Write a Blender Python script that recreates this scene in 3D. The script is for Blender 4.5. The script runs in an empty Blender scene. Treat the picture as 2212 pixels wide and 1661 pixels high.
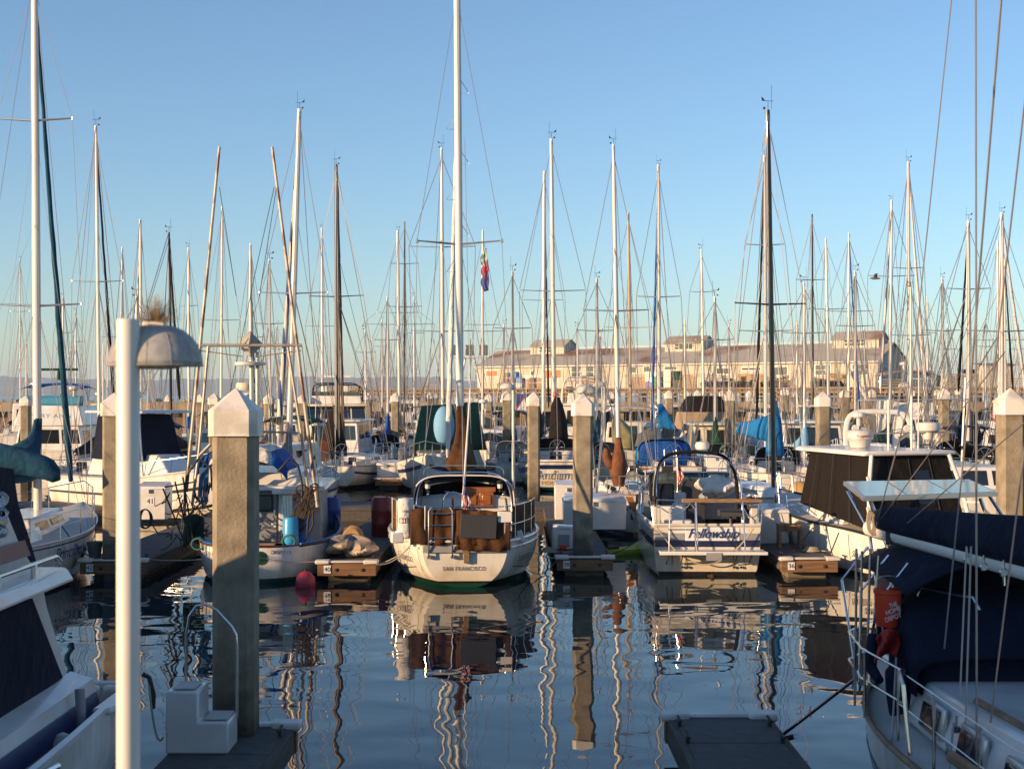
import bpy, math, random
from mathutils import Vector, Matrix
random.seed(7)
R = math.radians; PI = math.pi
SC = bpy.context.scene; COL = SC.collection
F, H, CU, HV = 3000.0, 4.6, 1106.0, 855.0      # focal length in reference px, eye height, optical centre column, horizon row
def P(u, v, Y): return Vector(((u-CU)/F*Y, Y, H-(v-HV)/F*Y))
def G(u, v, z=0.0):
    Y = (H-z)*F/(v-HV); return Vector(((u-CU)/F*Y, Y, z))
# ---------------------------------------------------------------- materials
def srgb(c):
    if isinstance(c, (int, float)): c = (c,)*3
    return tuple(((x/255)/12.92 if x/255 <= .04045 else ((x/255+.055)/1.055)**2.4) for x in c)+(1,)
def lin(c):
    if isinstance(c, (int, float)): c = (c,)*3
    return tuple(c)+(1,)
MATS = {}
def mat(name, col, rough=.5, metal=0, var=.12, vs=2.0, bump=0, bs=20, spec=.5, coat=0, col2=None, stretch=(1,1,1), detail=4, lo=.35, hi=.7):
    m = bpy.data.materials.new(name); m.use_nodes = True; MATS[name] = m
    n, l = m.node_tree.nodes, m.node_tree.links
    b = n['Principled BSDF']; b.inputs['Roughness'].default_value = rough; b.inputs['Metallic'].default_value = metal
    b.inputs['Specular IOR Level'].default_value = spec; b.inputs['Coat Weight'].default_value = coat
    tc = n.new('ShaderNodeTexCoord'); mp = n.new('ShaderNodeMapping'); mp.inputs['Scale'].default_value = stretch
    l.new(tc.outputs['Object'], mp.inputs[0]); oi = n.new('ShaderNodeObjectInfo'); om = n.new('ShaderNodeMath'); om.operation = 'MULTIPLY'; om.inputs[1].default_value = 53; l.new(oi.outputs['Random'], om.inputs[0]); l.new(om.outputs[0], mp.inputs['Location'])
    no = n.new('ShaderNodeTexNoise'); no.inputs['Scale'].default_value = vs; no.inputs['Detail'].default_value = detail
    l.new(mp.outputs[0], no.inputs['Vector'])
    cr = n.new('ShaderNodeValToRGB'); c = lin(col)
    c2 = lin(col2) if col2 is not None else tuple(x*(1-var) for x in c[:3])+(1,)
    cr.color_ramp.elements[0].position = lo; cr.color_ramp.elements[1].position = hi
    cr.color_ramp.elements[0].color = c2; cr.color_ramp.elements[1].color = c
    l.new(no.outputs['Fac'], cr.inputs[0]); l.new(cr.outputs[0], b.inputs['Base Color'])
    if bump:
        n2 = n.new('ShaderNodeTexNoise'); n2.inputs['Scale'].default_value = bs; n2.inputs['Detail'].default_value = 5
        bp = n.new('ShaderNodeBump'); bp.inputs['Strength'].default_value = min(1, bump*1.6) if name.startswith('canvas') else bump; bp.inputs['Distance'].default_value = .07 if name.startswith('canvas') else .02
        l.new(mp.outputs[0], n2.inputs['Vector']); l.new(n2.outputs['Fac'], bp.inputs['Height']); l.new(bp.outputs[0], b.inputs['Normal'])
    return m
white = mat('gelcoat_white', .72, .22, var=.13, vs=1.3, coat=.3, col2=(.58,.56,.52))
cream = mat('gelcoat_cream', (.68,.62,.50), .3, col2=(.55,.49,.38))
offwh = mat('painted_off_white', (.62,.60,.56), .45, col2=(.48,.45,.40), vs=3)
grayp = mat('paint_grey', (.30,.31,.32), .4, col2=(.22,.22,.23))
deckm = mat('deck_nonskid', (.55,.54,.50), .7, bump=.3, bs=80, col2=(.44,.43,.40))
steel = mat('stainless', (.62,.62,.63), .22, 1, var=.1)
alu = mat('anodised_aluminium', (.58,.57,.55), .38, .85, var=.12, vs=1)
mastw = mat('mast_white_paint', (.70,.68,.64), .35, var=.1, vs=1)
mastd = mat('mast_dark_wood', (.035,.018,.012), .35, var=.4, vs=3, coat=.4)
mastb = mat('mast_black', (.02,.02,.022), .4, var=.2)
woodv = mat('varnished_wood', (.33,.12,.035), .25, col2=(.20,.065,.02), stretch=(1,1,12), vs=3, coat=.5)
teak = mat('weathered_teak', (.30,.19,.10), .7, col2=(.17,.10,.055), stretch=(1,1,6), vs=5, bump=.3)
polem = mat('pole_weathered', (.46,.38,.30), .5, col2=(.15,.07,.045), stretch=(1,1,.6), vs=2.5, lo=.42, hi=.5)
navy = mat('canvas_navy', (.007,.011,.030), .85, bump=.35, bs=5, col2=(.004,.007,.02), spec=.2)
royal = mat('canvas_royal_blue', (.01,.09,.36), .8, bump=.5, bs=6, col2=(.008,.06,.26), spec=.2)
pacif = mat('canvas_pacific_blue', (.012,.17,.42), .8, bump=.5, bs=6, col2=(.01,.12,.32), spec=.2)
teal = mat('canvas_teal', (.012,.07,.12), .85, bump=.5, bs=4, col2=(.008,.045,.085), spec=.2)
blackc = mat('canvas_black', (.012,.009,.008), .85, bump=.4, bs=5, var=.3, spec=.2)
brownc = mat('canvas_brown', (.095,.040,.014), .85, bump=.6, bs=4, col2=(.045,.020,.008), spec=.2)
rustc = mat('canvas_rust', (.17,.07,.035), .85, bump=.5, bs=5, var=.3, spec=.2)
tanc = mat('canvas_tan', (.36,.26,.17), .85, bump=.5, bs=5, var=.25, spec=.2)
greenc = mat('canvas_green', (.02,.095,.062), .8, bump=.5, bs=3, col2=(.015,.07,.045), spec=.2)
forest = mat('canvas_forest', (.008,.05,.03), .85, bump=.4, bs=5, var=.3, spec=.2)
greyc = mat('canvas_grey', (.13,.13,.135), .85, bump=.4, bs=4, var=.3, spec=.2)
whitec = mat('canvas_white', (.62,.60,.58), .8, bump=.5, bs=6, var=.12, spec=.2)
lightb = mat('cloth_light_blue', (.16,.36,.58), .8, bump=.4, bs=6)
window = mat('tinted_window', (.012,.014,.016), .05, spec=.8, var=.2)
wingl = mat('clear_window', (.05,.07,.065), .06, spec=.8, var=.3)
black = mat('rubber_black', (.015,.015,.016), .6, bump=.2)
ropew = mat('rope_pale', (.42,.37,.28), .9, bump=.5, bs=60)
ropeb = mat('rope_blue', (.06,.16,.28), .9, bump=.5, bs=60)
ropeg = mat('rope_green', (.05,.16,.13), .9)
roped = mat('rope_dark', (.03,.03,.035), .9)
wirem = mat('rigging_wire', (.34,.31,.29), .35, .6)
concrete = mat('pile_concrete', (.30,.255,.185), .9, bump=.5, bs=25, col2=(.18,.15,.105), vs=3.5, detail=9)
capm = mat('pile_cap_plastic', (.70,.66,.60), .5, col2=(.50,.46,.40), vs=2.2, detail=10, lo=.36, hi=.50, bump=.15, bs=60)
def tideband(m, z0, z1, dark):
    n, l = m.node_tree.nodes, m.node_tree.links; b = n['Principled BSDF']; src = b.inputs['Base Color'].links[0].from_socket; tc = [x for x in n if x.type == 'TEX_COORD'][0]
    sx = n.new('ShaderNodeSeparateXYZ'); l.new(tc.outputs['Object'], sx.inputs[0]); no = n.new('ShaderNodeTexNoise'); no.inputs['Scale'].default_value = 3.0; no.inputs['Detail'].default_value = 8; l.new(tc.outputs['Object'], no.inputs['Vector'])
    ad = n.new('ShaderNodeMath'); ad.operation = 'MULTIPLY_ADD'; ad.inputs[1].default_value = 2.4; l.new(no.outputs['Fac'], ad.inputs[0]); l.new(sx.outputs['Z'], ad.inputs[2])
    mr = n.new('ShaderNodeMapRange'); mr.inputs['From Min'].default_value = z0+1.2; mr.inputs['From Max'].default_value = z1+1.2; l.new(ad.outputs[0], mr.inputs[0])
    mx = n.new('ShaderNodeMix'); mx.data_type = 'RGBA'; mx.inputs[6].default_value = lin(dark); l.new(mr.outputs[0], mx.inputs[0]); l.new(src, mx.inputs[7]); l.new(mx.outputs[2], b.inputs['Base Color'])
tideband(concrete, .35, 1.5, (.045,.04,.028))
docktop = mat('dock_boards', (.085,.08,.075), .85, bump=.3, bs=30, col2=(.055,.052,.05), vs=6)
dockwood = mat('dock_timber', (.22,.11,.05), .8, bump=.4, bs=10, col2=(.11,.06,.03), stretch=(.25,1,3), vs=6, detail=8)
floatm = mat('dock_float_concrete', (.20,.17,.11), .9, bump=.4, col2=(.08,.07,.045), stretch=(.5,1,4), vs=5, detail=8)
boot_g = (.012,.06,.035)
darkpt = mat('paint_navy', (.012,.018,.06), .25, coat=.3)
bluept = mat('plastic_blue', (.02,.16,.50), .4, col2=(.015,.10,.36))
bluedk = mat('plastic_dark_blue', (.012,.045,.26), .45)
redpl = mat('plastic_red', (.20,.012,.010), .4, var=.3)
orange = mat('plastic_orange', (.62,.05,.015), .45)
greenp = mat('plastic_green', (.02,.22,.11), .5, var=.3)
yellowg = mat('plastic_lime', (.42,.44,.05), .45, var=.25)
yellowc = mat('plastic_amber', (.55,.34,.12), .5, var=.25)
pink = mat('buoy_red', (.52,.035,.06), .4, var=.3)
chromem = mat('chrome', (.75,.75,.76), .08, 1)
txtnavy = mat('lettering_navy', (.012,.016,.10), .5)
txtblack = mat('lettering_black', (.02,.02,.022), .5)
txtgrey = mat('lettering_grey', (.17,.155,.15), .5)
txtteal = mat('lettering_teal', (.02,.20,.30), .5)
txtred = mat('lettering_red', (.45,.04,.03), .5)
txtwhite = mat('lettering_white', .75, .5)
goldm = mat('lettering_gold', (.45,.28,.08), .5)
signw = mat('sign_white', .70, .5, var=.1)
netm = mat('net_dark', (.03,.03,.025), .9, bump=.6, bs=30, var=.5)
rustm = mat('rusty_gear', (.05,.032,.022), .8, bump=.5, bs=20, var=.6)

def hullmat(name, top=(.72,.71,.68), bottom=boot_g, stripe=(.02,.02,.02), z1=.10, z2=.17, rust=0):
    """topsides with a painted boot stripe and bottom paint, split by height above the waterline"""
    m = bpy.data.materials.new(name); m.use_nodes = True
    n, l = m.node_tree.nodes, m.node_tree.links
    b = n['Principled BSDF']; b.inputs['Roughness'].default_value = .22; b.inputs['Coat Weight'].default_value = .3
    tc = n.new('ShaderNodeTexCoord'); sx = n.new('ShaderNodeSeparateXYZ'); l.new(tc.outputs['Object'], sx.inputs[0])
    mr = n.new('ShaderNodeMapRange'); mr.inputs['From Min'].default_value = -1; mr.inputs['From Max'].default_value = 1
    l.new(sx.outputs['Z'], mr.inputs[0]); cr = n.new('ShaderNodeValToRGB'); cr.color_ramp.interpolation = 'CONSTANT'
    e = cr.color_ramp.elements; e[0].position = 0; e[0].color = lin(bottom); e[1].position = (1+z1)/2; e[1].color = lin(stripe)
    x = e.new((1+z2)/2); x.color = lin(top); l.new(mr.outputs[0], cr.inputs[0])
    mp = n.new('ShaderNodeMapping'); mp.inputs['Scale'].default_value = (1.2,1.2,.35); l.new(tc.outputs['Object'], mp.inputs[0])
    no = n.new('ShaderNodeTexNoise'); no.inputs['Scale'].default_value = 2.6; no.inputs['Detail'].default_value = 7; l.new(mp.outputs[0], no.inputs['Vector'])
    c2 = n.new('ShaderNodeValToRGB'); c2.color_ramp.elements[0].position = .32; c2.color_ramp.elements[1].position = .62
    c2.color_ramp.elements[0].color = lin((.78,.72,.62)); c2.color_ramp.elements[1].color = (1,1,1,1); l.new(no.outputs['Fac'], c2.inputs[0])
    mx = n.new('ShaderNodeMix'); mx.data_type = 'RGBA'; mx.blend_type = 'MULTIPLY'; mx.inputs[0].default_value = 1
    l.new(cr.outputs[0], mx.inputs[6]); l.new(c2.outputs[0], mx.inputs[7])
    n3 = n.new('ShaderNodeTexNoise'); n3.inputs['Scale'].default_value = 4; n3.inputs['Detail'].default_value = 8; l.new(mp.outputs[0], n3.inputs['Vector'])
    ad = n.new('ShaderNodeMath'); ad.operation = 'MULTIPLY_ADD'; ad.inputs[1].default_value = -.9; l.new(n3.outputs['Fac'], ad.inputs[0]); l.new(sx.outputs['Z'], ad.inputs[2])
    m3 = n.new('ShaderNodeMapRange'); m3.inputs['From Min'].default_value = z2-.42; m3.inputs['From Max'].default_value = z2+.05; m3.inputs['To Min'].default_value = .5; m3.inputs['To Max'].default_value = 0; l.new(ad.outputs[0], m3.inputs[0])
    m4 = n.new('ShaderNodeMix'); m4.data_type = 'RGBA'; m4.blend_type = 'MULTIPLY'; m4.inputs[7].default_value = (.66,.56,.38,1); l.new(m3.outputs[0], m4.inputs[0]); l.new(mx.outputs[2], m4.inputs[6]); l.new(m4.outputs[2], b.inputs['Base Color'])
    return m
HW = hullmat('hull_white_green_boot'); HB = hullmat('hull_white_blue_boot', bottom=(.01,.03,.10), stripe=(.015,.03,.10))
HK = hullmat('hull_white_black_boot', bottom=(.02,.02,.02), stripe=(.02,.02,.02)); HR = hullmat('hull_white_red_boot', bottom=(.10,.012,.01), stripe=(.02,.02,.03))
HC = hullmat('hull_cream', top=(.66,.60,.48), bottom=(.02,.02,.02), stripe=(.10,.03,.02)); HG = hullmat('hull_grey', top=(.40,.41,.42), bottom=(.02,.02,.03))
HN = hullmat('hull_navy', top=(.015,.025,.08), bottom=(.08,.01,.01), stripe=(.6,.6,.6))
HULLS = [HW, HB, HK, HR, HC]
# ---------------------------------------------------------------- mesh builder
class MB:
    def __init__(s): s.v, s.f = [], []
    def add(s, vs, fs):
        o = len(s.v); s.v += [tuple(x) for x in vs]; s.f += [tuple(i+o for i in f) for f in fs]; return s
    def box(s, c, d, rz=0, rx=0, ry=0, top=1.0):
        M = Matrix.Rotation(rz,3,'Z') @ Matrix.Rotation(ry,3,'Y') @ Matrix.Rotation(rx,3,'X'); c = Vector(c); vs = []
        for k in (-1,1):
            for i,j in ((-1,-1),(1,-1),(1,1),(-1,1)):
                t = top if k > 0 else 1
                vs.append(c + M @ Vector((i*d[0]/2*t, j*d[1]/2*t, k*d[2]/2)))
        return s.add(vs, [(3,2,1,0),(4,5,6,7),(0,1,5,4),(1,2,6,5),(2,3,7,6),(3,0,4,7)])
    def hexa(s, v8): return s.add(v8, [(3,2,1,0),(4,5,6,7),(0,1,5,4),(1,2,6,5),(2,3,7,6),(3,0,4,7)])
    def tube(s, pts, r, n=6, cap=True, sy=1.0):
        pts = [Vector(p) for p in pts]; k = len(pts); rs = r if isinstance(r, (list, tuple)) else [r]*k
        rings = []; up = None
        for i, p in enumerate(pts):
            d = (pts[min(i+1,k-1)]-pts[max(i-1,0)])
            if d.length < 1e-9: d = Vector((0,0,1))
            d.normalize()
            if up is None:
                a = Vector((0,0,1)) if abs(d.z) < .9 else Vector((1,0,0)); up = (a-d*a.dot(d)).normalized()
            else:
                up = up-d*up.dot(d); up = up.normalized() if up.length > 1e-6 else Vector((1,0,0))
            w = d.cross(up); rings.append([p+(w*math.cos(2*PI*j/n)+up*math.sin(2*PI*j/n)*sy)*rs[i] for j in range(n)])
        return s.loft(rings, cap)
    def loft(s, rings, cap=True, closed=True):
        n = len(rings[0]); vs = [p for r in rings for p in r]; fs = []
        for i in range(len(rings)-1):
            for j in range(n if closed else n-1):
                a, b = i*n+j, i*n+(j+1)%n; fs.append((a, b, b+n, a+n))
        if cap: fs += [tuple(range(n))[::-1], tuple((len(rings)-1)*n+j for j in range(n))]
        return s.add(vs, fs)
    def lathe(s, c, prof, n=16, axis='Z'):
        c = Vector(c); rings = []
        for r, z in prof:
            rings.append([c+(Vector((r*math.cos(2*PI*j/n), r*math.sin(2*PI*j/n), z)) if axis == 'Z' else
                             Vector((r*math.cos(2*PI*j/n), -z, r*math.sin(2*PI*j/n))) if axis == 'Y' else
                             Vector((z, r*math.cos(2*PI*j/n), r*math.sin(2*PI*j/n)))) for j in range(n)])
        return s.loft(rings)
    def grid(s, fn, nu, nv):
        vs = [fn(i/nu, j/nv) for i in range(nu+1) for j in range(nv+1)]; w = nv+1
        return s.add(vs, [(i*w+j, (i+1)*w+j, (i+1)*w+j+1, i*w+j+1) for i in range(nu) for j in range(nv)])
    def panel(s, q, u0, u1, v0, v1, off=.006, th=.012):
        a, b, c, d = [Vector(x) for x in q]; nrm = (b-a).cross(d-a).normalized()
        def at(u, v): return (a*(1-u)+b*u)*(1-v)+(d*(1-u)+c*u)*v
        o = [at(u0,v0), at(u1,v0), at(u1,v1), at(u0,v1)]
        return s.hexa([p+nrm*(off-th) for p in o]+[p+nrm*off for p in o])
    def prism(s, poly, d):
        d = Vector(d); n = len(poly); poly = [Vector(p) for p in poly]; vs = poly+[p+d for p in poly]
        return s.add(vs, [tuple(range(n))[::-1], tuple(range(n,2*n))]+[(j,(j+1)%n,(j+1)%n+n,j+n) for j in range(n)])
    def build(s, name, m, parent=None, smooth=True, bevel=0, label=None, ang=40, solid=0, weld=False):
        if not s.v: return None
        me = bpy.data.meshes.new(name); me.from_pydata(s.v, [], s.f); me.update()
        ob = bpy.data.objects.new(name, me); COL.objects.link(ob)
        for mm in (m if isinstance(m, (list, tuple)) else [m]): me.materials.append(mm)
        if parent is not None: ob.parent = parent
        if solid:
            so = ob.modifiers.new('thickness', 'SOLIDIFY'); so.thickness = solid; so.offset = 0
        if bevel:
            bv = ob.modifiers.new('bevel', 'BEVEL'); bv.width = bevel; bv.segments = 2; bv.limit_method = 'ANGLE'; bv.angle_limit = R(35)
        if smooth:
            for p in me.polygons: p.use_smooth = True
            try: me.set_sharp_from_angle(angle=R(ang))
            except Exception: pass
        if label: ob['label'] = label
        return ob
def tag(o, label=None, cat=None, group=None, kind=None):
    if label: o['label'] = label
    if cat: o['category'] = cat
    if group: o['group'] = group
    if kind: o['kind'] = kind
    return o
def thing(name, label, cat, loc=(0,0,0), rz=0, group=None):
    o = bpy.data.objects.new(name, None); COL.objects.link(o); o.location = loc; o.rotation_euler = (0,0,rz); o.empty_display_size = .3
    return tag(o, label, cat, group)
def loc_of(root, p):
    """world point -> local point of a thing"""
    M = Matrix.Rotation(-root.rotation_euler.z, 3, 'Z'); return M @ (Vector(p)-Vector(root.location))
def text(s, size, o, xd, up, m, parent, name='lettering', shear=0, ext=.002, w=None, sx=1.0, sp=1.0):
    cu = bpy.data.curves.new(name, 'FONT'); cu.body = s; cu.size = size; cu.align_x = 'CENTER'; cu.align_y = 'CENTER'; cu.extrude = ext; cu.shear = shear
    cu.resolution_u = 3; cu.space_character = sp
    t = bpy.data.objects.new(name, cu); COL.objects.link(t)
    me = bpy.data.meshes.new_from_object(t.evaluated_get(bpy.context.evaluated_depsgraph_get())); bpy.data.objects.remove(t); bpy.data.curves.remove(cu)
    xd = Vector(xd).normalized(); up = Vector(up).normalized(); nn = xd.cross(up); o = Vector(o)
    if w:
        xs = [v.co.x for v in me.vertices]; sx = w/max(1e-6, max(xs)-min(xs))
    for v in me.vertices:
        c = v.co.copy(); v.co = o+xd*c.x*sx+up*c.y+nn*c.z
    me.materials.clear(); me.materials.append(m)
    ob = bpy.data.objects.new(name, me); COL.objects.link(ob); ob.parent = parent
    return ob
def sag(a, b, s=.3, n=10):
    a, b = Vector(a), Vector(b); return [a.lerp(b, i/n)-Vector((0,0,s*4*(i/n)*(1-i/n))) for i in range(n+1)]
def arch(x0, x1, z0, zt, y, n=14, y1=None, e=.5):
    """tube path of an arch rising from (x0,z0) to zt and down to (x1,z0)"""
    pts = []
    for i in range(n+1):
        a = PI*i/n; cx = -math.copysign(abs(math.cos(a))**e, math.cos(a)); pts.append(Vector(((x0+x1)/2+(x1-x0)/2*cx, y if y1 is None else y+(y1-y)*math.sin(a), z0+(zt-z0)*max(0,math.sin(a))**e)))
    return pts
# ---------------------------------------------------------------- hull
class Hull:
    """stern at local y=0, bow at y=L, waterline at z=0"""
    def __init__(s, L, B, zs=(1.0,.85,1.25), tr=.7, tz=.05, draft=.5, e=.75, e2=1.0, tm=.42, bowrake=.9, srake=-.15, bowpow=2.0, stempow=.8):
        s.L, s.B, s.zs, s.tr, s.tz, s.draft, s.e, s.e2, s.tm, s.br, s.sr, s.bp, s.sp = L, B, zs, tr, tz, draft, e, e2, tm, bowrake, srake, bowpow, stempow
    def b(s, t):
        if t < s.tm: return s.B/2*(s.tr+(1-s.tr)*math.sin(PI/2*t/s.tm)**s.sp)
        k = (t-s.tm)/(1-s.tm); return s.B/2*max(.004, (1-k**s.bp))
    def z(s, t):
        a, b, c = s.zs; k = .35
        return a+(b-a)*(1-(1-t/k)**2) if t < k else b+(c-b)*((t-k)/(1-k))**1.8
    def zb(s, t):
        if t < .3: return s.tz+(-s.draft-s.tz)*math.sin(PI/2*t/.3)
        if t < .7: return -s.draft
        return -s.draft+(s.draft+.02)*((t-.7)/.3)**2
    def pt(s, t, a, side=1, out=0):
        th = a*PI/2; zs, zb = s.z(t), s.zb(t); z = zs-(zs-zb)*math.cos(th)**s.e2
        x = s.b(t)*math.sin(th)**s.e if th > 0 else 0
        k = max(0, t-.55)/.45                       # fine entry low down at the bow
        x *= 1-.55*k*(1-a)
        zz = max(0, z)/max(.1, zs)
        y = t*s.L-s.br*(1-zz)*t**7+s.sr*z*(1-t)**8
        return Vector(((x+out)*side, y, z))
    def w(s, y): return s.b(min(1, max(0, y/s.L)))
    def hull(s, m, root, nt=26, na=12, name='hull'):
        mb = MB()
        ts = [(1-math.cos(PI*i/nt))/2 for i in range(nt+1)]
        rings = []
        for t in ts:
            ring = [s.pt(t, 1-j/na, -1) for j in range(na)]+[s.pt(t, 0)]+[s.pt(t, (j+1)/na, 1) for j in range(na)]
            rings.append(ring)
        mb.loft(rings, cap=False, closed=False)
        mb.add(rings[0], [tuple(range(len(rings[0])))])
        return mb.build(name, m, root, ang=50)
    def deck(s, m, root, drop=.02, t0=0, t1=1, camber=.05, name='deck', inset=.01):
        mb = MB(); nt = 20
        def fn(u, v):
            t = t0+(t1-t0)*u; w = max(0, s.b(t)-inset); x = (2*v-1)*w; p = s.pt(t, 1)
            return (x, p.y, p.z-drop+camber*(1-(2*v-1)**2))
        mb.grid(fn, nt, 6); return mb.build(name, m, root)
    def rail(s, m, root, r=.03, dz=.0, name='toe_rail', a=1, t0=0, t1=1, stern=True, out=0):
        mb = MB(); n = 24
        P1 = [s.pt(t0+(t1-t0)*i/n, a, -1, out)+Vector((0,0,dz)) for i in range(n+1)]; P2 = [s.pt(t0+(t1-t0)*i/n, a, 1, out)+Vector((0,0,dz)) for i in range(n+1)]
        mb.tube(P1, r, 5); mb.tube(P2, r, 5)
        if stern: mb.tube([P1[0], P2[0]], r, 5)
        return mb.build(name, m, root)
    def stripe(s, m, root, a0, a1, t0=.01, t1=.97, name='stripe', out=.008):
        mb = MB(); n = 24
        for sd in (-1,1):
            mb.grid(lambda u, v: s.pt(t0+(t1-t0)*u, a0+(a1-a0)*v, sd, out), n, 1)
        return mb.build(name, m, root)
def house(y0, y1, w0, w1, z0, z1, rf=.25, rb=.0, tum=.06, c=0):
    """tapered deckhouse: 8 corners. y0 aft, y1 fore, rf/rb rake of the front and the back face"""
    return [Vector(p) for p in ((c-w0/2,y0,z0),(c+w0/2,y0,z0),(c+w1/2,y1,z0),(c-w1/2,y1,z0),
            (c-w0/2+tum,y0+rb,z1),(c+w0/2-tum,y0+rb,z1),(c+w1/2-tum,y1-rf,z1),(c-w1/2+tum,y1-rf,z1))]
def faces(h):   # quads seen from outside: aft, right, fore, left, top
    return dict(aft=(h[0],h[1],h[5],h[4]), right=(h[1],h[2],h[6],h[5]), fore=(h[2],h[3],h[7],h[6]), left=(h[3],h[0],h[4],h[7]), top=(h[4],h[5],h[6],h[7]))
def windows(h, root, spec, m=None, name='window'):
    f = faces(h)
    for face, u0, u1, v0, v1 in spec:
        MB().panel(f[face], u0, u1, v0, v1, .008, .02).build(name, m or window, root, smooth=False, bevel=.012)
def canvas(fn, nu, nv, m, root, name, th=.015): return MB().grid(fn, nu, nv).build(name, m, root, solid=th)
def dodger(root, y, w, z0, z1, depth, m, frame=True, name='dodger', tilt=.25, open_aft=True):
    def fn(u, v):
        a = PI*v; cx = -math.copysign(abs(math.cos(a))**.45, math.cos(a)); h = (math.sin(a))**.4 if 0 < v < 1 else 0
        k = 1-u
        yy = y+depth*u; zt = z0+(z1-z0)*(1-.85*u**1.8)
        return (cx*w/2*(1-.06*u), yy, z0+(zt-z0)*h)
    canvas(fn, 6, 16, m, root, name)
def wheel(root, c, r, m):
    mb = MB().tube([c+Vector((r*math.cos(a),-.08,r*math.sin(a))) for a in [2*PI*j/20 for j in range(21)]], .016, 5)
    for j in range(3): a = PI*j/3; d = Vector((r*math.cos(a),0,r*math.sin(a))); mb.tube([c+Vector((0,-.08,0))-d, c+Vector((0,-.08,0))+d], .010, 4)
    mb.tube([c, c-Vector((0,0,.75))], .05, 8); return mb.build('steering_wheel', m, root)
def windvane(root, p, k=1):
    mb = MB(); x, y, z = p
    mb.tube([(x,y,z),(x,y,z+.35*k)], .012*k, 4); mb.tube([(x-.22*k,y,z+.35*k),(x+.2*k,y,z+.35*k)], .01*k, 4)
    mb.prism([(x+.12*k,y,z+.35*k),(x+.26*k,y,z+.35*k),(x+.26*k,y,z+.52*k)], (0,.01,0))
    mb.tube([(x-.12*k,y+.05,z),(x-.12*k,y+.05,z+.95*k)], .008*k, 3)
    mb.lathe((x+.16*k,y,z+.02), [(.05*k,0),(.05*k,.08*k)], 6)
    return mb.build('masthead_instruments', black, root)
def furled(root, a, b, m, r0=.085, r1=.035, name='furled_sail', n=26):
    a, b = Vector(a), Vector(b); pts, rs = [], []
    rr = random.Random(int(abs(a.x*100)+abs(b.z*37)))
    for i in range(n+1):
        k = i/n; pts.append(a.lerp(b, k)-Vector((0,0,0))+Vector((rr.uniform(-.012,.012), 0, 0))); rs.append((r0+(r1-r0)*k)*(.55+.45*min(1, k*14))*(1+rr.uniform(-.08,.08)))
    return MB().tube(pts, rs, 9).build(name, m, root)
def sailcover(root, mp, end, m, w=.24, h0=.28, h1=.55, up=1.3, name='sail_cover', r=.14):
    """canvas over the boom from the mast (mp) to the boom's end, with a collar climbing the mast"""
    mp, end = Vector(mp), Vector(end); d = end-mp; L = d.length; d.normalize(); sd = d.cross(Vector((0,0,1))).normalized(); rings = []; n = 22
    rr = random.Random(int(L*1000)); nr = 14
    for i in range(n+1):
        k = i/n; c = mp+d*L*k
        hh = h1*(1-k)**1.5+h0*(1-k*.35)+(up*.55)*max(0, 1-k*6)**1.6; ww = w*(1-.35*k)*(1+.12*math.sin(k*23)+rr.uniform(-.04,.04))
        if k > .985: hh *= .45; ww *= .5
        ring = []
        for j in range(nr):
            a = 2*PI*j/nr; ca, sa = math.cos(a), math.sin(a)
            zz = (hh if sa > 0 else .16)*sa; wide = ww*(1-.55*max(0, sa)**1.3)*(1+.06*math.sin(j*2.1+k*9))
            ring.append(c+sd*ca*wide+Vector((0,0,zz)))
        rings.append(ring)
    mb = MB().loft(rings)
    mb.tube([mp+Vector((0,0,-.1))-d*.05, mp+Vector((0,0,up*.55))-d*.03, mp+Vector((0,0,up))], [w*.85, r*1.3, r*.75], 10)
    return mb.build(name, m, root, ang=60)
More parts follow.
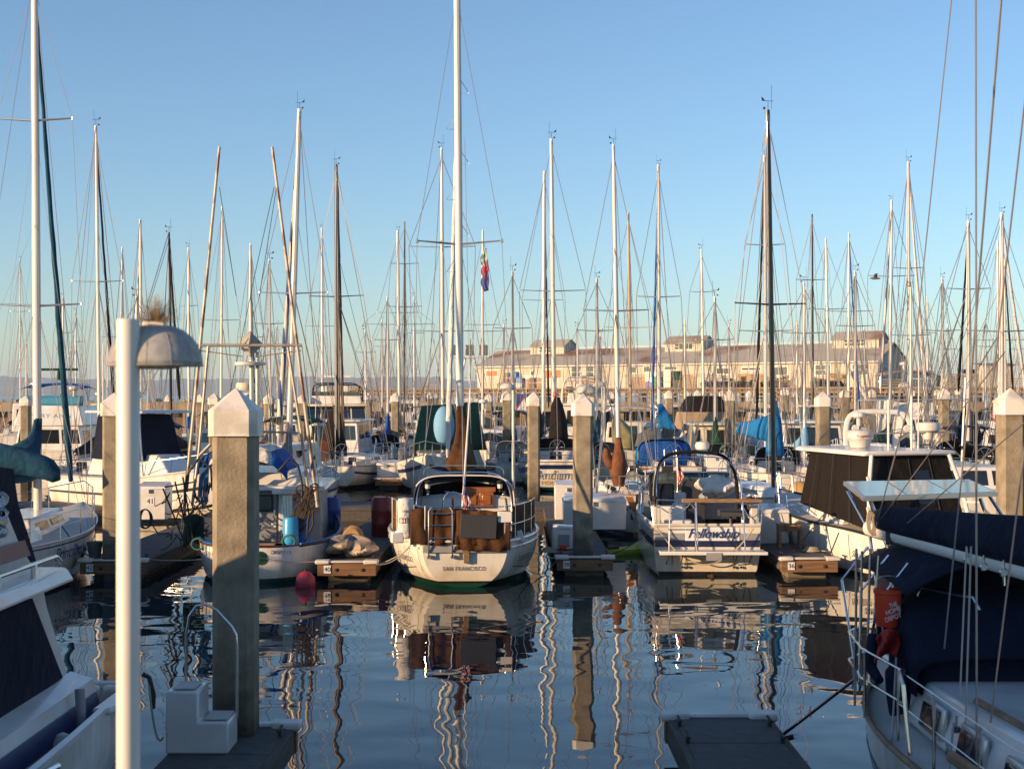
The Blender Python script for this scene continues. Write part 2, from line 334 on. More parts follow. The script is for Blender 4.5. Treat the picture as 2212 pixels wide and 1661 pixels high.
def sailboat(name, label, X, Y, rz=0, L=10, B=3.2, mast=None, hm=None, hull=None, mm=None, mr=.075, furl=None, fside=None, spreads=(), cover=None, dod=None,
             bimi=None, stripe_m=None, cab=True, tr=.6, boom=True, group='sailing boats moored in the harbour', rig=True, mz=None, boomlen=None, vane=True, detail=2, pul=True, zs=None, vtop=None, furlr=.085):
    """mast = (U base, U top, v top) in reference px, solved into the boat's own frame; fside = (U,v) where the furled sail ends low down"""
    root = thing(name, label, 'sailboat', (X,Y,0), R(rz), group)
    hz = zs or (L*.095, L*.082, L*.125); hl = Hull(L, B, zs=hz, tr=tr, draft=.45, tz=.02, e=.62, srake=-.12); root['_'] = 0; del root['_']
    hl.hull(hull or HW, root, nt=20 if detail > 1 else 14, na=9 if detail > 1 else 6)
    hl.deck(deckm, root)
    if detail > 1: hl.rail(teak if detail > 2 else alu, root, .022)
    hl.stripe(stripe_m or txtnavy, root, .80, .86)
    zd = hl.z(.5); cb = None
    if cab:
        h = house(L*.30, L*.72, B*.58, B*.36, zd-.05, zd+L*.042+.05, rf=.55, rb=-.05, tum=.12); mb = MB().hexa(h); mb.build('cabin', white, root, bevel=.06)
        windows(h, root, [('right',.1,.42,.35,.75),('right',.5,.85,.38,.72),('left',.15,.5,.38,.72),('left',.58,.9,.35,.75),('aft',.36,.64,.0,.9)])
        if detail > 1:
            for sx in (-1,1):
                MB().hexa([Vector((sx*x,y,z)) for x,y,z in ((B*.26,.5,zd-.05),(B*.34,.5,zd-.05),(B*.34,L*.31,zd-.05),(B*.26,L*.31,zd-.05),(B*.27,.5,zd+.26),(B*.31,.5,zd+.26),(B*.31,L*.31,zd+.30),(B*.27,L*.31,zd+.30))]).build('coaming', white, root, bevel=.02)
            wheel(root, Vector((0,L*.13,zd+.75)), .37, steel)
    # rigging
    myf = L*.56; mx0 = loc_of(root, (0,0,0))
    if mast:
        ub, ut, vt = mast; Mx, My = None, None
        # mast stands on the boat's centre line at the y whose column is ub
        c, s_ = math.cos(R(rz)), math.sin(R(rz)); best = None
        for i in range(0, 101):
            yl = L*(.35+.4*i/100); wx, wy = X-s_*yl, Y+c*yl; du = abs(CU+F*wx/wy-ub)+abs(yl-L*.56)*2.0
            if best is None or du < best[0]: best = (du, yl, wx, wy)
        myf = best[1]; wy = best[3]; xb = (ub-CU)/F*wy
        base = loc_of(root, (xb, wy, zd)); top = loc_of(root, P(ut, vt, wy))
    else:
        base = Vector((0, myf, zd)); top = Vector((0, myf, hm or L*1.25))
    mm = mm or mastw
    mo = MB().tube([base, base.lerp(top, .5), base.lerp(top, .8), top], [mr, mr, mr*.92, mr*.7], 10, sy=1.25).build('mast', mm, root)
    Yd = Y
    bowp = hl.pt(1, 1)+Vector((0,-.1,.05)); stn = Vector((0, .1, hl.z(0)))
    chain = [hl.pt(.56, 1, sx)+Vector((-.12*sx,0,0)) for sx in (-1,1)]
    wr = .011*max(.8, min(1.9, Y/38.0))
    rg = MB(); spm = MB()
    if rig:
        rg.tube([bowp, top], wr, 3); rg.tube([stn, top], wr, 3)
    tips = []
    for (vs, hw) in spreads:
        zsv = P(0, vs, (root.matrix_basis @ base).y).z if vs > 60 else vs
        k = (zsv-base.z)/(top.z-base.z); c = base.lerp(top, k); row = []
        M = Matrix.Rotation(-R(rz), 3, 'Z')
        for sx in (-1,1):
            tip = c+Vector((sx*hw, -.05, .05)); spm.tube([c, tip], [.035,.022], 5); spm.lathe(tip-Vector((0,0,.03)), [(.03,0),(.03,.06)], 5); row.append(tip)
        tips.append(row)
    tips.sort(key=lambda r: r[0].z)
    if tips: spm.build('spreader', mm if mm is not mastw else alu, mo)
    if rig:
        for i in (0,1):
            pts = [chain[i]]+[r[i] for r in tips]+[base.lerp(top, .97)]; rg.tube(pts, wr, 3)
            rg.tube([chain[i]+Vector((0,.35,0)), base.lerp(top, (tips[0][0].z-base.z)/(top.z-base.z) if tips else .5)], wr, 3)
            rg.tube([chain[i]+Vector((0,-.35,0)), base.lerp(top, (tips[0][0].z-base.z)/(top.z-base.z) if tips else .5)], wr, 3)
        rg.tube([base+Vector((.12,-.12,0)), top+Vector((.05,-.05,-.1))], wr*.8, 3)
        rg.tube([base+Vector((-.14,-.1,0)), top+Vector((-.05,-.05,-.3))], wr*.7, 3); rg.tube([stn+Vector((B*.3,.1,.1)), base.lerp(top,.55), stn+Vector((-B*.3,.1,.1))], wr*.6, 3)
        if boom: rg.tube([base+Vector((0,-(boomlen or L*.36),.9)), top+Vector((0,-.05,-.05))], wr*.7, 3)
        rg.tube([chain[0]+Vector((0,.1,0)), base.lerp(top,.72)], wr*.7, 3); rg.tube([chain[1]+Vector((0,.1,0)), base.lerp(top,.72)], wr*.7, 3)
        rg.build('rigging', wirem, root)
    if vane and (detail > 1 or int(abs(top.x)*97)%3): windvane(mo, top, .6+.4*((int(abs(top.z)*113)%10)/10))
    if boom:
        bl = boomlen or L*.36; be = base+Vector((0,-bl,.85)); bm = base+Vector((0,-.1,.8+.1))
        MB().tube([bm, be], .06, 8).build('boom', mm, root)
        if cover: sailcover(root, bm+Vector((0,0,.05)), be+Vector((0,0,.08)), cover)
        if rig: MB().tube([be, be+Vector((0,-.2,-.9))], .018, 4).build('mainsheet', ropew, root)
    if furl:
        if fside:
            low = loc_of(root, P(fside[0], fside[1], (root.matrix_basis @ (base*.35+bowp*.65)).y)); furled(root, low, base.lerp(top, .97), furl, r0=furlr)
        else: furled(root, bowp+Vector((0,0,.25)), base.lerp(top, .97), furl, r0=furlr)
    if dod: dodger(root, L*.24, B*.62, zd+.05, zd+1.15, L*.11, dod)
    if bimi:
        def fn(u, v): a = (v-.5)*2; return (a*B*.36, L*.04+L*.16*u, zd+1.95-.16*a*a-.08*(2*u-1)**2)
        canvas(fn, 6, 8, bimi, root, 'bimini')
        fr = MB()
        for yy in (L*.05, L*.19): fr.tube(arch(-B*.36, B*.36, zd, zd+1.93, L*.12, y1=yy, e=.4), .016, 5)
        fr.build('bimini_frame', steel, root)
    if pul:
        pr = MB(); r = .016 if Y < 60 else .02
        for k0, k1 in ((.62,1),):
            A = [hl.pt(t, 1, -1)*1 for t in (.88,.95,1)]; Bp = [hl.pt(t, 1, 1) for t in (1,.95,.88)]
            top_ = [p+Vector((0,.05,k0)) for p in A+Bp]; pr.tube(top_, r, 5)
            for p in (A[0], A[1], Bp[1], Bp[2]): pr.tube([p, p+Vector((0,.05,k0))], r, 5)
        pr.build('bow_pulpit', steel, root)
        pr = MB(); A = [hl.pt(t, 1, -1)+Vector((.08,0,0)) for t in (.14,.02)]; Bp = [hl.pt(t, 1, 1)-Vector((.08,0,0)) for t in (.02,.14)]
        for hh in (.33,.65):
            pr.tube([p+Vector((0,0,hh)) for p in A+Bp], r, 5)
        for p in A+Bp: pr.tube([p, p+Vector((0,0,.65))], r, 5)
        pr.build('stern_rail', steel, root)
        ln = MB()
        for sx in (-1,1):
            T = [.14,.3,.45,.6,.75,.88]
            for t in T[1:-1]: q = hl.pt(t, 1, sx)-Vector((.06*sx,0,0)); ln.tube([q, q+Vector((0,0,.62))], r*.8, 4)
            for hh in (.33,.62): ln.tube([hl.pt(t, 1, sx)+Vector((-.06*sx,0,hh)) for t in T], .007*max(1,Y/50), 3)
        ln.build('lifelines', steel, root)
    root_h = hl
    return root, hl, base, top
def motorboat(name, label, X, Y, rz=0, L=9, B=3.2, hull=None, zs=None, cabs=(), wins=(), hardtop=None, fly=None, canv=None, bimi=None, arch_=None, radar=None, ants=(), stripe_m=None, tr=.88,
              group='motor boats moored in the harbour', cat='motorboat', bow_rail=True, detail=1, outriggers=None, mastpole=None, deckdrop=.02, cabm=None, outboard=False):
    root = thing(name, label, cat, (X,Y,0), R(rz), group)
    hz = zs or (L*.10, L*.11, L*.17); hl = Hull(L, B, zs=hz, tr=tr, draft=.4, tz=-.1, e=.42, e2=.8, bowrake=1.2, srake=-.1, bowpow=2.4)
    hl.hull(hull or HK, root, nt=18, na=8); hl.deck(deckm, root, drop=deckdrop); hl.rail(white if detail else black, root, .035, name='rub_rail')
    if stripe_m: hl.stripe(stripe_m, root, .72, .84)
    last = None
    for i, c in enumerate(cabs):
        h = house(*c); MB().hexa(h).build('cabin', cabm or white, root, bevel=.05)
        if i < len(wins): windows(h, root, wins[i])
        last = h
    if hardtop:
        y0, y1, w, z = hardtop
        MB().hexa(house(y0, y1, w, w*.9, z, z+.10, .15, 0, .08)).build('hardtop', white, root, bevel=.04)
        po = MB(); zc = hl.z(.5)
        for sx in (-1,1):
            for yy in (y0+.2, y1-.3): po.tube([(sx*w*.42, yy-(.0 if yy < y0+1 else -.3), zc), (sx*w*.42, yy, z)], .03, 6)
        po.build('hardtop_frame', steel, root)
    if fly:
        y0, y1, w, z0, z1 = fly
        MB().hexa(house(y0, y1, w, w*.85, z0, z1, .4, 0, .05)).build('flybridge', white, root, bevel=.05)
        MB().hexa(house(y0+.1, y1+.02, w*.92, w*.78, z1, z1+.28, .45, 0, .03)).build('windscreen', wingl, root)
        st = MB()
        for sx in (-1,1): st.box((sx*w*.2, y0+.5, z1+.15), (.45,.45,.1)).box((sx*w*.2, y0+.3, z1+.4), (.45,.08,.5))
        st.build('helm_seat', white, root, bevel=.03)
    if bimi:
        m, y0, y1, w, z = bimi
        def fn(u, v): a = (v-.5)*2; return (a*w/2, y0+(y1-y0)*u, z-.28*abs(a)**3-.1*(2*u-1)**2)
        canvas(fn, 8, 12, m, root, 'bimini', .03); fr = MB()
        for yy in (y0+.1, (y0+y1)/2, y1-.1): fr.tube(arch(-w/2+.03, w/2-.03, z-1.25, z-.03, (y0+y1)/2, y1=yy, e=.35), .018, 5)
        fr.build('bimini_frame', steel, root)
    if canv:
        m, y0, y1, w, z0, z1 = canv
        MB().hexa(house(y0, y1, w, w*.9, z0, z1, .5, .15, .2)).build('canvas_enclosure', m, root, bevel=.06)
    if arch_:
        y, w, z0, z1 = arch_; MB().tube([Vector((p.x, p.y+.5*(p.z-z0)/(z1-z0)-.5, p.z)) for p in arch(-w/2, w/2, z0, z1, y, e=.4)], .075, 8, sy=1.6).build('radar_arch', white, root)
    if radar:
        x, y, z = radar; MB().lathe((x,y,z), [(.10,-.35),(.10,0),(.24,.02),(.3,.08),(.3,.2),(.24,.26),(.05,.28)], 18).build('radar_dome', white, root)
    for (x, y, z0, z1, lx) in ants:
        MB().tube([(x,y,z0),(x+lx,y,z1)], [.022,.012], 5).build('antenna', white, root)
    if mastpole:
        x, y, z0, z1 = mastpole; mp = MB().tube([(x,y,z0),(x,y,z1)], [.07,.04], 8); mp.tube([(x-.7,y,z0+(z1-z0)*.7),(x+.7,y,z0+(z1-z0)*.7)], .025, 5); mp.tube([(x-1.2,y+1,z0),(x,y,z0+(z1-z0)*.65)], .03, 5); mp.tube([(x+1.2,y+1,z0),(x,y,z0+(z1-z0)*.65)], .03, 5)
        mp.build('signal_mast', offwh, root)
    if outriggers:
        yb, zb, ln, tilt = outriggers
        for sx in (-1,1):
            MB().tube([(sx*B*.42, yb, zb), (sx*(B*.42+ln*math.sin(R(tilt))), yb, zb+ln*math.cos(R(tilt)))], [.045,.025], 6).build('outrigger', polem, root)
    if bow_rail:
        pr = MB(); T = [.5,.62,.74,.86,.95,1.0]
        A = [hl.pt(t, 1, -1)+Vector((.05,0,0)) for t in T]; Bp = [hl.pt(t, 1, 1)-Vector((.05,0,0)) for t in T][::-1]
        r = .018*max(1, Y/60)
        for hh in (.55,): pr.tube([p+Vector((0,.1,hh*min(1, .3+i*.2) if i < 5 else hh)) for i, p in enumerate(A)]+[p+Vector((0,.1,hh)) for p in Bp[:-1]]+[Bp[-1]+Vector((0,.1,.2))], r, 5)
        for p in A[1:]+Bp[:-1]: pr.tube([p, p+Vector((0,.1,.5))], r*.8, 4)
        pr.build('bow_rail', steel, root)
    if outboard:
        MB().box((0,-.25,.55), (.4,.55,.5), top=.8).box((0,-.2,.1), (.18,.3,.6)).build('outboard_motor', white if outboard == 1 else black, root, bevel=.05)
    return root, hl
# ---------------------------------------------------------------- camera, light, world
cam = bpy.data.cameras.new('camera'); co = bpy.data.objects.new('camera', cam); COL.objects.link(co); SC.camera = co
co.location = (0,0,H); co.rotation_euler = (R(90),0,0); cam.sensor_width = 36; cam.lens = 36*F/2212; cam.shift_y = (HV-830.5)/2212
cam.clip_end = 30000; cam.clip_start = .1
cam.dof.use_dof = True; cam.dof.focus_distance = 36; cam.dof.aperture_fstop = 3.6
ELEV, AZ = 10.5, 60
SC.view_settings.view_transform = 'Standard'; SC.view_settings.look = 'None'; SC.view_settings.exposure = EXPO = .85
w = bpy.data.worlds.new('World'); SC.world = w; w.use_nodes = True; wn, wl = w.node_tree.nodes, w.node_tree.links
sky = wn.new('ShaderNodeTexSky'); sky.sky_type = 'NISHITA'; sky.sun_disc = False; sky.sun_elevation = R(ELEV); sky.sun_rotation = R(180+AZ)
sky.air_density = 1.0; sky.dust_density = 0.15; sky.ozone_density = 3.4
hs_ = wn.new('ShaderNodeHueSaturation'); hs_.inputs['Saturation'].default_value = .97; tn_ = wn.new('ShaderNodeMix'); tn_.data_type = 'RGBA'; tn_.blend_type = 'MULTIPLY'; tn_.inputs[0].default_value = 1; tn_.inputs[7].default_value = (.97,1.0,1.03,1)
wl.new(sky.outputs[0], hs_.inputs['Color']); wl.new(hs_.outputs[0], tn_.inputs[6]); wl.new(tn_.outputs[2], wn['Background'].inputs[0]); wn['Background'].inputs[1].default_value = .115
sd = Vector((-math.sin(R(AZ))*math.cos(R(ELEV)), -math.cos(R(AZ))*math.cos(R(ELEV)), math.sin(R(ELEV))))
sl = bpy.data.lights.new('sun', 'SUN'); so = bpy.data.objects.new('sun', sl); COL.objects.link(so); sl.energy = 5.0; sl.angle = R(.6); sl.color = (1.0,.66,.36)
so.rotation_euler = sd.to_track_quat('Z','Y').to_euler(); so.location = (-60,-60,40)
# ---------------------------------------------------------------- water
def watermat(name, col, rough, layers):
    m = bpy.data.materials.new(name); m.use_nodes = True; n, l = m.node_tree.nodes, m.node_tree.links; b = n['Principled BSDF']
    b.inputs['Base Color'].default_value = lin(col); b.inputs['Roughness'].default_value = rough; b.inputs['IOR'].default_value = 1.333
    tc = n.new('ShaderNodeTexCoord'); prev = None
    for sc, st, dist, det in layers:
        mp = n.new('ShaderNodeMapping'); mp.inputs['Scale'].default_value = (sc[0],sc[1],1); l.new(tc.outputs['Object'], mp.inputs[0]); mp.inputs['Rotation'].default_value = (0,0,R(st))
        no = n.new('ShaderNodeTexNoise'); no.inputs['Scale'].default_value = 1; no.inputs['Detail'].default_value = det; no.inputs['Distortion'].default_value = .4; l.new(mp.outputs[0], no.inputs['Vector'])
        bp = n.new('ShaderNodeBump'); bp.inputs['Strength'].default_value = 1; bp.inputs['Distance'].default_value = dist; l.new(no.outputs['Fac'], bp.inputs['Height'])
        if prev: l.new(prev.outputs[0], bp.inputs['Normal'])
        prev = bp
    l.new(prev.outputs[0], b.inputs['Normal']); return m
hw = watermat('harbour_water', (.010,.020,.026), .015, [((.55,.68), 12, .026, 1.0), ((1.8,2.4), -25, .0016, 1)])
sw = watermat('open_sea', (.010,.028,.045), .12, [((.25,.5), 10, .9, 4)])
MB().add([(-400,-60,0),(400,-60,0),(400,166,0),(-400,166,0)], [(0,1,2,3)]).build('harbour_water', hw, smooth=False)['kind'] = 'structure'
MB().add([(-6000,166,-.004),(6000,166,-.004),(6000,9990,-.004),(-6000,9990,-.004)], [(0,1,2,3)]).build('sea', sw, smooth=False)['kind'] = 'structure'
# harbour bed, so the water has something under it
MB().add([(-6000,-80,-4.5),(6000,-80,-4.5),(6000,9990,-4.5),(-6000,9990,-4.5)], [(0,1,2,3)]).build('seabed', mat('seabed_mud', (.03,.03,.022), 1), smooth=False)['kind'] = 'structure'
# far hills across the bay
hm_ = mat('hill_vegetation', (.10,.095,.07), 1, col2=(.05,.055,.04), vs=.002)
def hz_(x):
    r = math.sin(x*.0011+1)*.5+math.sin(x*.0029)*.25+math.sin(x*.0083+2)*.1+math.sin(x*.021)*.05+math.sin(x*.067)*.025
    env = 1-max(0, min(1, (x+500)/900)); env2 = max(0,min(1,(x-1800)/700))*.45
    return max(6, (138+26*r)*(env+env2)+8*r)
def hfn(u, v):
    x = -4300+8600*u; k = math.sin(v*PI/2); return (x, 8800+900*v, hz_(x)*k*(1+.04*math.sin(x*.05+v*9)) if v else -1)
MB().grid(hfn, 240, 6).build('hills', hm_)['kind'] = 'structure'
# haze
hmm = bpy.data.materials.new('haze'); hmm.use_nodes = True; n, l = hmm.node_tree.nodes, hmm.node_tree.links; n.clear()
ho = MB().box((0, 4920, 95), (12000, 10100, 202)).build('haze', hmm, smooth=False); ho['kind'] = 'stuff'; out = n.new('ShaderNodeOutputMaterial')
pv = n.new('ShaderNodeVolumePrincipled'); pv.inputs['Color'].default_value = (.62,.80,1,1); pv.inputs['Density'].default_value = .00010; pv.inputs['Anisotropy'].default_value = .0; l.new(pv.outputs[0], out.inputs[1])
# ---------------------------------------------------------------- piles
def pile(label, u, Y, vt, w=.5, zc=.31, zp=.27, sign=None, rz=0, capw=1.18):
    x = (u-CU)/F*Y; zt = H-(vt-HV)/F*Y; root = thing('concrete_pile', label, 'pile', (x, Y+w/2, 0), rz, 'square concrete piles with white pyramid caps')
    h = w/2; c = w*.14
    def ring(s, z): return [Vector((a*s, b*s, z)) for a, b in ((-h+c,-h),(h-c,-h),(h,-h+c),(h,h-c),(h-c,h),(-h+c,h),(-h,h-c),(-h,-h+c))]
    MB().loft([ring(1,-4), ring(1,zt-zp-.02)]).build('shaft', concrete, root, smooth=False)
    k = capw
    MB().loft([ring(k*1.02, zt-zp-zc), ring(k, zt-zp-zc+.02), ring(k, zt-zp), ring(.03, zt)]).build('cap', capm, root, smooth=False, bevel=.012)
    return root
PL = [('large near concrete pile in front of the fishing boat, wearing the biggest white pyramid cap', 501, 16.7, 838, .5),
 ('concrete pile half hidden behind the white lamp post, beside finger 42', 241, 34.5, 848, .5),
 ('concrete pile at left in front of the cruiser with the blue bridge cover', 53, 74, 853, .5),
 ('far concrete pile left of the near lamp shade over the blue bridge cover', 93, 118, 853, .5),
 ('far concrete pile with a small white number band, left of the lamp post', 110, 124, 854, .5),
 ('far concrete pile right of the lamp post, in front of the breakwater', 361, 122, 853, .42),
 ('concrete pile just left of the large near pile, between two trolling poles', 430, 98, 851, .5),
 ('weathered pile cap peeping out behind the left shoulder of the large near pile', 461, 70, 849, .5),
 ('concrete pile between the large near pile and the blue striped furled sail', 580, 78, 850, .5),
 ('concrete pile behind the right trolling poles', 651, 92, 852, .5),
 ('concrete pile in front of the right end of the black windowed trawler', 767, 118, 846, .5),
 ('concrete pile alone in front of the breakwater, right of the trawler', 796, 118, 848, .5),
 ('concrete pile standing on the finger with the white dock box, shaded at its foot', 853, 88, 848, .5),
 ('left one of a close pair of far concrete piles beyond the green tarp', 928, 128, 847, .42),
 ('right one of a close pair of far concrete piles beyond the green tarp', 940, 126, 846, .42),
 ('concrete pile right of the green tarp with a shaded lower half', 1056, 98, 850, .5),
 ('broad sunlit concrete pile right of the green tarp', 1095, 76, 842, .5),
 ('concrete pile that carries the blue and white triangular sign', 1130, 112, 845, .5),
 ('concrete pile standing in front of the left side of the navy striped sailboat stern', 1153, 56, 846, .5),
 ('tall concrete pile at the end of finger 38, with a bird stained cap', 1260, 35.6, 849.5, .5),
 ('far concrete pile that carries the dark diamond sign', 1320, 110, 845, .5),
 ('concrete pile in shade just right of the blue furled sail', 1446, 92, 842, .5),
 ('small far concrete pile left of the black topped express cruiser', 1484, 128, 843, .42),
 ('concrete pile in front of the black and tan canvas of the express cruiser', 1507, 98, 842, .5),
 ('small far concrete pile behind the cream wheelhouse boat', 1560, 130, 843, .42),
 ('tall sunlit concrete pile in front of the cream wheelhouse boat', 1578, 74, 842, .5),
 ('far concrete pile with a small white number plate, left of the dark masts', 1619, 124, 843, .45),
 ('concrete pile right of the dark masts and above the blue sail cover', 1697, 100, 836, .5),
 ('small far concrete pile behind the pilothouse boat', 1720, 128, 843, .42),
 ('thick concrete pile in front of the pilothouse boat, left of the black enclosure', 1781, 52, 845, .5),
 ('concrete pile between the pilothouse boat and the radar arch', 1827, 88, 839, .5),
 ('concrete pile behind the left end of the white radar arch', 1885, 92, 839, .5),
 ('narrow far concrete pile left of a thicker pile near the right edge', 2026, 125, 840, .5),
 ('concrete pile between the radar dome and the navy sail covers', 2043, 70, 838, .5),
 ('far concrete pile behind the black furled sail at right', 2073, 122, 838, .5),
 ('big sunlit concrete pile at the right edge of the picture', 2191, 30, 838, .5)]
for lb, u, Y, vt, w_ in PL: pile(lb, u, Y, vt, w_)
# ---------------------------------------------------------------- docks
siderail = mat('dock_side_timber', (.10,.085,.07), .85, bump=.4, bs=10, col2=(.05,.042,.035), stretch=(3,.3,3), vs=5, detail=7)
def finger(label, x0, x1, y0, y1, num=None, z=.5, side='l', tip=True, name='dock_finger'):
    root = thing(name, label, 'dock', ((x0+x1)/2, y0, 0), 0, 'floating dock fingers'); w = x1-x0; L = y1-y0
    mb = MB(); n = max(2, int(L/1.22))
    for i in range(n): mb.box((0, (i+.5)*L/n, z-.04), (w-.18, L/n-.025, .08))
    mb.build('deck_boards', docktop, root, smooth=False, bevel=.006)
    fr = MB()
    for sx in (-1,1): MB().box((sx*(w/2-.06), L/2+.06, z-.16), (.14, L-.12, .30)).build('side_rail', siderail, root, smooth=False, bevel=.01)
    fr.box((0, -.03, z-.18), (w+.05, .16, .30)); fr.build('fascia', dockwood, root, smooth=False, bevel=.01)
    if tip:
        tr_ = MB()
        for sx in (-1,1): tr_.box((sx*(w/2-.10), -.03, z+.01), (.36, .30, .10))
        tr_.box((0,-.05,z+.015), (w-.5,.20,.05)); tr_.build('corner_bumper', offwh, root, bevel=.03)
        bo = MB()
        for x in (-.18*w/2-.14, .55*w/2): bo.lathe((x,-.115,z-.18), [(.045,0),(.045,.02),(.02,.035)], 10, 'Y')
        bo.build('bolt', rustm, root)
    MB().box((0, L/2+.15, z-.55), (w*.72, L-.2, .55)).build('float', floatm, root, bevel=.02)
    cl = MB()
    for sx in (-1,1):
        for yy in (.5, L*.5): cl.tube([(sx*(w/2-.1),yy-.14,z+.09),(sx*(w/2-.1),yy+.14,z+.09)], .02, 6).box((sx*(w/2-.1),yy,z+.04), (.04,.08,.08))
    cl.build('cleat', rustm, root)
    if num:
        xs = -w/2+.22 if side == 'l' else w/2-.22
        MB().box((xs, -.125, z-.17), (.17,.012,.19)).build('number_plate', signw, root, smooth=False)
        text(num, .16, (xs, -.136, z-.17), (1,0,0), (0,0,1), txtblack, root)
    return root
finger('floating dock finger with number 42 on its shaded end', (175-CU)/F*34.5, (312-CU)/F*34.5, 34.6, 51, '42')
finger('floating dock finger with a sunlit brown end numbered 40', (688-CU)/F*34.2, (810-CU)/F*34.2, 34.3, 51, '40')
finger('floating dock finger numbered 38 at the foot of the tall pile', (1205-CU)/F*35.2, (1322-CU)/F*35.2, 35.3, 51, '38')
finger('floating dock finger numbered 36 with a wooden stool on it', (1690-CU)/F*34.9, (1808-CU)/F*34.9, 35.0, 51, '36')
finger('dark floating dock end at the bottom right of the middle, with a taut mooring line', 1.98, 3.30, 17.75, 20.4, None).rotation_euler.z = PI
d_ = [o for o in COL.objects if o.name.startswith('dock_finger')][-1]; d_.location.y = 17.75
finger('near floating dock at the foot of the large near pile, with white boarding steps', -3.95, -2.70, 17.2, 24, None)
d_ = [o for o in COL.objects if o.name.startswith('dock_finger')][-1]; d_.location.y = 17.25; d_.rotation_euler.z = PI
finger('floating dock finger beyond the red drum with a white dock box on its end', (812-CU)/F*68.7, (868-CU)/F*68.7, 68.7, 90, None)
finger('floating dock finger behind the sailboat with the blue dodger', (1524-CU)/F*66, (1585-CU)/F*66, 66, 90, None)
finger('floating dock finger behind the two pale poles at left of the round stern sailboat', (460-CU)/F*70, (520-CU)/F*70, 70, 90, None)
root = thing('main_walkway', 'long floating main walkway that joins the dock fingers, with drums on it', 'dock', (0,52.6,0))
MB().box((0,0,.44), (60,3.0,.12)).build('deck_boards', docktop, root, smooth=False); MB().box((0,0,.18), (60.1,3.1,.38)).build('fascia', siderail, root, smooth=False)
root = thing('back_walkway', 'second floating walkway far behind, between the back rows of boats', 'dock', (0,91.5,0))
MB().box((0,0,.44), (110,2.6,.12)).build('deck_boards', docktop, root, smooth=False); MB().box((0,0,.18), (110.1,2.7,.38)).build('fascia', siderail, root, smooth=False)
# ---------------------------------------------------------------- breakwater wall
root = thing('breakwater_wall', 'long tan concrete breakwater wall with dark bays behind the boats', 'wall', (0,160,0))
bwm = mat('breakwater_concrete', (.36,.28,.18), .9, bump=.3, col2=(.27,.20,.125), stretch=(.3,1,1.5), vs=1.5, detail=8)
MB().box((-20,0,3.35), (230,1.6,1.1)).build('cap_beam', bwm, root, smooth=False)
MB().box((-20,1.3,.6), (230,.4,5.2)).build('panel_wall', mat('breakwater_planks', (.20,.13,.075), .9, col2=(.11,.07,.04), stretch=(4,1,.3), vs=2), root, smooth=False)
for i in range(46):
    MB().box((-132.5+i*5, .35, .4), (.7,1.3,4.8)).build('pier', bwm, root, smooth=False)
mb = MB(); rr = random.Random(3)
for i in range(260):
    x = -70+rr.uniform(0,62); s = rr.uniform(.4,1.1); a = [Vector((x+rr.uniform(-1,1)*s, 167+rr.uniform(-1,1)*s+rr.uniform(0,3), 3.3+rr.uniform(-.8,1)*s)) for _ in range(7)]
    c = sum(a, Vector())/7; a = [c+(p-c).normalized()*s for p in a]
    mb.add(a, [(0,1,2),(2,3,0),(3,4,5),(5,6,3),(0,3,6),(1,4,2),(2,4,3),(0,6,5),(0,5,1),(1,5,4)])
tag(mb.build('riprap', mat('boulder_rock', (.34,.27,.20), .95, var=.4), smooth=False), kind='stuff')
# ---------------------------------------------------------------- wharf and warehouse
A0 = Vector((57.9,220,0)); B0 = Vector((-6.6,264,0)); ex = (A0-B0).normalized(); ey = Vector((-ex.y, ex.x, 0)); WL = (A0-B0).length
ang = math.atan2(ex.y, ex.x)
wz = 5.9
wroot = thing('wharf', 'timber wharf on piles with stacked planks and bumper beams, under the warehouse', 'pier', (B0.x,B0.y,0), ang)
wtim = mat('wharf_timber', (.34,.24,.15), .9, col2=(.12,.085,.055), stretch=(.4,1,6), vs=2, bump=.3, detail=7)
MB().box((50,-1,wz-.3), (150,30,.6)).build('deck', mat('wharf_deck', (.22,.17,.12), .9, vs=1, var=.4), wroot, smooth=False)
mb = MB(); rr = random.Random(5)
for i in range(70):
    mb.box((-20+i*2.0, -16.1, wz-1.1-rr.uniform(0,.4)), (.32,.3,2.4))
for k in range(3):
    for i in range(36): mb.box((-22+i*4+rr.uniform(-.1,.1), -16.4-.05*k, wz-.15-k*.62), (3.9,.28,.26))
mb.build('fender_beams', wtim, wroot, smooth=False)
mb = MB()
for i in range(52):
    for j in (-15,-9,-3): mb.tube([(-22+i*3,j,-3),(-22+i*3,j,wz-.6)], .18, 7)
mb.build('support_piles', mat('creosote_pile', (.07,.045,.03), .9, var=.4), wroot)
mb = MB()
for i in range(40):
    if i%5: continue
    x = -18+i*3.4; mb.box((x,-15.6,wz+.55), (.12,.12,1.1))
    for zz in (.35,.7,1.05): mb.box((x+1.6,-15.6,wz+zz), (3.2,.06,.14))
mb.build('railing', wtim, wroot, smooth=False)
sid = mat('warehouse_boards', (.53,.50,.43), .85, col2=(.36,.29,.21), stretch=(5,5,.25), vs=1.1, detail=6, lo=.3, hi=.62)
def rootmat():
    m = mat('corrugated_roof', (.42,.39,.35), .7, col2=(.22,.125,.07), vs=.09, stretch=(1,2,1), detail=6, lo=.36, hi=.48)
    n, l = m.node_tree.nodes, m.node_tree.links; b = n['Principled BSDF']; tc = [x for x in n if x.type == 'TEX_COORD'][0]
    wv = n.new('ShaderNodeTexWave'); wv.inputs['Scale'].default_value = 1.1; wv.bands_direction = 'X'; l.new(tc.outputs['Object'], wv.inputs[0])
    bp = n.new('ShaderNodeBump'); bp.inputs['Distance'].default_value = .12; bp.inputs['Strength'].default_value = .9; l.new(wv.outputs['Fac'], bp.inputs['Height']); l.new(bp.outputs[0], b.inputs['Normal'])
    return m
rfm = rootmat()
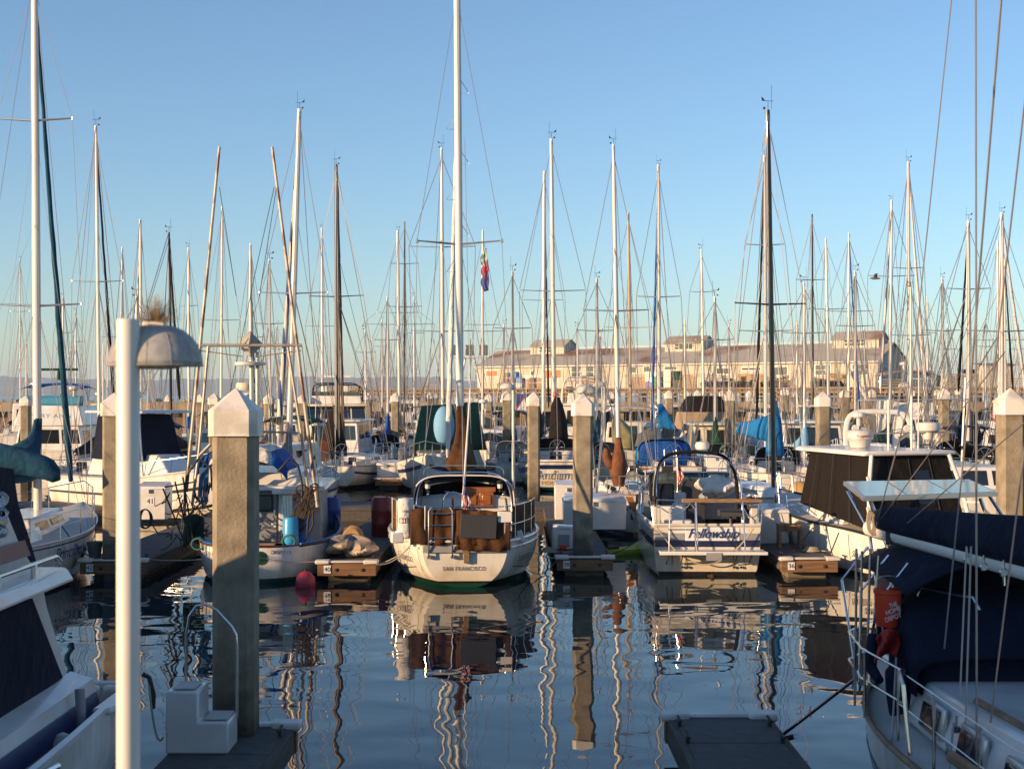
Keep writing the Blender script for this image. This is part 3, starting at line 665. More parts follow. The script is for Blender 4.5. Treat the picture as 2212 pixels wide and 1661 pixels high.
wr = thing('warehouse', 'long weathered wharf warehouse with a rusty corrugated roof and three roof monitors', 'building', (B0.x,B0.y,wz), ang)
D, EH, RH = 14.4, 4.4, 7.4
MB().add([(0,0,0),(WL,0,0),(WL,D,0),(0,D,0),(0,0,EH),(WL,0,EH),(WL,D,EH),(0,D,EH),(0,D/2,RH-.1),(WL,D/2,RH-.1)], [(0,1,5,4),(2,3,7,6),(1,2,6,9,5),(3,0,4,8,7)]).build('wall', sid, wr, smooth=False)
def roofslab(x0, x1, y0, y1, z0, zr, th=.12, ov=.5):
    ym = (y0+y1)/2; sl = (zr-z0)/(ym-y0); a = [(y0-ov,z0-ov*sl),(ym,zr),(y1+ov,z0-ov*sl),(y1+ov,z0-ov*sl-th),(ym,zr-th),(y0-ov,z0-ov*sl-th)]
    return MB().prism([(x0-ov*.6,y,z) for y,z in a][::-1], (x1-x0+ov*1.2,0,0))
rfo = roofslab(0, WL, 0, D, EH+.02, RH+.05).build('roof', rfm, wr, smooth=False)
MB().box((WL/2,-.62,EH-.28), (WL+.6,.14,.16)).build('gutter', capm, wr, smooth=False)
mb = MB()
for x in range(6, 78, 9): mb.tube([(x,-.08,EH-.3),(x,-.08,.1)], .06, 5)
mb.build('downpipe', offwh, wr)
for x0, x1 in ((8.8,16.4), (37.5,45.0), (68.6,76.5)):
    mh = thing.__call__ if 0 else None
    f0 = D/2-2.2; f1 = D/2+2.2; zb = EH+.35+ (RH-EH)*(f0/(D/2))-.35; zt = RH+.75; zr = RH+1.95
    mo = MB().add([(x0,f0,zb-.3),(x1,f0,zb-.3),(x1,f1,zb-.3),(x0,f1,zb-.3),(x0,f0,zt),(x1,f0,zt),(x1,f1,zt),(x0,f1,zt),(x0,D/2,zr-.1),(x1,D/2,zr-.1)], [(0,1,5,4),(2,3,7,6),(1,2,6,9,5),(3,0,4,8,7)]).build('roof_monitor', sid, wr, smooth=False)
    roofslab(x0, x1, f0, f1, zt, zr, .1, .35).build('roof', rfm, mo, smooth=False)
    xm = (x0+x1)/2
    for k in (-1,1):
        MB().box((xm+k*.95,f0-.03,zt-.75), (1.7,.08,1.15)).build('frame', signw, mo, smooth=False)
        g = MB()
        for a in (-.4,.4):
            for b in (-.27,.27): g.box((xm+k*.95+a, f0-.075, zt-.75+b), (.72,.02,.46))
        g.build('pane', window, mo, smooth=False)
def wwin(x, z, w, h, m=window, fr=signw, nx=2, nz=1, nm='window'):
    o = MB().box((x,-.03,z), (w+.2,.1,h+.2)).build(nm, fr, wr, smooth=False); g = MB()
    for i in range(nx):
        for j in range(nz): g.box((x-w/2+(i+.5)*w/nx, -.095, z-h/2+(j+.5)*h/nz), (w/nx-.08,.03,h/nz-.08))
    g.build('pane', m, o, smooth=False)
orb = mat('boarded_orange', (.50,.22,.09), .8, var=.3)
for x, z, w_, h_, m_, nx, nz in ((3.4,2.9,2.6,1.1,orb,2,1),(9.2,2.9,1.1,.8,window,2,1),(12.6,2.9,.7,.8,window,1,1),(16.9,2.7,4.0,1.6,orb,2,1),(22.0,3.0,1.9,2.4,wingl,1,2),(25.0,3.0,1.6,2.4,wingl,1,2),
        (33.9,3.3,1.2,1.1,wingl,1,1),(36.6,3.3,1.2,1.1,wingl,1,1),(41.3,3.5,2.4,.6,wingl,2,1),(51.4,2.9,2.6,1.0,window,2,1),(56.4,3.2,3.4,.45,black,3,1),(61.4,2.8,2.9,1.4,wingl,2,1),(69.0,2.9,2.6,1.7,wingl,3,2),(75.2,2.9,2.5,1.7,wingl,3,2)):
    wwin(x, z, w_, h_, m_, nx=nx, nz=nz)
drm = mat('warehouse_door', (.40,.29,.17), .85, col2=(.25,.17,.10), stretch=(1,1,8), vs=1)
for x, w_ in ((9.5,4.6),(25.2,4.2),(35,4.6),(44.5,3.4),(56.5,5.0),(71,3.2)):
    MB().box((x,-.03,1.2), (w_,.12,2.4)).build('door', drm, wr, smooth=False)
# shop boards
def board(x, z, w_, h_, s, sz, m=txtblack, bm=signw):
    o = MB().box((x,-.16,z), (w_,.12,h_)).build('sign_board', bm, wr, smooth=False); text(s, sz, (x,-.235,z), (1,0,0), (0,0,1), m, o, w=w_*.92)
board(11.2, 2.15, 7.4, .62, 'BAY SEAFOOD INC', .62)
board(35.2, 2.25, 6.2, .5, 'REGAL SEAFOOD CO.', .5, bm=sid)
board(47.5, 2.3, 3.6, .6, 'FISHING', .55, m=txtgrey, bm=sid)
o = MB().box((WL+.08,4.2,2.9), (.12,6,1.5)).build('sign_board', mat('sign_shade', (.40,.42,.45), .6), wr, smooth=False)
text('Monterey Fish', .8, (WL+.155,4.2,3.1), (0,1,0), (0,0,1), txtnavy, o, w=5.0); text('House & Market', .35, (WL+.155,4.2,2.45), (0,1,0), (0,0,1), txtnavy, o, w=2.6)
# bird spikes along ridge and eaves
mb = MB()
for i in range(300): mb.tube([(i*WL/299,D/2,RH+.05),(i*WL/299+.05,D/2,RH+.42)], .028, 3, cap=False)
mb.build('bird_spikes', offwh, wr)['kind'] = 'stuff'
# goods on the wharf
def W(x, y, z=0): return Vector((B0.x,B0.y,wz))+ex*x+ey*y+Vector((0,0,z))
def fishbin(label, x, y, m, z=0, w_=1.25, h_=.85, name='fish_bin'):
    r = thing(name, label, 'bin', W(x,y,z), ang, 'fish bins on the wharf')
    b_ = MB().box((0,0,h_/2+.08), (w_,1.1,h_-.1), top=1.04); b_.box((0,0,h_+.02), (w_*1.08,1.2,.08)); b_.build('tub', m, r, bevel=.03)
    f_ = MB(); [f_.box((k*w_*.35,0,.05), (.2,1.1,.1)) for k in (-1,0,1)]; f_.build('skid', m, r, smooth=False)
bins = [(14.8,greenp,0,'green fish bin at the foot of a tall crate stack, left of the red bins'),(17.3,redpl,.9,'red fish bin on the wharf stacked above a white one'),(17.4,signw,0,'white fish bin under the red one, left on the wharf'),(18.8,signw,0,'white fish bin right beside the one under the red bin'),
 (18.8,bluept,.9,'blue fish bin stacked right of the red one'),(17.6,lightb,1.8,'pale blue tote on top of the red fish bin'),(45.8,greenp,0,'bright green fish bin lowest in the stack right of the blue furled sail'),(45.8,greenp,.9,'bright green fish bin second in its stack'),(44.2,signw,.9,'cream fish bin above a violet one'),(44.2,mat('plastic_violet',(.12,.10,.42),.5),0,'violet fish bin at the foot of the row of tall stacks'),
 (47.6,cream,0,'cream fish bin lowest between the green stack and the dark green one'),(47.6,cream,.9,'cream fish bin second in its stack, right of the bright green stack'),(47.6,cream,1.8,'cream fish bin topmost of its stack beside the dark green stack'),(49.2,forest,0,'dark green fish bin lowest at right end of the row'),(49.2,forest,.9,'dark green fish bin second in the stack at right end of the row'),(49.2,forest,1.8,'dark green fish bin topmost at right end of the row'),(45.8,cream,1.8,'cream fish bin topmost on the bright green stack'),(44.2,cream,1.8,'cream fish bin topmost above the violet one'),
 (72.8,greenp,0,'green bin on the wharf near the right end of the warehouse')]
for x, m_, z_, lb in bins: fishbin(lb, x, -13.2+(0 if x < 40 else .5), m_, z_)
def crates(label, x, y, n, m, w_=1.15):
    r = thing('crate_stack', label, 'crates', W(x,y), ang, 'slatted crate stacks on the wharf')
    for k in range(n):
        b_ = MB()
        for j in range(4): b_.box((0,-.55,.14+k*.95+j*.22), (w_,.05,.15)); b_.box((w_/2,0,.14+k*.95+j*.22), (.05,1.1,.15)); b_.box((-w_/2,0,.14+k*.95+j*.22), (.05,1.1,.15))
        b_.box((0,0,.45+k*.95), (w_-.2,.9,.8)); b_.build('crate', m, r, smooth=False)
crates('tall stack of wooden crates left of the red and blue bins', 15.0, -12, 3, drm)
crates('stack of wooden crates right of the blue bin', 21.3, -13, 2, wtim); crates('stack of shaded crates near the first tall pale mast', 23.0, -13, 2, drm)
crates('stack of crates behind the arch of the workboat', 33.5, -13, 2, wtim); crates('low stack of pallets near the rusty door', 54.5, -13, 1, wtim); crates('stack of pallets at the right half of the wharf', 63.8, -13.5, 1, drm)
def traps(label, x, n, seed):
    rr = random.Random(seed); r = thing('crab_trap_pile', label, 'traps', W(x,-13.2), ang, 'piles of crab traps on the wharf'); mb = MB()
    for i in range(n):
        cx, cy, cz = rr.uniform(-2.4,2.4), rr.uniform(-.8,.8), .3+rr.choice((0,.5,1.0,1.5))*rr.random(); q = .45
        a = rr.uniform(0,PI)
        for zz in (-.2,.2): mb.tube([(cx+q*math.cos(2*PI*k/8), cy+q*math.sin(2*PI*k/8), cz+zz) for k in range(9)], .035, 4)
        for k in range(8): mb.tube([(cx+q*math.cos(2*PI*k/8), cy+q*math.sin(2*PI*k/8), cz-.2),(cx+q*math.cos(2*PI*k/8+a), cy+q*math.sin(2*PI*k/8+a), cz+.2)], .02, 3)
    mb.build('trap_frames', rustm, r); MB().box((0,.2,.5), (4.4,1,.9), top=.8).build('netting', netm, r)
traps('pile of crab traps under the small shaded windows', 56.5, 34, 1); traps('pile of crab traps right of the first long trap pile', 61.0, 34, 2); traps('pile of crab traps between two dark masts', 66.5, 34, 3); traps('pile of crab traps by the green bin near the gable end', 75.2, 34, 4)
def lamp(label, loc, h, k=1, m=offwh, rz=0, bird=False, arm=.3, r=.055, sr=.26):
    t = thing('dock_lamp', label, 'lamp post', loc, rz, 'dock lamps with half dome shades'); MB().tube([(0,0,0),(0,0,h)], r, 20).build('post', m, t)
    return t
# tanks, drums and the shed at the far right of the wharf
def Wp(u, Y): return Vector(((u-CU)/F*Y, Y, wz))
wy = thing('wharf_end', 'right arm of the timber wharf carrying drums, stacked timber and a small shed', 'pier', (82,214,0), 0)
MB().box((0,0,wz-.35), (62,22,.6)).build('deck', MATS['wharf_deck'], wy, smooth=False)
mb = MB(); rr = random.Random(8)
for k in range(3):
    for i in range(16): mb.box((-30+i*4+rr.uniform(-.1,.1),-11.2,wz-.15-k*.62), (3.9,.28,.26))
for i in range(32): mb.box((-30+i*2,-11,wz-1.2), (.3,.3,2.2))
mb.build('fender_beams', wtim, wy, smooth=False); mb = MB()
for i in range(20):
    for j in (-10,-4): mb.tube([(-30+i*3.1,j,-3),(-30+i*3.1,j,wz-.6)], .18, 7)
mb.build('support_piles', MATS['creosote_pile'], wy)
t = thing('tank_stack', 'stack of dark caged water tanks at the gable end of the warehouse', 'tanks', Wp(1990,210)); 
for x_ in (-1.1,.6):
    for z_ in (0,1.3):
        MB().box((x_+(.0),0,z_+.62), (1.4,1.2,1.1)).build('tank', mat('tank_plastic',(.10,.12,.16),.4), t, bevel=.05); g = MB()
        for q in range(6): g.box((x_-.7+q*.28,-.63,z_+.62), (.04,.04,1.2)); g.box((x_,-.63,z_+.08+q*.22), (1.45,.04,.04))
        g.build('cage', steel, t, smooth=False)
for u, m_, lb in ((2027,forest,'dark green oil drum on the wharf right of the caged tanks'),(2036,tanc,'olive oil drum on the wharf between the dark drum and the pale tote'),(2058,redpl,'red gas bottle on the wharf right of the pale tote')):
    t = thing('drum', lb, 'drum', Wp(u,210)); MB().lathe((0,0,0), [(.3,0),(.31,.3),(.29,.32),(.31,.6),(.29,.62),(.3,1.75),(.27,1.78)], 12).build('barrel', m_, t); MB().lathe((0,0,1.78), [(.06,0),(.06,.05)], 8).build('bung', steel, t)
t = thing('tote', 'pale ribbed fish tote on the wharf right of the drums', 'bin', Wp(2048,209)); MB().box((0,0,.7), (1.6,1.2,1.3), top=1.05).build('tub', cream, t, bevel=.05); g = MB(); [g.box((-.7+q*.28,-.62,.7), (.08,.08,1.2)) for q in range(6)]; g.build('ribs', cream, t)
t = thing('timber_stack', 'neat stack of pale squared timbers on the right arm of the wharf', 'timber', Wp(2086,208)); mb = MB(); rr = random.Random(4)
for k in range(7):
    for q in range(4): mb.box((rr.uniform(-.3,.3)+.2*(k%2), q*.4, .2+k*.29), (5.6,.3,.2))
mb.build('timbers', mat('pale_timber',(.55,.48,.40),.8,var=.3), t, smooth=False)
t = thing('pickup_truck', 'dark pickup truck behind the stack of timbers, only its cab showing', 'pickup', Wp(2096,212)); h_ = house(-.9,1.0,2.9,2.7,1.9,2.75,.3,.3,.35); MB().box((0,0,1.4), (5,1.9,.9)).build('body', darkpt, t, bevel=.08); MB().hexa(h_).build('cab', darkpt, t, bevel=.06); windows(h_, t, [('aft',.1,.9,.2,.85)])
mb = MB(); [mb.lathe((x_,y_,.4),[(.4,-.12),(.4,.12)],14,'Y') for x_ in (-1.6,1.6) for y_ in (-.9,.9)]; mb.build('wheel', black, t)
t = thing('wharf_shed', 'small pale boarded shed with a dark eave near the right edge', 'shed', Wp(2148,208)); MB().box((0,0,1.6), (4.6,3.4,3.2)).build('wall', sid, t, smooth=False); MB().hexa([Vector(p) for p in ((-2.6,-2,3.2),(2.6,-2,3.2),(2.6,2,3.5),(-2.6,2,3.5),(-2.6,-2,3.35),(2.6,-2,3.35),(2.6,2,3.65),(-2.6,2,3.65))]).build('roof', greyc, t, smooth=False); MB().box((.9,-1.72,1.1), (.9,.08,2.1)).build('door', drm, t)
# ---------------------------------------------------------------- small makers
def ring_pts(c, rx, ry, n=14, ph=0): return [Vector((c[0]+rx*math.cos(2*PI*j/n+ph), c[1]+ry*math.sin(2*PI*j/n+ph), c[2])) for j in range(n)]
def drape(root, prof, m, name='sail_cover', n=18, folds=.06, seed=1):
    """hanging cloth built from stacked rings: (x, y, z, rx, ry)"""
    rr = random.Random(seed); ph = [rr.uniform(0,6) for _ in range(3)]; rings = []
    for i, (x,y,z,rx,ry) in enumerate(prof):
        rings.append([Vector((x+rx*math.cos(a)*(1+folds*math.sin(5*a+ph[0]+i*.25)+folds*.6*math.sin(9*a+ph[1])), y+ry*math.sin(a)*(1+folds*math.sin(4*a+ph[2]+i*.3)), z+.02*math.sin(3*a+i))) for a in [2*PI*j/n for j in range(n)]])
    return MB().loft(rings).build(name, m, root, ang=60)
def flag(root, pts_top, w, h, m1, name='flag', seed=0):
    """hanging cloth flag folded by gravity, from its hoist point down"""
    x, y, z = pts_top; rr = random.Random(seed)
    return MB().grid(lambda u, v: (x+w*(.15+.85*math.sin(v*PI*.9)**.6)*u+.03*math.sin(v*9+u*3), y+.04*math.sin(u*11+v*3), z-h*v-.1*u), 8, 12).build(name, m1, root, solid=.01)
def usflag(root, p, w, h):
    m = bpy.data.materials.get('flag_stars_stripes')
    if not m:
        m = mat('flag_stars_stripes', 1, .8); n, l = m.node_tree.nodes, m.node_tree.links; b = n['Principled BSDF']
        tc = n.new('ShaderNodeTexCoord'); sx = n.new('ShaderNodeSeparateXYZ'); l.new(tc.outputs['Generated'], sx.inputs[0])
        def M(op, a, b_=None):
            q = n.new('ShaderNodeMath'); q.operation = op
            for i, v in enumerate((a, b_)):
                if v is None: continue
                if isinstance(v, (int, float)): q.inputs[i].default_value = v
                else: l.new(v, q.inputs[i])
            return q.outputs[0]
        st = M('GREATER_THAN', M('FRACT', M('MULTIPLY', sx.outputs['X'], 4)), .5); can = M('GREATER_THAN', sx.outputs['Z'], .62)
        m1 = n.new('ShaderNodeMix'); m1.data_type = 'RGBA'; m1.inputs[6].default_value = (.45,.03,.04,1); m1.inputs[7].default_value = (.6,.57,.54,1); l.new(st, m1.inputs[0])
        m2 = n.new('ShaderNodeMix'); m2.data_type = 'RGBA'; l.new(m1.outputs[2], m2.inputs[6]); m2.inputs[7].default_value = (.03,.04,.16,1); l.new(can, m2.inputs[0]); l.new(m2.outputs[2], b.inputs['Base Color'])
    return flag(root, p, w, h, m)
def line(label, pts, m=ropew, r=.012, name='mooring_line', group='mooring lines', n=5):
    o = MB().tube(pts, r, n).build(name, m); return tag(o, label, 'rope', group)
def drum(label, u, v, Y, d, h, m, top=None, band=True):
    p = P(u, v, Y); t = thing('drum', label, 'drum', p, 0)
    r = d/2; MB().lathe((0,0,0), [(r*.93,0),(r,.04),(r,h*.3),(r*1.04,h*.33),(r,h*.36),(r,h*.62),(r*1.04,h*.65),(r,h*.68),(r,h*.9),(r*.9,h*.97),(r*.88,h)], 28).build('barrel', m, t)
    MB().lathe((r*.45,0,h), [(.04,-.02),(.04,.03),(.03,.04)], 10).build('bung', top or m, t)
    return t
def dockbox(label, u, v, Y, w, d, h, num=None, m=None):
    p = P(u, v, Y); t = thing('dock_box', label, 'dock box', (p.x, p.y, .5), 0, 'white dock boxes on the walkways')
    MB().box((0,d/2,h/2-.04), (w,d,h-.08), top=1.02).build('chest', m or white, t, bevel=.03)
    MB().hexa([Vector(q) for q in ((-w/2-.04,-.04,h-.1),(w/2+.04,-.04,h-.1),(w/2+.04,d+.04,h-.1),(-w/2-.04,d+.04,h-.1),(-w/2,0,h),(w/2,0,h),(w/2-.04,d-.04,h+.12),(-w/2+.04,d-.04,h+.12))]).build('lid', m or white, t, bevel=.03)
    MB().box((0,-.03,h-.16), (.1,.04,.12)).build('latch', steel, t)
    if num: MB().box((0,-.012,h*.55), (.26,.012,.28)).build('number_plate', signw, t); text(num, .24, (0,-.022,h*.55), (1,0,0), (0,0,1), txtblack, t)
    return t
# ================================================================ centre: round stern sailboat "SAN FRANCISCO"
t, rz = None, 2.5
root = thing('sailboat', 'white round stern sailboat with SAN FRANCISCO on its transom and brown canvas round the cockpit', 'sailboat', ((1004-CU)/F*33.4, 33.4, 0), R(rz), 'sailing boats moored in the harbour')
hs = Hull(10.6, 3.95, zs=(1.13,1.08,1.65), tr=.52, tz=-.02, draft=.6, e=.78, e2=.95, tm=.36, srake=-.28)
hs.hull(hullmat('hull_sf', top=(.73,.72,.68), bottom=(.008,.075,.05), stripe=(.03,.012,.008), z1=.10, z2=.15), root, nt=34, na=16)
hs.deck(deckm, root, drop=.10); hs.rail(white, root, .045, name='toe_rail'); hs.rail(white, root, .03, dz=-.16, name='rub_rail', stern=False, t0=.01)
hs.stripe(txtblack, root, .66, .672, t0=.05)
tn = Vector((0,-.28,1)).normalized()   # up along the raked transom
def tp(x, z, off=.012): return Vector((x, -.28*z-off, z))
text('SAN FRANCISCO', .150, tp(-.02,.46), (1,0,0), tn, txtgrey, root, w=1.02, sp=1.18)
text('Esperanza', .26, hs.pt(.10, .80, -1, .05)+Vector((0,-.02,0)), (.35,-.93,0), (0,0,1), txtgrey, root, shear=.4)
text('Esperanza', .26, hs.pt(.10, .80, 1, .05)+Vector((0,-.02,0)), (.35,.93,0), (0,0,1), txtgrey, root, shear=.4)
MB().box((0,-.30,.95), (2.0,.05,.16)).build('transom_trim', grayp, root, bevel=.01)
MB().prism([tp(-.04,1.0),tp(.10,1.0),tp(.10,.62),tp(-.02,.60)], (0,-.08,0)).build('rudder_fitting', teak, root)
ld = MB()
for sx in (-.86,-.30):
    ld.tube([tp(sx,.76,.10),(sx,-.40,1.1),(sx,-.36,1.86),(sx+(.06 if sx < -.5 else -.06),-.33,1.95)], .020, 8)
for z in (1.22,1.52,1.80): ld.tube([(-.86,-.38,z),(-.30,-.38,z)], .014, 6)
ld.tube([(-.80,-.33,1.95),(-.36,-.33,1.95)], .018, 6); ld.build('boarding_ladder', steel, root)
fo = MB(); [fo.lathe(tp(sx,.76,.02), [(.05,0),(.05,.05),(.03,.09)], 10, 'Y') for sx in (-.86,-.30)]; fo.build('ladder_foot', steel, root)
# brown weather cloths round the cockpit rail
def wcloth(t0, t1, sd, z0=.05, z1=.82, nm='weather_cloth'):
    def fn(u, v):
        p = hs.pt(t0+(t1-t0)*u, 1, sd); return (p.x-.09*sd, p.y, p.z+z0+(z1-z0)*v+.02*math.sin(u*17)*(1-v)-.03*math.sin(u*PI*3)*v)
    canvas(fn, 24, 5, brownc, root, nm, .012)
wcloth(.035, .30, -1); wcloth(.035, .30, 1)
canvas(lambda u, v: (-1.30+1.62*u, -.25-.12*(1-v)+.03*math.sin(u*25+v*2), 1.06+.84*v+.015*math.sin(u*12)), 36, 6, brownc, root, 'weather_cloth')
canvas(lambda u, v: (-.20+1.28*u, -.36-.05*(1-v)+.03*math.sin(u*21+v*3), .93+.95*v+.015*math.sin(u*15)-.02*u), 30, 6, brownc, root, 'weather_cloth')
MB().box((.32,-.46,1.50), (.86,.03,.56), ry=R(2.5)).build('solar_panel', mat('solar_cells', (.035,.035,.04), .55), root, bevel=.008)
rl = MB()
for z in (1.5,1.95):
    A = [hs.pt(q, 1, -1)+Vector((.08,0,z-1.12)) for q in (.3,.2,.1,.03,0)]; B_ = [hs.pt(q, 1, 1)+Vector((-.08,0,z-1.12)) for q in (0,.03,.1,.2,.3)]; rl.tube(A+B_, .016, 6)
for q in (0,.05,.12,.2,.3):
    for sx in (-1,1): p = hs.pt(q, 1, sx)+Vector((-.08*sx,0,0)); rl.tube([p,p+Vector((0,0,.85))], .016, 6)
rl.build('stern_rail', steel, root)
MB().lathe((-1.42,-.02,1.18), [(.10,0),(.19,.03),(.20,.1),(.19,.5),(.20,.88),(.17,.96),(.05,.98)], 14).build('liferaft_canister', whitec, root)
text('\u25a1\u25a1', .16, (-1.44,-.235,1.62), (1,0,0), (0,0,1), txtblack, root); text('LIFE', .07, (-1.44,-.235,1.85), (1,0,0), (0,0,1), txtblack, root)
MB().box((-1.62,-.12,1.22), (.30,.25,.26), rz=.2).build('locker', white, root, bevel=.03)
MB().box((.95,-.32,1.72), (.34,.2,.26)).tube([(.95,-.34,1.6),(.93,-.34,1.15)], .035, 8).build('antenna_box', white, root, bevel=.02)
# cockpit and doghouse
h = house(3.0, 7.2, 2.5, 1.7, 1.0, 1.95, rf=.6, rb=0, tum=.12); MB().hexa(h).build('cabin', white, root, bevel=.06)
windows(h, root, [('right',.2,.5,.4,.75),('right',.6,.85,.4,.75),('left',.15,.4,.4,.75),('left',.5,.8,.4,.75)])
MB().hexa(house(.5, 3.0, 3.0, 3.0, 1.03, 1.3, 0, 0, .1)).build('cockpit_seat', white, root, bevel=.03)
canvas(lambda u, v: ((v-.5)*2.9, 3.05, 1.25+u*(.80-.14*(2*v-1)**2)), 3, 10, white, root, 'bulkhead', .04)
for dx in (0,.38):
    d_ = MB().box((.22+dx,2.96,1.88), (.37,.06,.42)).build('companionway_door', woodv, root, bevel=.012)
    MB().box((.22+dx,2.92,1.88), (.24,.03,.26)).build('panel', woodv, d_, bevel=.02)
MB().box((.41,2.96,2.15), (.86,.07,.13)).build('door_lintel', woodv, root, bevel=.01)
MB().lathe((.41,2.90,1.86), [(.02,0),(.02,.04)], 8, 'Y').build('door_handle', chromem, root)
MB().tube(arch(-.55,-.02,1.5,2.15,1.9,e=.6), .018, 8).tube([(-.28,1.9,1.2),(-.28,1.9,2.0)], .03, 8).build('steering_wheel', chromem, root)
wn_ = MB(); [wn_.lathe((x,2.9,2.02), [(.06,0),(.05,.05),(.07,.10),(.03,.12)], 12) for x in (-.95,-.45,1.05)]; wn_.build('winch', chromem, root)
canvas(lambda u, v: ((-math.copysign(abs(math.cos(PI*v))**.5, math.cos(PI*v)))*(1.30-.1*u), 2.5+1.7*u, 1.5+(1.03-.25*u**2)*(math.sin(PI*v)**.42 if 0 < v < 1 else 0)), 6, 26, blackc, root, 'dodger', .02)
canvas(lambda u, v: ((v-.5)*2.2, 4.1-.2*u, 1.45+.85*u*(1-.2*(2*v-1)**2)), 2, 8, blackc, root, 'dodger_window')
MB().tube(arch(-1.31,1.31,1.5,2.545,2.48,26,e=.45), .021, 8).build('dodger_rim', white, root)
MB().tube(arch(-1.22,1.22,1.3,2.62,2.0,26,y1=2.7,e=.45), .016, 6).tube(arch(-1.05,1.05,2.55,2.78,2.9,10,e=.5), .012, 5).build('dodger_frame', steel, root)
for sx in (-1,1):
    canvas(lambda u, v: (sx*(1.28+.30*(1-v)), 2.48-1.0*u*(1-v*.9), 1.28+1.0*v), 4, 6, brownc, root, 'side_curtain')
    l_ = MB().lathe((sx*.93,2.35,2.28), [(.02,.16),(.09,.12),(.075,.1),(.055,-.08),(.03,-.1),(.02,-.16)], 8).build('lantern', black, root); MB().lathe((sx*.93,2.35,2.28), [(.062,-.06),(.072,.09)], 8).build('lantern_glass', cream, l_)
def wp(u, v, Y): return loc_of(root, P(u, v, Y))
ms = MB().tube([wp(994,1010,39.6), wp(992,600,39.6), wp(989,200,39.6), wp(986,-160,39.6)], [.085,.085,.08,.07], 12, sy=1.3).build('mast', mastw, root)
sp = MB(); tips = []
for u in (901,1084): sp.tube([wp(989,528,39.6), wp(u,520,39.3)], [.035,.022], 6); sp.lathe(wp(u,520,39.3)-Vector((0,0,.06)), [(.05,0),(.03,.12)], 6)
sp.build('spreader', alu, ms)
stp = MB()
for i, v in enumerate((202,280,354,432,510,588)):
    s_ = -1 if i%2 else 1; a = wp(989,v,39.6); stp.tube([a, a+Vector((s_*.32,0,0)), a+Vector((0,0,.5))], .010, 4)
stp.build('mast_step', steel, ms)
rg = MB(); W_ = .009
for a, b in (((901,520,39.3),(982,20,39.6)),((1084,520,39.3),(992,20,39.6)),((901,520,39.3),(893,1060,39.3)),((1084,520,39.3),(1112,1060,39.3)),((1000,560,39.6),(1090,1040,39)),((985,560,39.6),(905,1040,39)),((986,-100,39.6),(1001,1098,33.5)),((1004,300,39.6),(1018,980,38.5)),((1009,600,39),(1047,1010,37))): rg.tube([wp(*a), wp(*b)], W_, 3)
rg.build('rigging', wirem, root)
furled(root, wp(967,988,41), wp(985,340,41), whitec, r0=.085, r1=.06)
z9 = wp(994,905,39.2); drape(root, [(z9.x,z9.y,4.30,.10,.12),(z9.x+.02,z9.y-.1,4.0,.15,.3),(z9.x+.05,z9.y-.3,3.65,.17,.5),(z9.x+.06,z9.y-.4,3.3,.24,.75),(z9.x+.02,z9.y-.6,3.0,.33,1.1),(z9.x+.0,z9.y-.7,2.72,.42,1.3),(z9.x+.02,z9.y-.7,2.58,.34,1.2)], brownc, folds=.16, n=30)
MB().tube([wp(999,1097,33.6), wp(1014,871,34.4)], [.030,.022], 8).build('flag_staff', white, root)
usflag(root, wp(1001,1045,33.6), .16, .62)
rr_ = MB(); rr_.tube(sag(hs.pt(.02,1,-1)+Vector((0,0,.1)), hs.pt(.10,1,-1)+Vector((-.6,-1.3,-.5)), .2), .014, 5); rr_.build('dock_line', ropew, root)
line('pale mooring line sagging from the round stern sailboat to finger 38', sag(P(1098,1165,33.6), P(1218,1178,37.2), .8, 14)); line('mooring line from the port quarter of the round stern sailboat to finger 40', sag(P(905,1165,33.6), P(800,1222,34.6), .12, 8))
line('second mooring line from the round stern sailboat across to the corner of finger 38', sag(P(1112,1160,33.6), P(1206,1205,35.4), .15, 8))
# ================================================================ left: fishing boat
root = thing('fishing_boat', 'white fishing boat with trolling poles, grey wheelhouse door and blue and white awning', 'fishing boat', ((548-CU)/F*34, 34.0, 0), R(1), 'motor boats moored in the harbour')
hf = Hull(10.5, 3.5, zs=(.88,.92,1.7), tr=.02, tz=-.1, draft=.7, e=.5, e2=.9, tm=.24, stempow=.36, srake=-.05); hf.hull(hullmat('hull_fisher', top=(.73,.71,.67), bottom=(.015,.075,.045), stripe=(.02,.09,.06), z1=.08, z2=.12), root, nt=36, na=14)
hf.deck(mat('fish_deck', (.16,.18,.2), .8), root, drop=.42, inset=.03); hf.rail(mat('rail_red_brown', (.12,.03,.02), .5), root, .035, name='cap_rail'); hf.rail(bluept, root, .03, dz=.05, name='bulwark_trim', t0=.04, stern=False)
def wf(u, v, Y): return loc_of(root, P(u, v, Y))
text('DAMAH E', .14, wf(443,1196,34.06), (1,-.10,0), (0,0,1), txtnavy, root, w=.42, shear=.1); text('MONTEREY CA', .13, wf(604,1193,34.02), (1,.07,0), (0,0,1), txtnavy, root, w=.56, shear=.2)
MB().lathe(wf(563,1205,33.99), [(.16,0),(.17,.02),(.12,.03)], 16, 'Y').build('hawse_hole', forest, root)
h = house(3.6, 7.2, 2.5, 2.1, .6, 2.05, .3, 0, .05); hw_ = MB().hexa(h).build('wheelhouse', grayp, root, bevel=.04)
MB().hexa(house(3.3, 7.4, 2.75, 2.4, 2.05, 2.17, .1, 0, .03)).build('roof', white, root, bevel=.03)
MB().hexa([Vector(p) for p in ((-1.5,3.7,2.15),(.75,3.7,2.15),(.6,6.4,2.15),(-1.4,6.4,2.15),(-1.35,4.0,2.5),(.6,4.0,2.5),(.5,6,2.6),(-1.2,6,2.6))]).build('roof_fairing', white, root, bevel=.05)
d0 = wf(573,1097,37.5); dr = MB().box((d0.x,3.57,1.42), (.62,.06,1.55)).build('door', mat('door_grey', (.22,.225,.22), .5), root, bevel=.02)
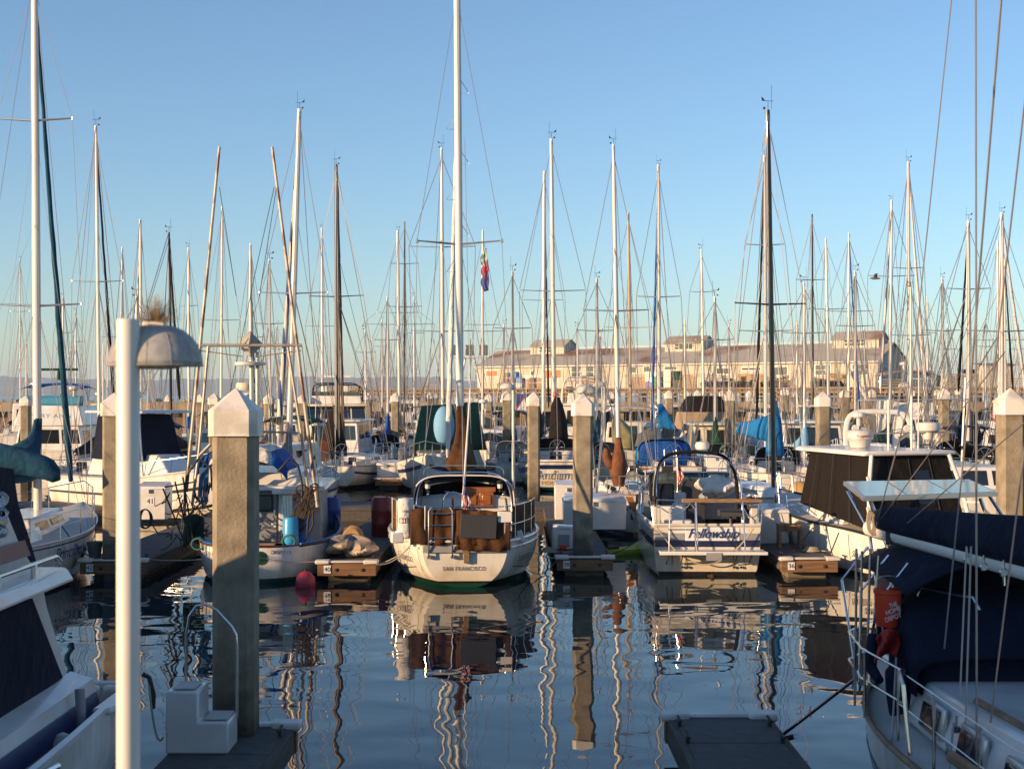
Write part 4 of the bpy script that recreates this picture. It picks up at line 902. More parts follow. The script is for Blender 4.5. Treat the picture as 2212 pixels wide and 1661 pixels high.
MB().box((d0.x-.02,3.53,1.70), (.46,.03,.46)).build('window_frame', black, dr, bevel=.05); MB().box((d0.x-.02,3.51,1.70), (.38,.03,.38)).build('window', wingl, dr, bevel=.05); MB().box((d0.x+.25,3.52,1.45), (.04,.05,.14)).build('handle', steel, dr)
MB().box((d0.x+.22,3.53,1.12), (.12,.01,.13)).build('notice', signw, dr)
MB().box((d0.x+.55,3.5,1.5), (.32,.4,1.1)).box((d0.x+.62,3.3,2.05), (.7,.8,.13)).build('locker', offwh, root, bevel=.02)
for (u0, u1, m_) in ((426,458,royal),(458,590,whitec),(590,626,royal)):
    Y_ = 37.6; a, b = wf(u0,0,Y_).x, wf(u1,0,Y_).x; cx, hw2 = wf(526,0,Y_).x, 1.27
    def fn(u, v):
        x = a+(b-a)*u; k = min(1, abs((x-cx)/hw2)); y = 3.2+2.2*v; return (x, y, 2.55+.68*(1-k**3.6)+.02*math.sin(v*3.1))
    canvas(fn, 12, 10, m_, root, 'awning', .02)
    def fn2(u, v):
        x = a+(b-a)*u; k = min(1, abs((x-cx)/hw2)); return (x, 3.2-.05*v, 2.55+.68*(1-k**3.2)-.42*v*(1-.4*k)+.006*math.sin(u*11)*v)
    canvas(fn2, 12, 4, m_, root, 'awning_valance', .015)
for u0, u1 in ((400,460),(600,652)):
    a = wf(u0,0,36.6).x; b = wf(u1,0,36.6).x; MB().tube([(a,2.6,.9),(a,2.6,2.2),(a+.1*(1 if u0 < 500 else 0),2.6,2.6),((a+b)/2,2.6,2.95),(b-.05,2.6,2.7),(b,2.6,2.1)] if u0 < 500 else [(a,2.6,2.6),((a+b)/2,2.6,2.95),(b-.1,2.6,2.75),(b,2.6,2.3),(b,2.6,.9)], .035, 8).build('grab_arch', black, root)
for (pa, pb, nm) in (((474,318,37),(402,1062,37),'trolling_pole'),((588,318,37),(686,1095,37),'trolling_pole')):
    o = MB().tube([wf(*pb), wf(pb[0]*.5+pa[0]*.5,(pb[1]+pa[1])/2,37), wf(*pa)], [.05,.045,.038], 8).build(nm, polem, root)
g = MB(); g.tube([wf(425,746,37), wf(652,746,37)], .042, 8); g.tube([wf(450,748,37), wf(430,974,37), wf(414,1100,37)], .04, 8); g.tube([wf(622,750,37), wf(650,930,37), wf(670,1100,37)], .04, 8)
g.tube([wf(430,757,37), wf(525,770,37)], .015, 4); g.tube([wf(650,757,37), wf(556,770,37)], .015, 4); g.tube([wf(553,932,37), wf(645,935,37)], .03, 6); g.tube([wf(430,985,37), wf(455,960,37)], .05, 6)
g.build('gantry', mat('galvanised_pipe', (.42,.38,.32), .5, .3, var=.35, vs=3), root)
ms = MB().tube([wf(545,1010,37.4), wf(543,780,37.4), wf(541,640,37.4), wf(541,530,37.4)], [.06,.06,.045,.03], 8).build('mast', offwh, root)
MB().tube([wf(556,760,37.4), wf(556,900,37.4)], .05, 8).lathe(wf(540,785,37.4), [(.1,-.06),(.42,-.05),(.42,.03),(.1,.06)], 12).build('light_arm', offwh, ms)
c = wf(540,744,37.3); MB().prism([c+Vector((-.36,0,0)), c+Vector((0,0,-.36)), c+Vector((.36,0,0)), c+Vector((0,0,.36))], (0,.03,0)).prism([c+Vector((0,-.36,0)), c+Vector((0,0,-.36)), c+Vector((0,.36,0)), c+Vector((0,0,.36))], (.03,0,0)).build('radar_reflector', mat('reflector_plywood', (.55,.50,.43), .7, var=.3), ms, smooth=False)
c = wf(541,862,38); MB().lathe(c, [(.1,-.25),(.2,-.2),(.26,-.14),(.29,-.02),(.28,.1),(.22,.16),(.05,.18)], 20).build('radar_dome', white, root); text('GARMIN', .1, c+Vector((0,-.31,0)), (1,0,0), (0,0,1), txtblack, root)
MB().lathe(wf(531,838,38), [(.25,-.06),(.27,.0),(.27,.10),(.24,.14),(.04,.15)], 20).build('radar_dome', cream, root); MB().box(wf(541,884,38), (.6,.5,.06)).build('radar_shelf', rustm, root, smooth=False)
p = wf(628,1178,36); r0 = .21; MB().lathe((p.x,p.y,.62), [(r0*.9,0),(r0,.04),(r0*1.03,.35),(r0*1.06,.4),(r0*1.03,.45),(r0,.75),(r0*.9,.82),(r0*.85,.84)], 24).build('barrel', mat('drum_bright_blue', (.03,.30,.62), .35), root)
MB().lathe((p.x+.27,p.y+.5,.62), [(r0*.9,0),(r0,.04),(r0,.75),(r0*.85,.84)], 24).build('barrel', bluept, root)
rr = random.Random(12); gm = MB()
for i in range(26):
    a = wf(rr.uniform(640,690), rr.uniform(1040,1100), 36); b = wf(rr.uniform(625,665), rr.uniform(1110,1180), 36); gm.tube([a, a.lerp(b,.5)+Vector((rr.uniform(-.15,.15),0,rr.uniform(-.1,.1))), b], .012+.02*rr.random(), 5)
for u, v, r_ in ((652,1060,.16),(668,1075,.13),(640,1072,.10),(680,1052,.09),(660,1095,.1)): gm.tube([wf(u,v,36)+Vector((r_*math.cos(a),.03*math.sin(3*a),r_*math.sin(a))) for a in [2*PI*j/12 for j in range(13)]], .022, 5).tube([wf(u,v,36)-Vector((r_,0,0)), wf(u,v,36)+Vector((r_,0,0))], .018, 4)
gm.build('line_gurdy', rustm, root)
gm = MB()
for i in range(60):
    a = wf(rr.uniform(362,452), rr.uniform(1050,1175), 36.4); b = a+Vector((rr.uniform(-.4,.4), rr.uniform(-.3,.3), rr.uniform(-.35,.35))); gm.tube([a, a.lerp(b,.5)+Vector((0,0,-.08)), b], .010+.014*rr.random(), 4)
for a, b in (((352,1055),(405,1188)),((378,1040),(412,1180)),((395,1030),(420,1185)),((356,1052),(425,1040)),((440,1080),(400,1120))): gm.tube([wf(a[0],a[1],35.6), wf(b[0],b[1],35.4)], .022, 6)
gm.build('fishing_gear', netm, root)
MB().grid(lambda u, v: wf(396+44*u, 1120+62*v-10*math.sin(u*3), 35.9+.12*math.sin(u*9+v*5)), 8, 8).build('green_net', mat('net_green', (.006,.03,.024), .9, bump=.6, bs=40), root, solid=.05)
cb = MB()
for i in range(9): cb.tube([wf(433+i*2.2, 1010, 36.8), wf(428+i*2.6, 1070+rr.uniform(0,10), 36.7), wf(432+i*2.2, 1100-abs(i-4)*4, 36.7)], .016, 5)
cb.build('coiled_rope', ropeb, root); cb = MB()
for i in range(7): cb.tube([wf(613+i*3,1070,36.2), wf(611+i*3.4,1110,36.2), wf(618+i*2,1130-abs(i-3)*3,36.2)], .014, 5)
cb.build('coiled_rope', ropeb, root)
cb = MB()
for (u, v) in ((428,1178),(624,1172)):
    for k in range(4): c = wf(u,v,34.9); cb.tube([c+Vector((.16*math.cos(a), -.05*k+.1, .14*math.sin(a)+.04)) for a in [2*PI*j/12 for j in range(13)]], .025, 5)
cb.build('hose_reel', ropeg, root)
MB().tube([wf(604,1170,35), wf(604,1150,35)], .02, 6).tube([wf(610,1170,35), wf(610,1152,35)], .02, 6).build('bollard', rustm, root)
MB().box(wf(560,1175,34.6), (.8,.25,.04)).build('hatch_board', teak, root)
g = MB()
for a, b in (((474,405,37),(510,640,37)),((592,405,37),(540,640,37)),((597,405,37),(560,640,37)),((652,746,37),(700,1140,37)),((425,746,37),(390,1160,36)),((541,640,37),(620,1100,38)),((541,640,37),(452,1060,38))): g.tube([wf(*a), wf(*b)], .012, 3)
g.build('rigging', ropeg, root)
line('pale mooring line from the fishing boat to the corner of finger 40', sag(P(576,1206,33.9), P(690,1212,34.3), .05, 8)); line('mooring line between finger 42 and the left side of the fishing boat stern', sag(P(308,1206,35.2), P(435,1208,33.9), .04, 6))
b_ = thing('mooring_buoy', 'round red mooring buoy floating between the fishing boat and finger 40', 'buoy', P(660,1240,33.6)); b_.location.z = 0
MB().lathe((0,0,0), [(.02,-.2),(.16,-.15),(.235,.0),(.245,.10),(.22,.22),(.14,.32),(.05,.36)], 20).build('ball', pink, b_); MB().tube([(0,0,.34),(0,0,.42)], .03, 8).build('eye', rustm, b_)
# ================================================================ Fellowship
root = thing('motor_cruiser', 'open white cruiser with Fellowship across its navy striped stern and a black folded bimini arch', 'motorboat', ((1527-CU)/F*35.6, 35.6, 0), R(-1.2), 'motor boats moored in the harbour')
hd = Hull(8.6, 3.2, zs=(1.30,1.28,1.55), tr=.93, tz=-.3, draft=.5, e=.30, e2=.6, tm=.5, srake=-.1, bowpow=2.3)
def fm():
    m = hullmat('hull_fellowship', top=(.70,.68,.62), bottom=(.02,.02,.018), stripe=(.02,.02,.02), z1=.02, z2=.10); return m
hd.hull(fm(), root, nt=24, na=14); hd.deck(grayp, root, drop=.72, t1=.46, inset=.05, name='cockpit_floor'); hd.deck(deckm, root, t0=.46); hd.rail(offwh, root, .045, name='rub_rail')
for z0, z1, m_, nm in ((.92,1.09,grayp,'grey_band'),(.74,.915,darkpt,'navy_band')):
    MB().prism([(-1.46,-.1*z0-.012,z0),(1.46,-.1*z0-.012,z0),(1.48,-.1*z1-.012,z1),(-1.48,-.1*z1-.012,z1)][::-1], (0,.008,0)).build(nm, m_, root, smooth=False)
    mb = MB()
    for sx in (-1,1): mb.grid(lambda u, v: Vector((sx*(hd.b(.005+u*.9)+.01), .02+u*7.6, z0+(z1-z0)*v+.25*u*u)), 20, 1)
    mb.build(nm, m_, root)
MB().prism([(-.62,-.118,.90),(.90,-.118,.90),(.90,-.132,1.24),(-.62,-.132,1.24)][::-1], (0,.012,0)).build('name_panel', signw, root, smooth=False, bevel=.01)
text('Fellowship', .36, (.14,-.14,1.08), (1,0,0), (0,-.05,1), txtnavy, root, shear=.45, w=1.42, ext=.006)
MB().box((.08,-.48,.66), (2.95,.72,.06)).box((.08,-.85,.66), (2.97,.04,.09)).build('swim_platform', white, root, bevel=.015)
MB().box((.08,-.88,.58), (.42,.02,.20)).build('name_plate', grayp, root)
sb = MB()
for x in (-1.15,-.75,.75,1.15): sb.tube([(x,-.1,.30),(x,-.75,.62)], .016, 5)
sb.build('platform_bracket', rustm, root)
MB().box((.1,-.25,-.10), (.42,.3,.30), top=.45).box((.1,-.40,.0), (.10,.1,.16)).build('stern_drive', rustm, root, bevel=.02)
sm = MB(); [sm.lathe((x,-.06,.22), [(.035,0),(.035,.03)], 10, 'Y') for x in (-.7,-.55,.75,.95)]; sm.build('drain_fitting', black, root)
ru = MB(); [ru.prism([(x,-.066,.55),(x+.03,-.066,.55),(x+.02,-.058,.25),(x+.01,-.058,.25)][::-1], (0,.006,0)) for x in (-1.0,-.62,.72,1.02)]; ru.build('rust_streak', mat('rust_stain', (.30,.13,.04), .8, var=.3), root, smooth=False)
st = MB(); x0, x1 = -1.42, 1.42
st.tube([(x0,-.12,1.28),(x0,-.15,1.95),(x1,-.15,1.86),(x1,-.12,1.28)], .02, 8); st.tube([(-1.15,-.82,.68),(-1.12,-.75,1.75),(-1.0,-.7,1.9),(-.55,-.7,1.9),(-.42,-.75,1.75),(-.42,-.82,.68)], .02, 8)
for x in (-.35,.95): st.tube([(x,-.8,.68),(x,-.35,1.9)], .022, 8)
st.tube([(-1.15,-.8,1.25),(-.42,-.8,1.25)], .016, 6); st.tube([(.95,-.8,.68),(.95,-.3,1.9)], .02, 8); st.build('stern_rail', steel, root)
MB().box((.40,-.2,1.93), (2.25,.14,.10)).build('fender_board', teak, root, bevel=.02); cs = MB()
for a, b in (((-1.3,-.16,1.75),(-.5,-.2,1.85)),((.95,-.2,1.85),(1.4,-.16,1.6))): cs.tube(sag(a, b, .2, 10), .014, 5)
cs.build('chain', steel, root)
ck = MB().box((-.65,3.6,1.45), (.9,.6,.9)).box((-.95,1.1,1.2), (.8,.5,1.0)); ck.build('helm_console', white, root, bevel=.05)
MB().box((-.98,3.1,1.85), (.75,.18,.62)).box((-.98,3.3,1.6), (.75,.5,.14)).build('helm_seat', navy, root, bevel=.05); MB().box((.02,3.4,1.55), (.72,.08,1.35)).build('cabin_door', mat('door_dark',(.035,.035,.04),.5), root, bevel=.01)
MB().box((0,4.0,1.5), (2.9,.06,.8)).build('bulkhead', grayp, root); MB().box((-.75,.7,1.12), (.8,.5,.5)).build('bait_tank', white, root, bevel=.04); MB().box((-.75,.44,1.14), (.6,.02,.28)).build('locker_door', black, root)
MB().box((.85,1.2,1.5), (.7,.6,.16)).tube([(.85,1.2,.6),(.85,1.2,1.45)], .05, 8).build('side_seat', mat('seat_dark', (.05,.05,.055), .6), root, bevel=.04)
ws = MB(); ws.tube([(-1.35,4.6,1.5),(-1.25,4.2,2.42),(1.25,4.2,2.42),(1.35,4.6,1.5)], .025, 6); ws.tube([(-.4,4.2,2.42),(-.4,4.6,1.5)], .018, 6); ws.tube([(.45,4.2,2.42),(.45,4.6,1.5)], .018, 6); ws.build('windscreen_frame', steel, root)
MB().grid(lambda u, v: (-1.25+2.5*u, 4.55-.3*v, 1.6+.8*v), 4, 2).build('windscreen', wingl, root, solid=.01)
A = arch(-1.22,1.22,1.3,3.05,2.2,26,y1=2.9,e=.42); MB().tube([p+Vector((0,0,-.05*abs(p.x))) for p in A], .05, 8).build('bimini_roll', blackc, root)
bf = MB()
for yy in (1.6,2.9): bf.tube([p+Vector((0,0,-.08)) for p in arch(-1.26,1.26,1.3,3.0,yy,20,y1=2.7,e=.42)], .016, 6)
bf.build('bimini_frame', steel, root)
for sx in (-1,1):
    MB().lathe((sx*1.38,1.0,1.62), [(.09,0),(.12,.28),(.05,.34)], 8).build('lantern', rustm, root); MB().box((sx*1.38,.4,1.52), (.2,.3,.5)).build('rail_locker', offwh, root, bevel=.02)
dk = MB(); n_ = 20; rings = []
for i in range(15):
    k = i/14; c = Vector((.15+1.15*k, 3.0-.25*k, 1.72+.42*k)); w_ = .34*math.sin(PI*min(1,.12+k*.88))**.5; rings.append([c+Vector((0, w_*math.cos(a), w_*.62*math.sin(a))) for a in [2*PI*j/n_ for j in range(n_)]])
dk.loft(rings); dk.build('covered_dinghy', mat('canvas_blue_grey', (.09,.16,.22), .8, bump=.4, bs=3, col2=(.30,.28,.26), stretch=(1,1,4), vs=1.5), root)
def bund(cx, cy, cz, rx, ry, rz_, m, nm, seed, root):
    rr = random.Random(seed); ph = [rr.uniform(0,6) for _ in range(4)]
    def fn(u, v):
        a, b = 2*PI*u, PI*v; k = 1+.14*math.sin(5*a+ph[0]+3*b)+.10*math.sin(4*b+ph[1]+2*a)+.07*math.sin(11*a+ph[2])*math.sin(b)
        return (cx+rx*k*math.cos(a)*math.sin(b), cy+ry*k*math.sin(a)*math.sin(b), cz+rz_*k*math.cos(b))
    return MB().grid(fn, 36, 18).build(nm, m, root, ang=25)
bund(.62,2.6,2.12,.55,.4,.26, whitec, 'crumpled_tarpaulin', 3, root)
usflag(root, (-.42,3.8,2.75), .18, .6); MB().tube([(-.42,3.8,1.6),(-.42,3.8,2.85)], .014, 6).build('flag_staff', steel, root)
MB().box((-.72,3.9,2.52), (.35,.2,.16)).tube([(-.72,3.9,2.2),(-.72,3.9,2.5)], .02, 6).build('spotlight', black, root, bevel=.03)
br = MB(); 
for sx in (-1,1):
    q = [hd.pt(t_, 1, sx)+Vector((-.05*sx,0,.55)) for t_ in (.42,.5,.6,.7,.8,.9,.98)]; br.tube([hd.pt(.40,1,sx)]+q, .018, 6)
    for t_ in (.5,.6,.7,.8,.9): w0 = hd.pt(t_,1,sx)+Vector((-.05*sx,0,0)); br.tube([w0, w0+Vector((0,0,.55))], .015, 5)
    q = [(sx*1.5,-.1,1.3),(sx*1.55,.0,1.75),(sx*1.52,1.6,2.0),(sx*1.50,2.6,1.9)]; br.tube(q, .018, 6)
br.build('side_rail', steel, root)
root.scale.x = .91
line('pale rope looped across the stern of the Fellowship cruiser', sag(P(1418,1137,35.3), P(1628,1140,35.3), .95, 20), r=.018); line('mooring line from the cruiser with the name panel to finger 38', sag(P(1412,1140,35.5), P(1240,1200,36), .3, 10), m=roped)
line('short mooring line from finger 36 to the white box beside it', sag(P(1716,1190,36), P(1688,1110,37.4), .05, 6), m=roped)
# ================================================================ white fishing cruiser with black enclosure (right)
root, hr = motorboat('fishing_cruiser', 'white sport fishing boat Sea Rover wrapped in black canvas under a white hardtop', 10.45, 34.4, 16, L=8.3, B=3.0, hull=hullmat('hull_rover', bottom=(.03,.03,.035), stripe=(.02,.02,.02), z1=.05, z2=.12), zs=(1.05,1.2,1.75), deckdrop=.04,
    cabs=((2.6,6.2,2.2,1.3,1.2,1.75,.9,0,.2),), bow_rail=True, detail=0)
text('Sea Rover', .22, hr.pt(.12,.80,-1,.06), (.05,-1,0), (0,0,1), txtblack, root, shear=.3); text('WHALER', .14, hr.pt(.07,.88,-1,.05), (.05,-1,0), (0,0,1), txtnavy, root)
MB().hexa(house(1.0, 5.4, 2.75, 2.3, 3.08, 3.2, .35, 0, .1)).build('hardtop', white, root, bevel=.05)
en = MB(); en.hexa([Vector(p) for p in ((-1.38,.6,1.2),(1.38,.6,1.2),(1.12,4.9,1.6),(-1.12,4.9,1.6),(-1.18,1.2,3.07),(1.18,1.2,3.07),(1.0,4.5,3.07),(-1.0,4.5,3.07))]); en.build('canvas_enclosure', blackc, root, bevel=.05)
sm_ = MB()
for k_ in (.25,.5,.75): sm_.tube([(-1.395,.6+4.3*k_,1.2+.4*k_),(-1.19,1.2+3.3*k_,3.07)], .012, 4); sm_.tube([(-1.38+2.76*k_,.585,1.2),(-1.18+2.36*k_,1.185,3.07)], .012, 4)
sm_.build('canvas_seam', netm, root)
MB().panel([(-1.38,.6,1.2),(1.38,.6,1.2),(1.18,1.2,3.07),(-1.18,1.2,3.07)], .54, .72, .35, .8, .006, .01).build('vinyl_window', window, root)
pp = MB()
for x in (-1.0,1.0):
    pp.tube([(x*1.46,.55,1.15),(x*1.34,.80,2.2),(x*1.12,1.05,3.1)], .055, 8)
    for z in (1.5,1.9,2.35): pp.tube([(x*1.55,.35,z),(x*1.38,.65,z)], .03, 6)
pp.build('hardtop_post', white, root)
rh = MB(); [rh.tube([(-1.55,.4,z),(-1.60,.42,z+.3)], [.035,.04], 8) for z in (1.55,1.95,2.3)]; rh.build('rod_holder', white, root)
MB().box((0,-.1,.75), (2.2,.5,.5)).build('engine_well', white, root, bevel=.06)
c = Vector((-.2,3.2,3.35)); MB().lathe(c, [(.25,-.14),(.30,.05),(.36,.1),(.36,.26),(.30,.32),(.05,.34)], 24).build('radar_dome', offwh, root); text('Raymarine', .10, c+Vector((-.06,-.37,.18)), (1,0,0), (0,0,1), txtred, root, w=.5)
ra = MB(); ra.tube([(.3,2.6,3.2),(.3,2.6,4.5)], .03, 6).tube([(1.0,2.6,3.2),(1.0,2.6,4.6)], .03, 6).tube([(.9,3.2,3.2),(.9,3.2,3.5)], .1, 10); ra.build('antenna_mount', white, root)
MB().tube([(.95,2.2,3.2),(.97,2.2,5.5)], [.02,.012], 5).build('antenna', white, root)
line('taut mooring line from the bow of the black canvas boat to finger 36', [P(1778,1112,38), P(1724,1180,36.2)], r=.014, m=roped); line('dark mooring line from the black canvas boat to the end of finger 36', [P(1812,1150,35.4), P(1792,1200,35.2)], r=.018, m=roped)
# ================================================================ Principessa
root, hp, mb_, mt_ = sailboat('sailboat', 'white sailboat with Principessa on its side and teal sail covers, beside finger 42', -12.5, 30.6, 0, L=9.9, B=3.35, mast=(82,74,-60), mm=mastw, mr=.09, spreads=((261,1.0),(661,1.2)), furl=teal, fside=(153,1040), hull=hullmat('hull_principessa', top=(.64,.62,.60), bottom=(.02,.03,.06), stripe=(.02,.02,.06)), zs=(1.15,1.12,1.5), boom=False, tr=.75, furlr=.10, stripe_m=white)
text('Principessa', .44, hp.pt(.355,.87,1,.08), (.03,1,0), (.10,0,1), txtnavy, root, shear=.3, w=2.5); text('320', .14, hp.pt(.30,.88,1,.04), (.04,1,0), (0,0,1), txtgrey, root, shear=.3)
hp.stripe(txtnavy, root, .95, .965); MB().panel([hp.pt(.46,.74,1), hp.pt(.49,.74,1), hp.pt(.49,.86,1), hp.pt(.46,.86,1)], 0, 1, 0, 1, .02, .03).build('portlight', window, root, bevel=.01)
q = loc_of(root, P(82,905,36.6)); drape(root, [(q.x,q.y,q.z,.10,.10),(q.x-.02,q.y-.02,q.z-.25,.12,.14),(q.x-.05,q.y-.1,q.z-.5,.18,.3),(q.x-.16,q.y-.3,q.z-.68,.32,.5),(q.x-.34,q.y-.5,q.z-.84,.52,.8),(q.x-.48,q.y-.6,q.z-1.1,.68,1.0),(q.x-.5,q.y-.6,q.z-1.45,.70,1.0),(q.x-.5,q.y-.6,q.z-1.6,.55,.9)], teal, seed=4, folds=.09)
a, b = loc_of(root, P(-120,985,34)), loc_of(root, P(128,1018,34)); rings = []
for i in range(18):
    k = i/17; c = a.lerp(b, k); c.z += .14*math.sin(PI*k)-.08*max(0,(k-.75)/.25)**2; ry = .36*(1-.30*k**4)*(1 if i < 17 else .6); rings.append([c+Vector((.02*math.sin(3*t_+i), ry*.7*math.cos(t_)*(1+.08*math.sin(2.1*i+3*t_)), ry*math.sin(t_)*(1+.05*math.sin(1.7*i+5*t_)))) for t_ in [2*PI*j/14 for j in range(14)]])
MB().loft(rings).build('boom_cover', teal, root, ang=60)  # covered boom of a neighbouring boat out of view, attached to this hull
line('blue mooring line from the side of the Principessa to finger 42', sag(P(133,1135,34.3), P(203,1208,34.8), .1, 8), m=ropeb, r=.022)
f_ = thing('fender', 'ribbed pale fender bucket hanging between the Principessa and finger 42', 'fender', P(205,1192,34.9)); MB().lathe((0,0,0), [(.14,-.14),(.15,-.1),(.19,.22),(.2,.26)], 16).build('bucket', greyc, f_); MB().tube([(0,0,.25),(.02,0,.9)], .012, 5).build('rope', roped, f_)
# ================================================================ near left motor yacht
root = thing('motor_yacht', 'near white motor yacht with navy canvas curtains filling the lower left corner', 'motorboat', (-6.15,17.6,0), PI, 'motor boats moored in the harbour')
ha = Hull(12.0, 3.1, zs=(1.12,1.15,2.0), tr=.85, tz=-.3, draft=.6, e=.35, e2=.7, tm=.4, srake=0)
ha.hull(hullmat('hull_yacht', bottom=(.02,.03,.08), stripe=(.01,.02,.10), z1=.06, z2=.2), root, nt=24, na=12); ha.deck(deckm, root, t0=.17, drop=.33); ha.deck(deckm, root, t0=0, t1=.17, drop=.75, name='cockpit_floor'); ha.rail(white, root, .05, name='gunwale')
def wa(x, y, z): return loc_of(root, (x,y,z))
def side(poly, m, nm, x, th=.05, bev=0, par=None):    # polygon in the (Y,z) plane of the yacht's right hand side, mirrored to the other side
    mb = MB(); mb.prism([wa(x,y,z) for y,z in poly], (th,0,0)); mb.prism([wa(-12.3-x,y,z) for y,z in poly], (-th,0,0)); return mb.build(nm, m, par or root, smooth=False, bevel=bev)
side([(6.5,1.0),(17.0,1.0),(16.9,1.36),(16.15,2.30),(16.0,2.62),(6.5,2.62)], white, 'cabin_side', -5.33, bev=.01)
MB().hexa([wa(x,y,z) for x,y,z in ((-5.35,16.85,1.0),(-6.95,16.85,1.0),(-6.95,6.5,1.0),(-5.35,6.5,1.0),(-5.35,16.05,2.6),(-6.95,16.05,2.6),(-6.95,6.5,2.6),(-5.35,6.5,2.6))]).build('cabin', white, root, smooth=False)
side([(9.0,1.30),(14.3,1.28),(16.55,1.42),(16.35,1.62),(15.55,2.46),(13.8,2.46),(9.0,2.44)], navy, 'side_curtain', -5.27, .04, .01)
mb = MB()
for sx, x in ((1,-4.92),(-1,-7.38)):
    mb.add([wa(x,6.5,.80),wa(x,16.9,.80),wa(x-.12*sx,16.9,1.34),wa(x-.12*sx,6.5,1.34),wa(x-.38*sx,16.9,1.42),wa(x-.38*sx,6.5,1.42)], [(0,1,2,3),(3,2,4,5)])
mb.build('trunk_flare', white, root, smooth=False)
mb = MB()
for z0, z1 in ((.98,1.20),):
    mb.prism([wa(-4.905-.12*(z-.80)/.54,y,z) for y,z in ((6.5,z0),(16.85,z0),(16.85,z1),(6.5,z1))], (-.01,0,0))
mb.build('blue_stripe', mat('stripe_blue',(.03,.045,.13),.4), root, smooth=False)
MB().hexa([wa(x,y,z) for x,y,z in ((-5.02,16.2,2.56),(-7.28,16.2,2.56),(-7.28,6,2.56),(-5.02,6,2.56),(-5.10,16.15,2.72),(-7.2,16.15,2.72),(-7.2,6,2.72),(-5.10,6,2.72))]).build('upper_deck', white, root, bevel=.04)
MB().tube([wa(-5.14,6.5,2.86), wa(-5.14,15.9,2.86), wa(-5.14,16.05,2.78)], .025, 8).tube([wa(-5.14,15.2,2.7), wa(-5.14,15.2,2.86)], .035, 8).tube([wa(-5.14,14.2,2.7), wa(-5.14,14.2,2.86)], .03, 8).tube([wa(-5.14,13.2,2.7), wa(-5.14,13.2,2.86)], .03, 8).build('grab_rail', steel, root)
side([(6.5,2.70),(15.88,2.70),(15.4,3.02),(15.05,3.36),(14.8,3.60),(14.35,3.78),(6.5,3.85)], white, 'flybridge', -5.34, .06, .02)
side([(6.5,2.92),(15.5,2.92),(15.36,3.06),(15.32,3.10),(6.5,3.10)], mat('stripe_mauve',(.20,.12,.13),.4), 'mauve_stripe', -5.275, .006)
side([(14.2,2.72),(16.15,2.72),(15.85,3.1),(15.55,3.45),(15.4,3.84),(14.2,3.95)], navy, 'flybridge_canvas', -5.42, .05, .01)
MB().hexa([wa(x,y,z) for x,y,z in ((-5.44,15.9,2.74),(-6.86,15.9,2.74),(-6.86,9,2.74),(-5.44,9,2.74),(-5.44,15.3,3.86),(-6.86,15.3,3.86),(-6.86,9,3.95),(-5.44,9,3.95))]).build('canvas_top', navy, root, bevel=.04)
for u, v, r_, fw in ((53,1065,.075,0),(72,1095,.07,0),(36,1095,.072,1),(43,1130,.07,1)):
    p = P(u-9, v, 14.5); p.x = -5.22; q_ = wa(*p); hb_ = MB().lathe(q_, [(.012,.18),(.016,.10),(.03,.03),(r_,0),(r_*.86,.004),(.02,.06)], 20, 'Y'); hb_.build('horn', chromem, root)
MB().box(wa(-5.26,14.5,3.35), (.06,.4,.06)).build('horn_bracket', chromem, root)
for y_, z_ in ((15.45,1.25),(13.9,1.22)): pass
o = MB().box(wa(-4.80,13.6,.98), (.14,.24,.26)).build('vent_box', white, root, bevel=.03); MB().box(wa(-4.725,13.62,1.0), (.02,.18,.18)).build('vent_mouth', black, o)
MB().lathe(wa(-4.78,15.0,.82), [(.08,0),(.10,.1),(.09,.26),(.06,.33),(.02,.35)], 14).build('cowl_vent', offwh, root)
MB().tube([wa(-4.86,15.9,.9), wa(-4.90,15.95,1.42)], .055, 12).build('rod_holder', grayp, root)
cu_ = MB(); [cu_.box(wa(-4.85-.42*i,17.28,1.0), (.38,.14,.36)) for i in range(5)]; cu_.build('cushion', cream, root, bevel=.05)
MB().box(wa(-4.72,16.6,1.12), (.22,.9,.08)).build('coaming', white, root, bevel=.03)
MB().tube([wa(-5.15,11.2,1.9), wa(-4.85,12.2,1.62), wa(-4.65,13.0,1.25), wa(-4.62,13.25,1.06)], .03, 8).build('boarding_rail', steel, root)
MB().tube([wa(-4.45,13.3,1.2), wa(-4.4,13.7,1.18)], .03, 6).build('cleat', steel, root)
root.location.x += .20; root.location.y -= .85
line('black chafe covered mooring line hanging beside the lamp post from the near yacht', [P(308,1455,16.5), P(322,1462,16.5), P(332,1500,16.4), P(330,1530,16.4)], m=black, r=.03); line('thin rope dropping from the near yacht to the white boarding steps', sag(P(322,1480,16.3), P(352,1592,15.9), .25, 10), r=.014)
# ================================================================ near right sailboat
root = thing('sailboat', 'near shaded sailboat with navy covers, solar panel and orange bucket at the lower right', 'sailboat', (5.55,17.6,0), PI, 'sailing boats moored in the harbour')
hb = Hull(12.0, 3.5, zs=(1.15,1.08,1.7), tr=.35, tz=-.1, draft=.6, e=.6, e2=.95, tm=.30, stempow=.6, srake=0)
hb.hull(hullmat('hull_near_sloop', top=(.66,.65,.63), bottom=(.02,.02,.05), stripe=(.02,.02,.08)), root, nt=30, na=14); hb.deck(deckm, root, drop=.06); hb.rail(teak, root, .035); hb.stripe(darkpt, root, .70, .86, t0=.005); hb.stripe(woodv, root, .655, .675, t0=.005)
def wb(x, y, z): return loc_of(root, (x,y,z))
def wq(u, v, Y): return loc_of(root, P(u, v, Y))
h = [wb(*p) for p in ((4.25,6.5,1.1),(6.9,6.5,1.1),(6.9,15.2,1.08),(4.25,15.2,1.08),(4.42,6.5,1.85),(6.7,6.5,1.85),(6.7,14.9,1.55),(4.42,14.9,1.55))]
MB().hexa(h).build('cabin', white, root, bevel=.05)
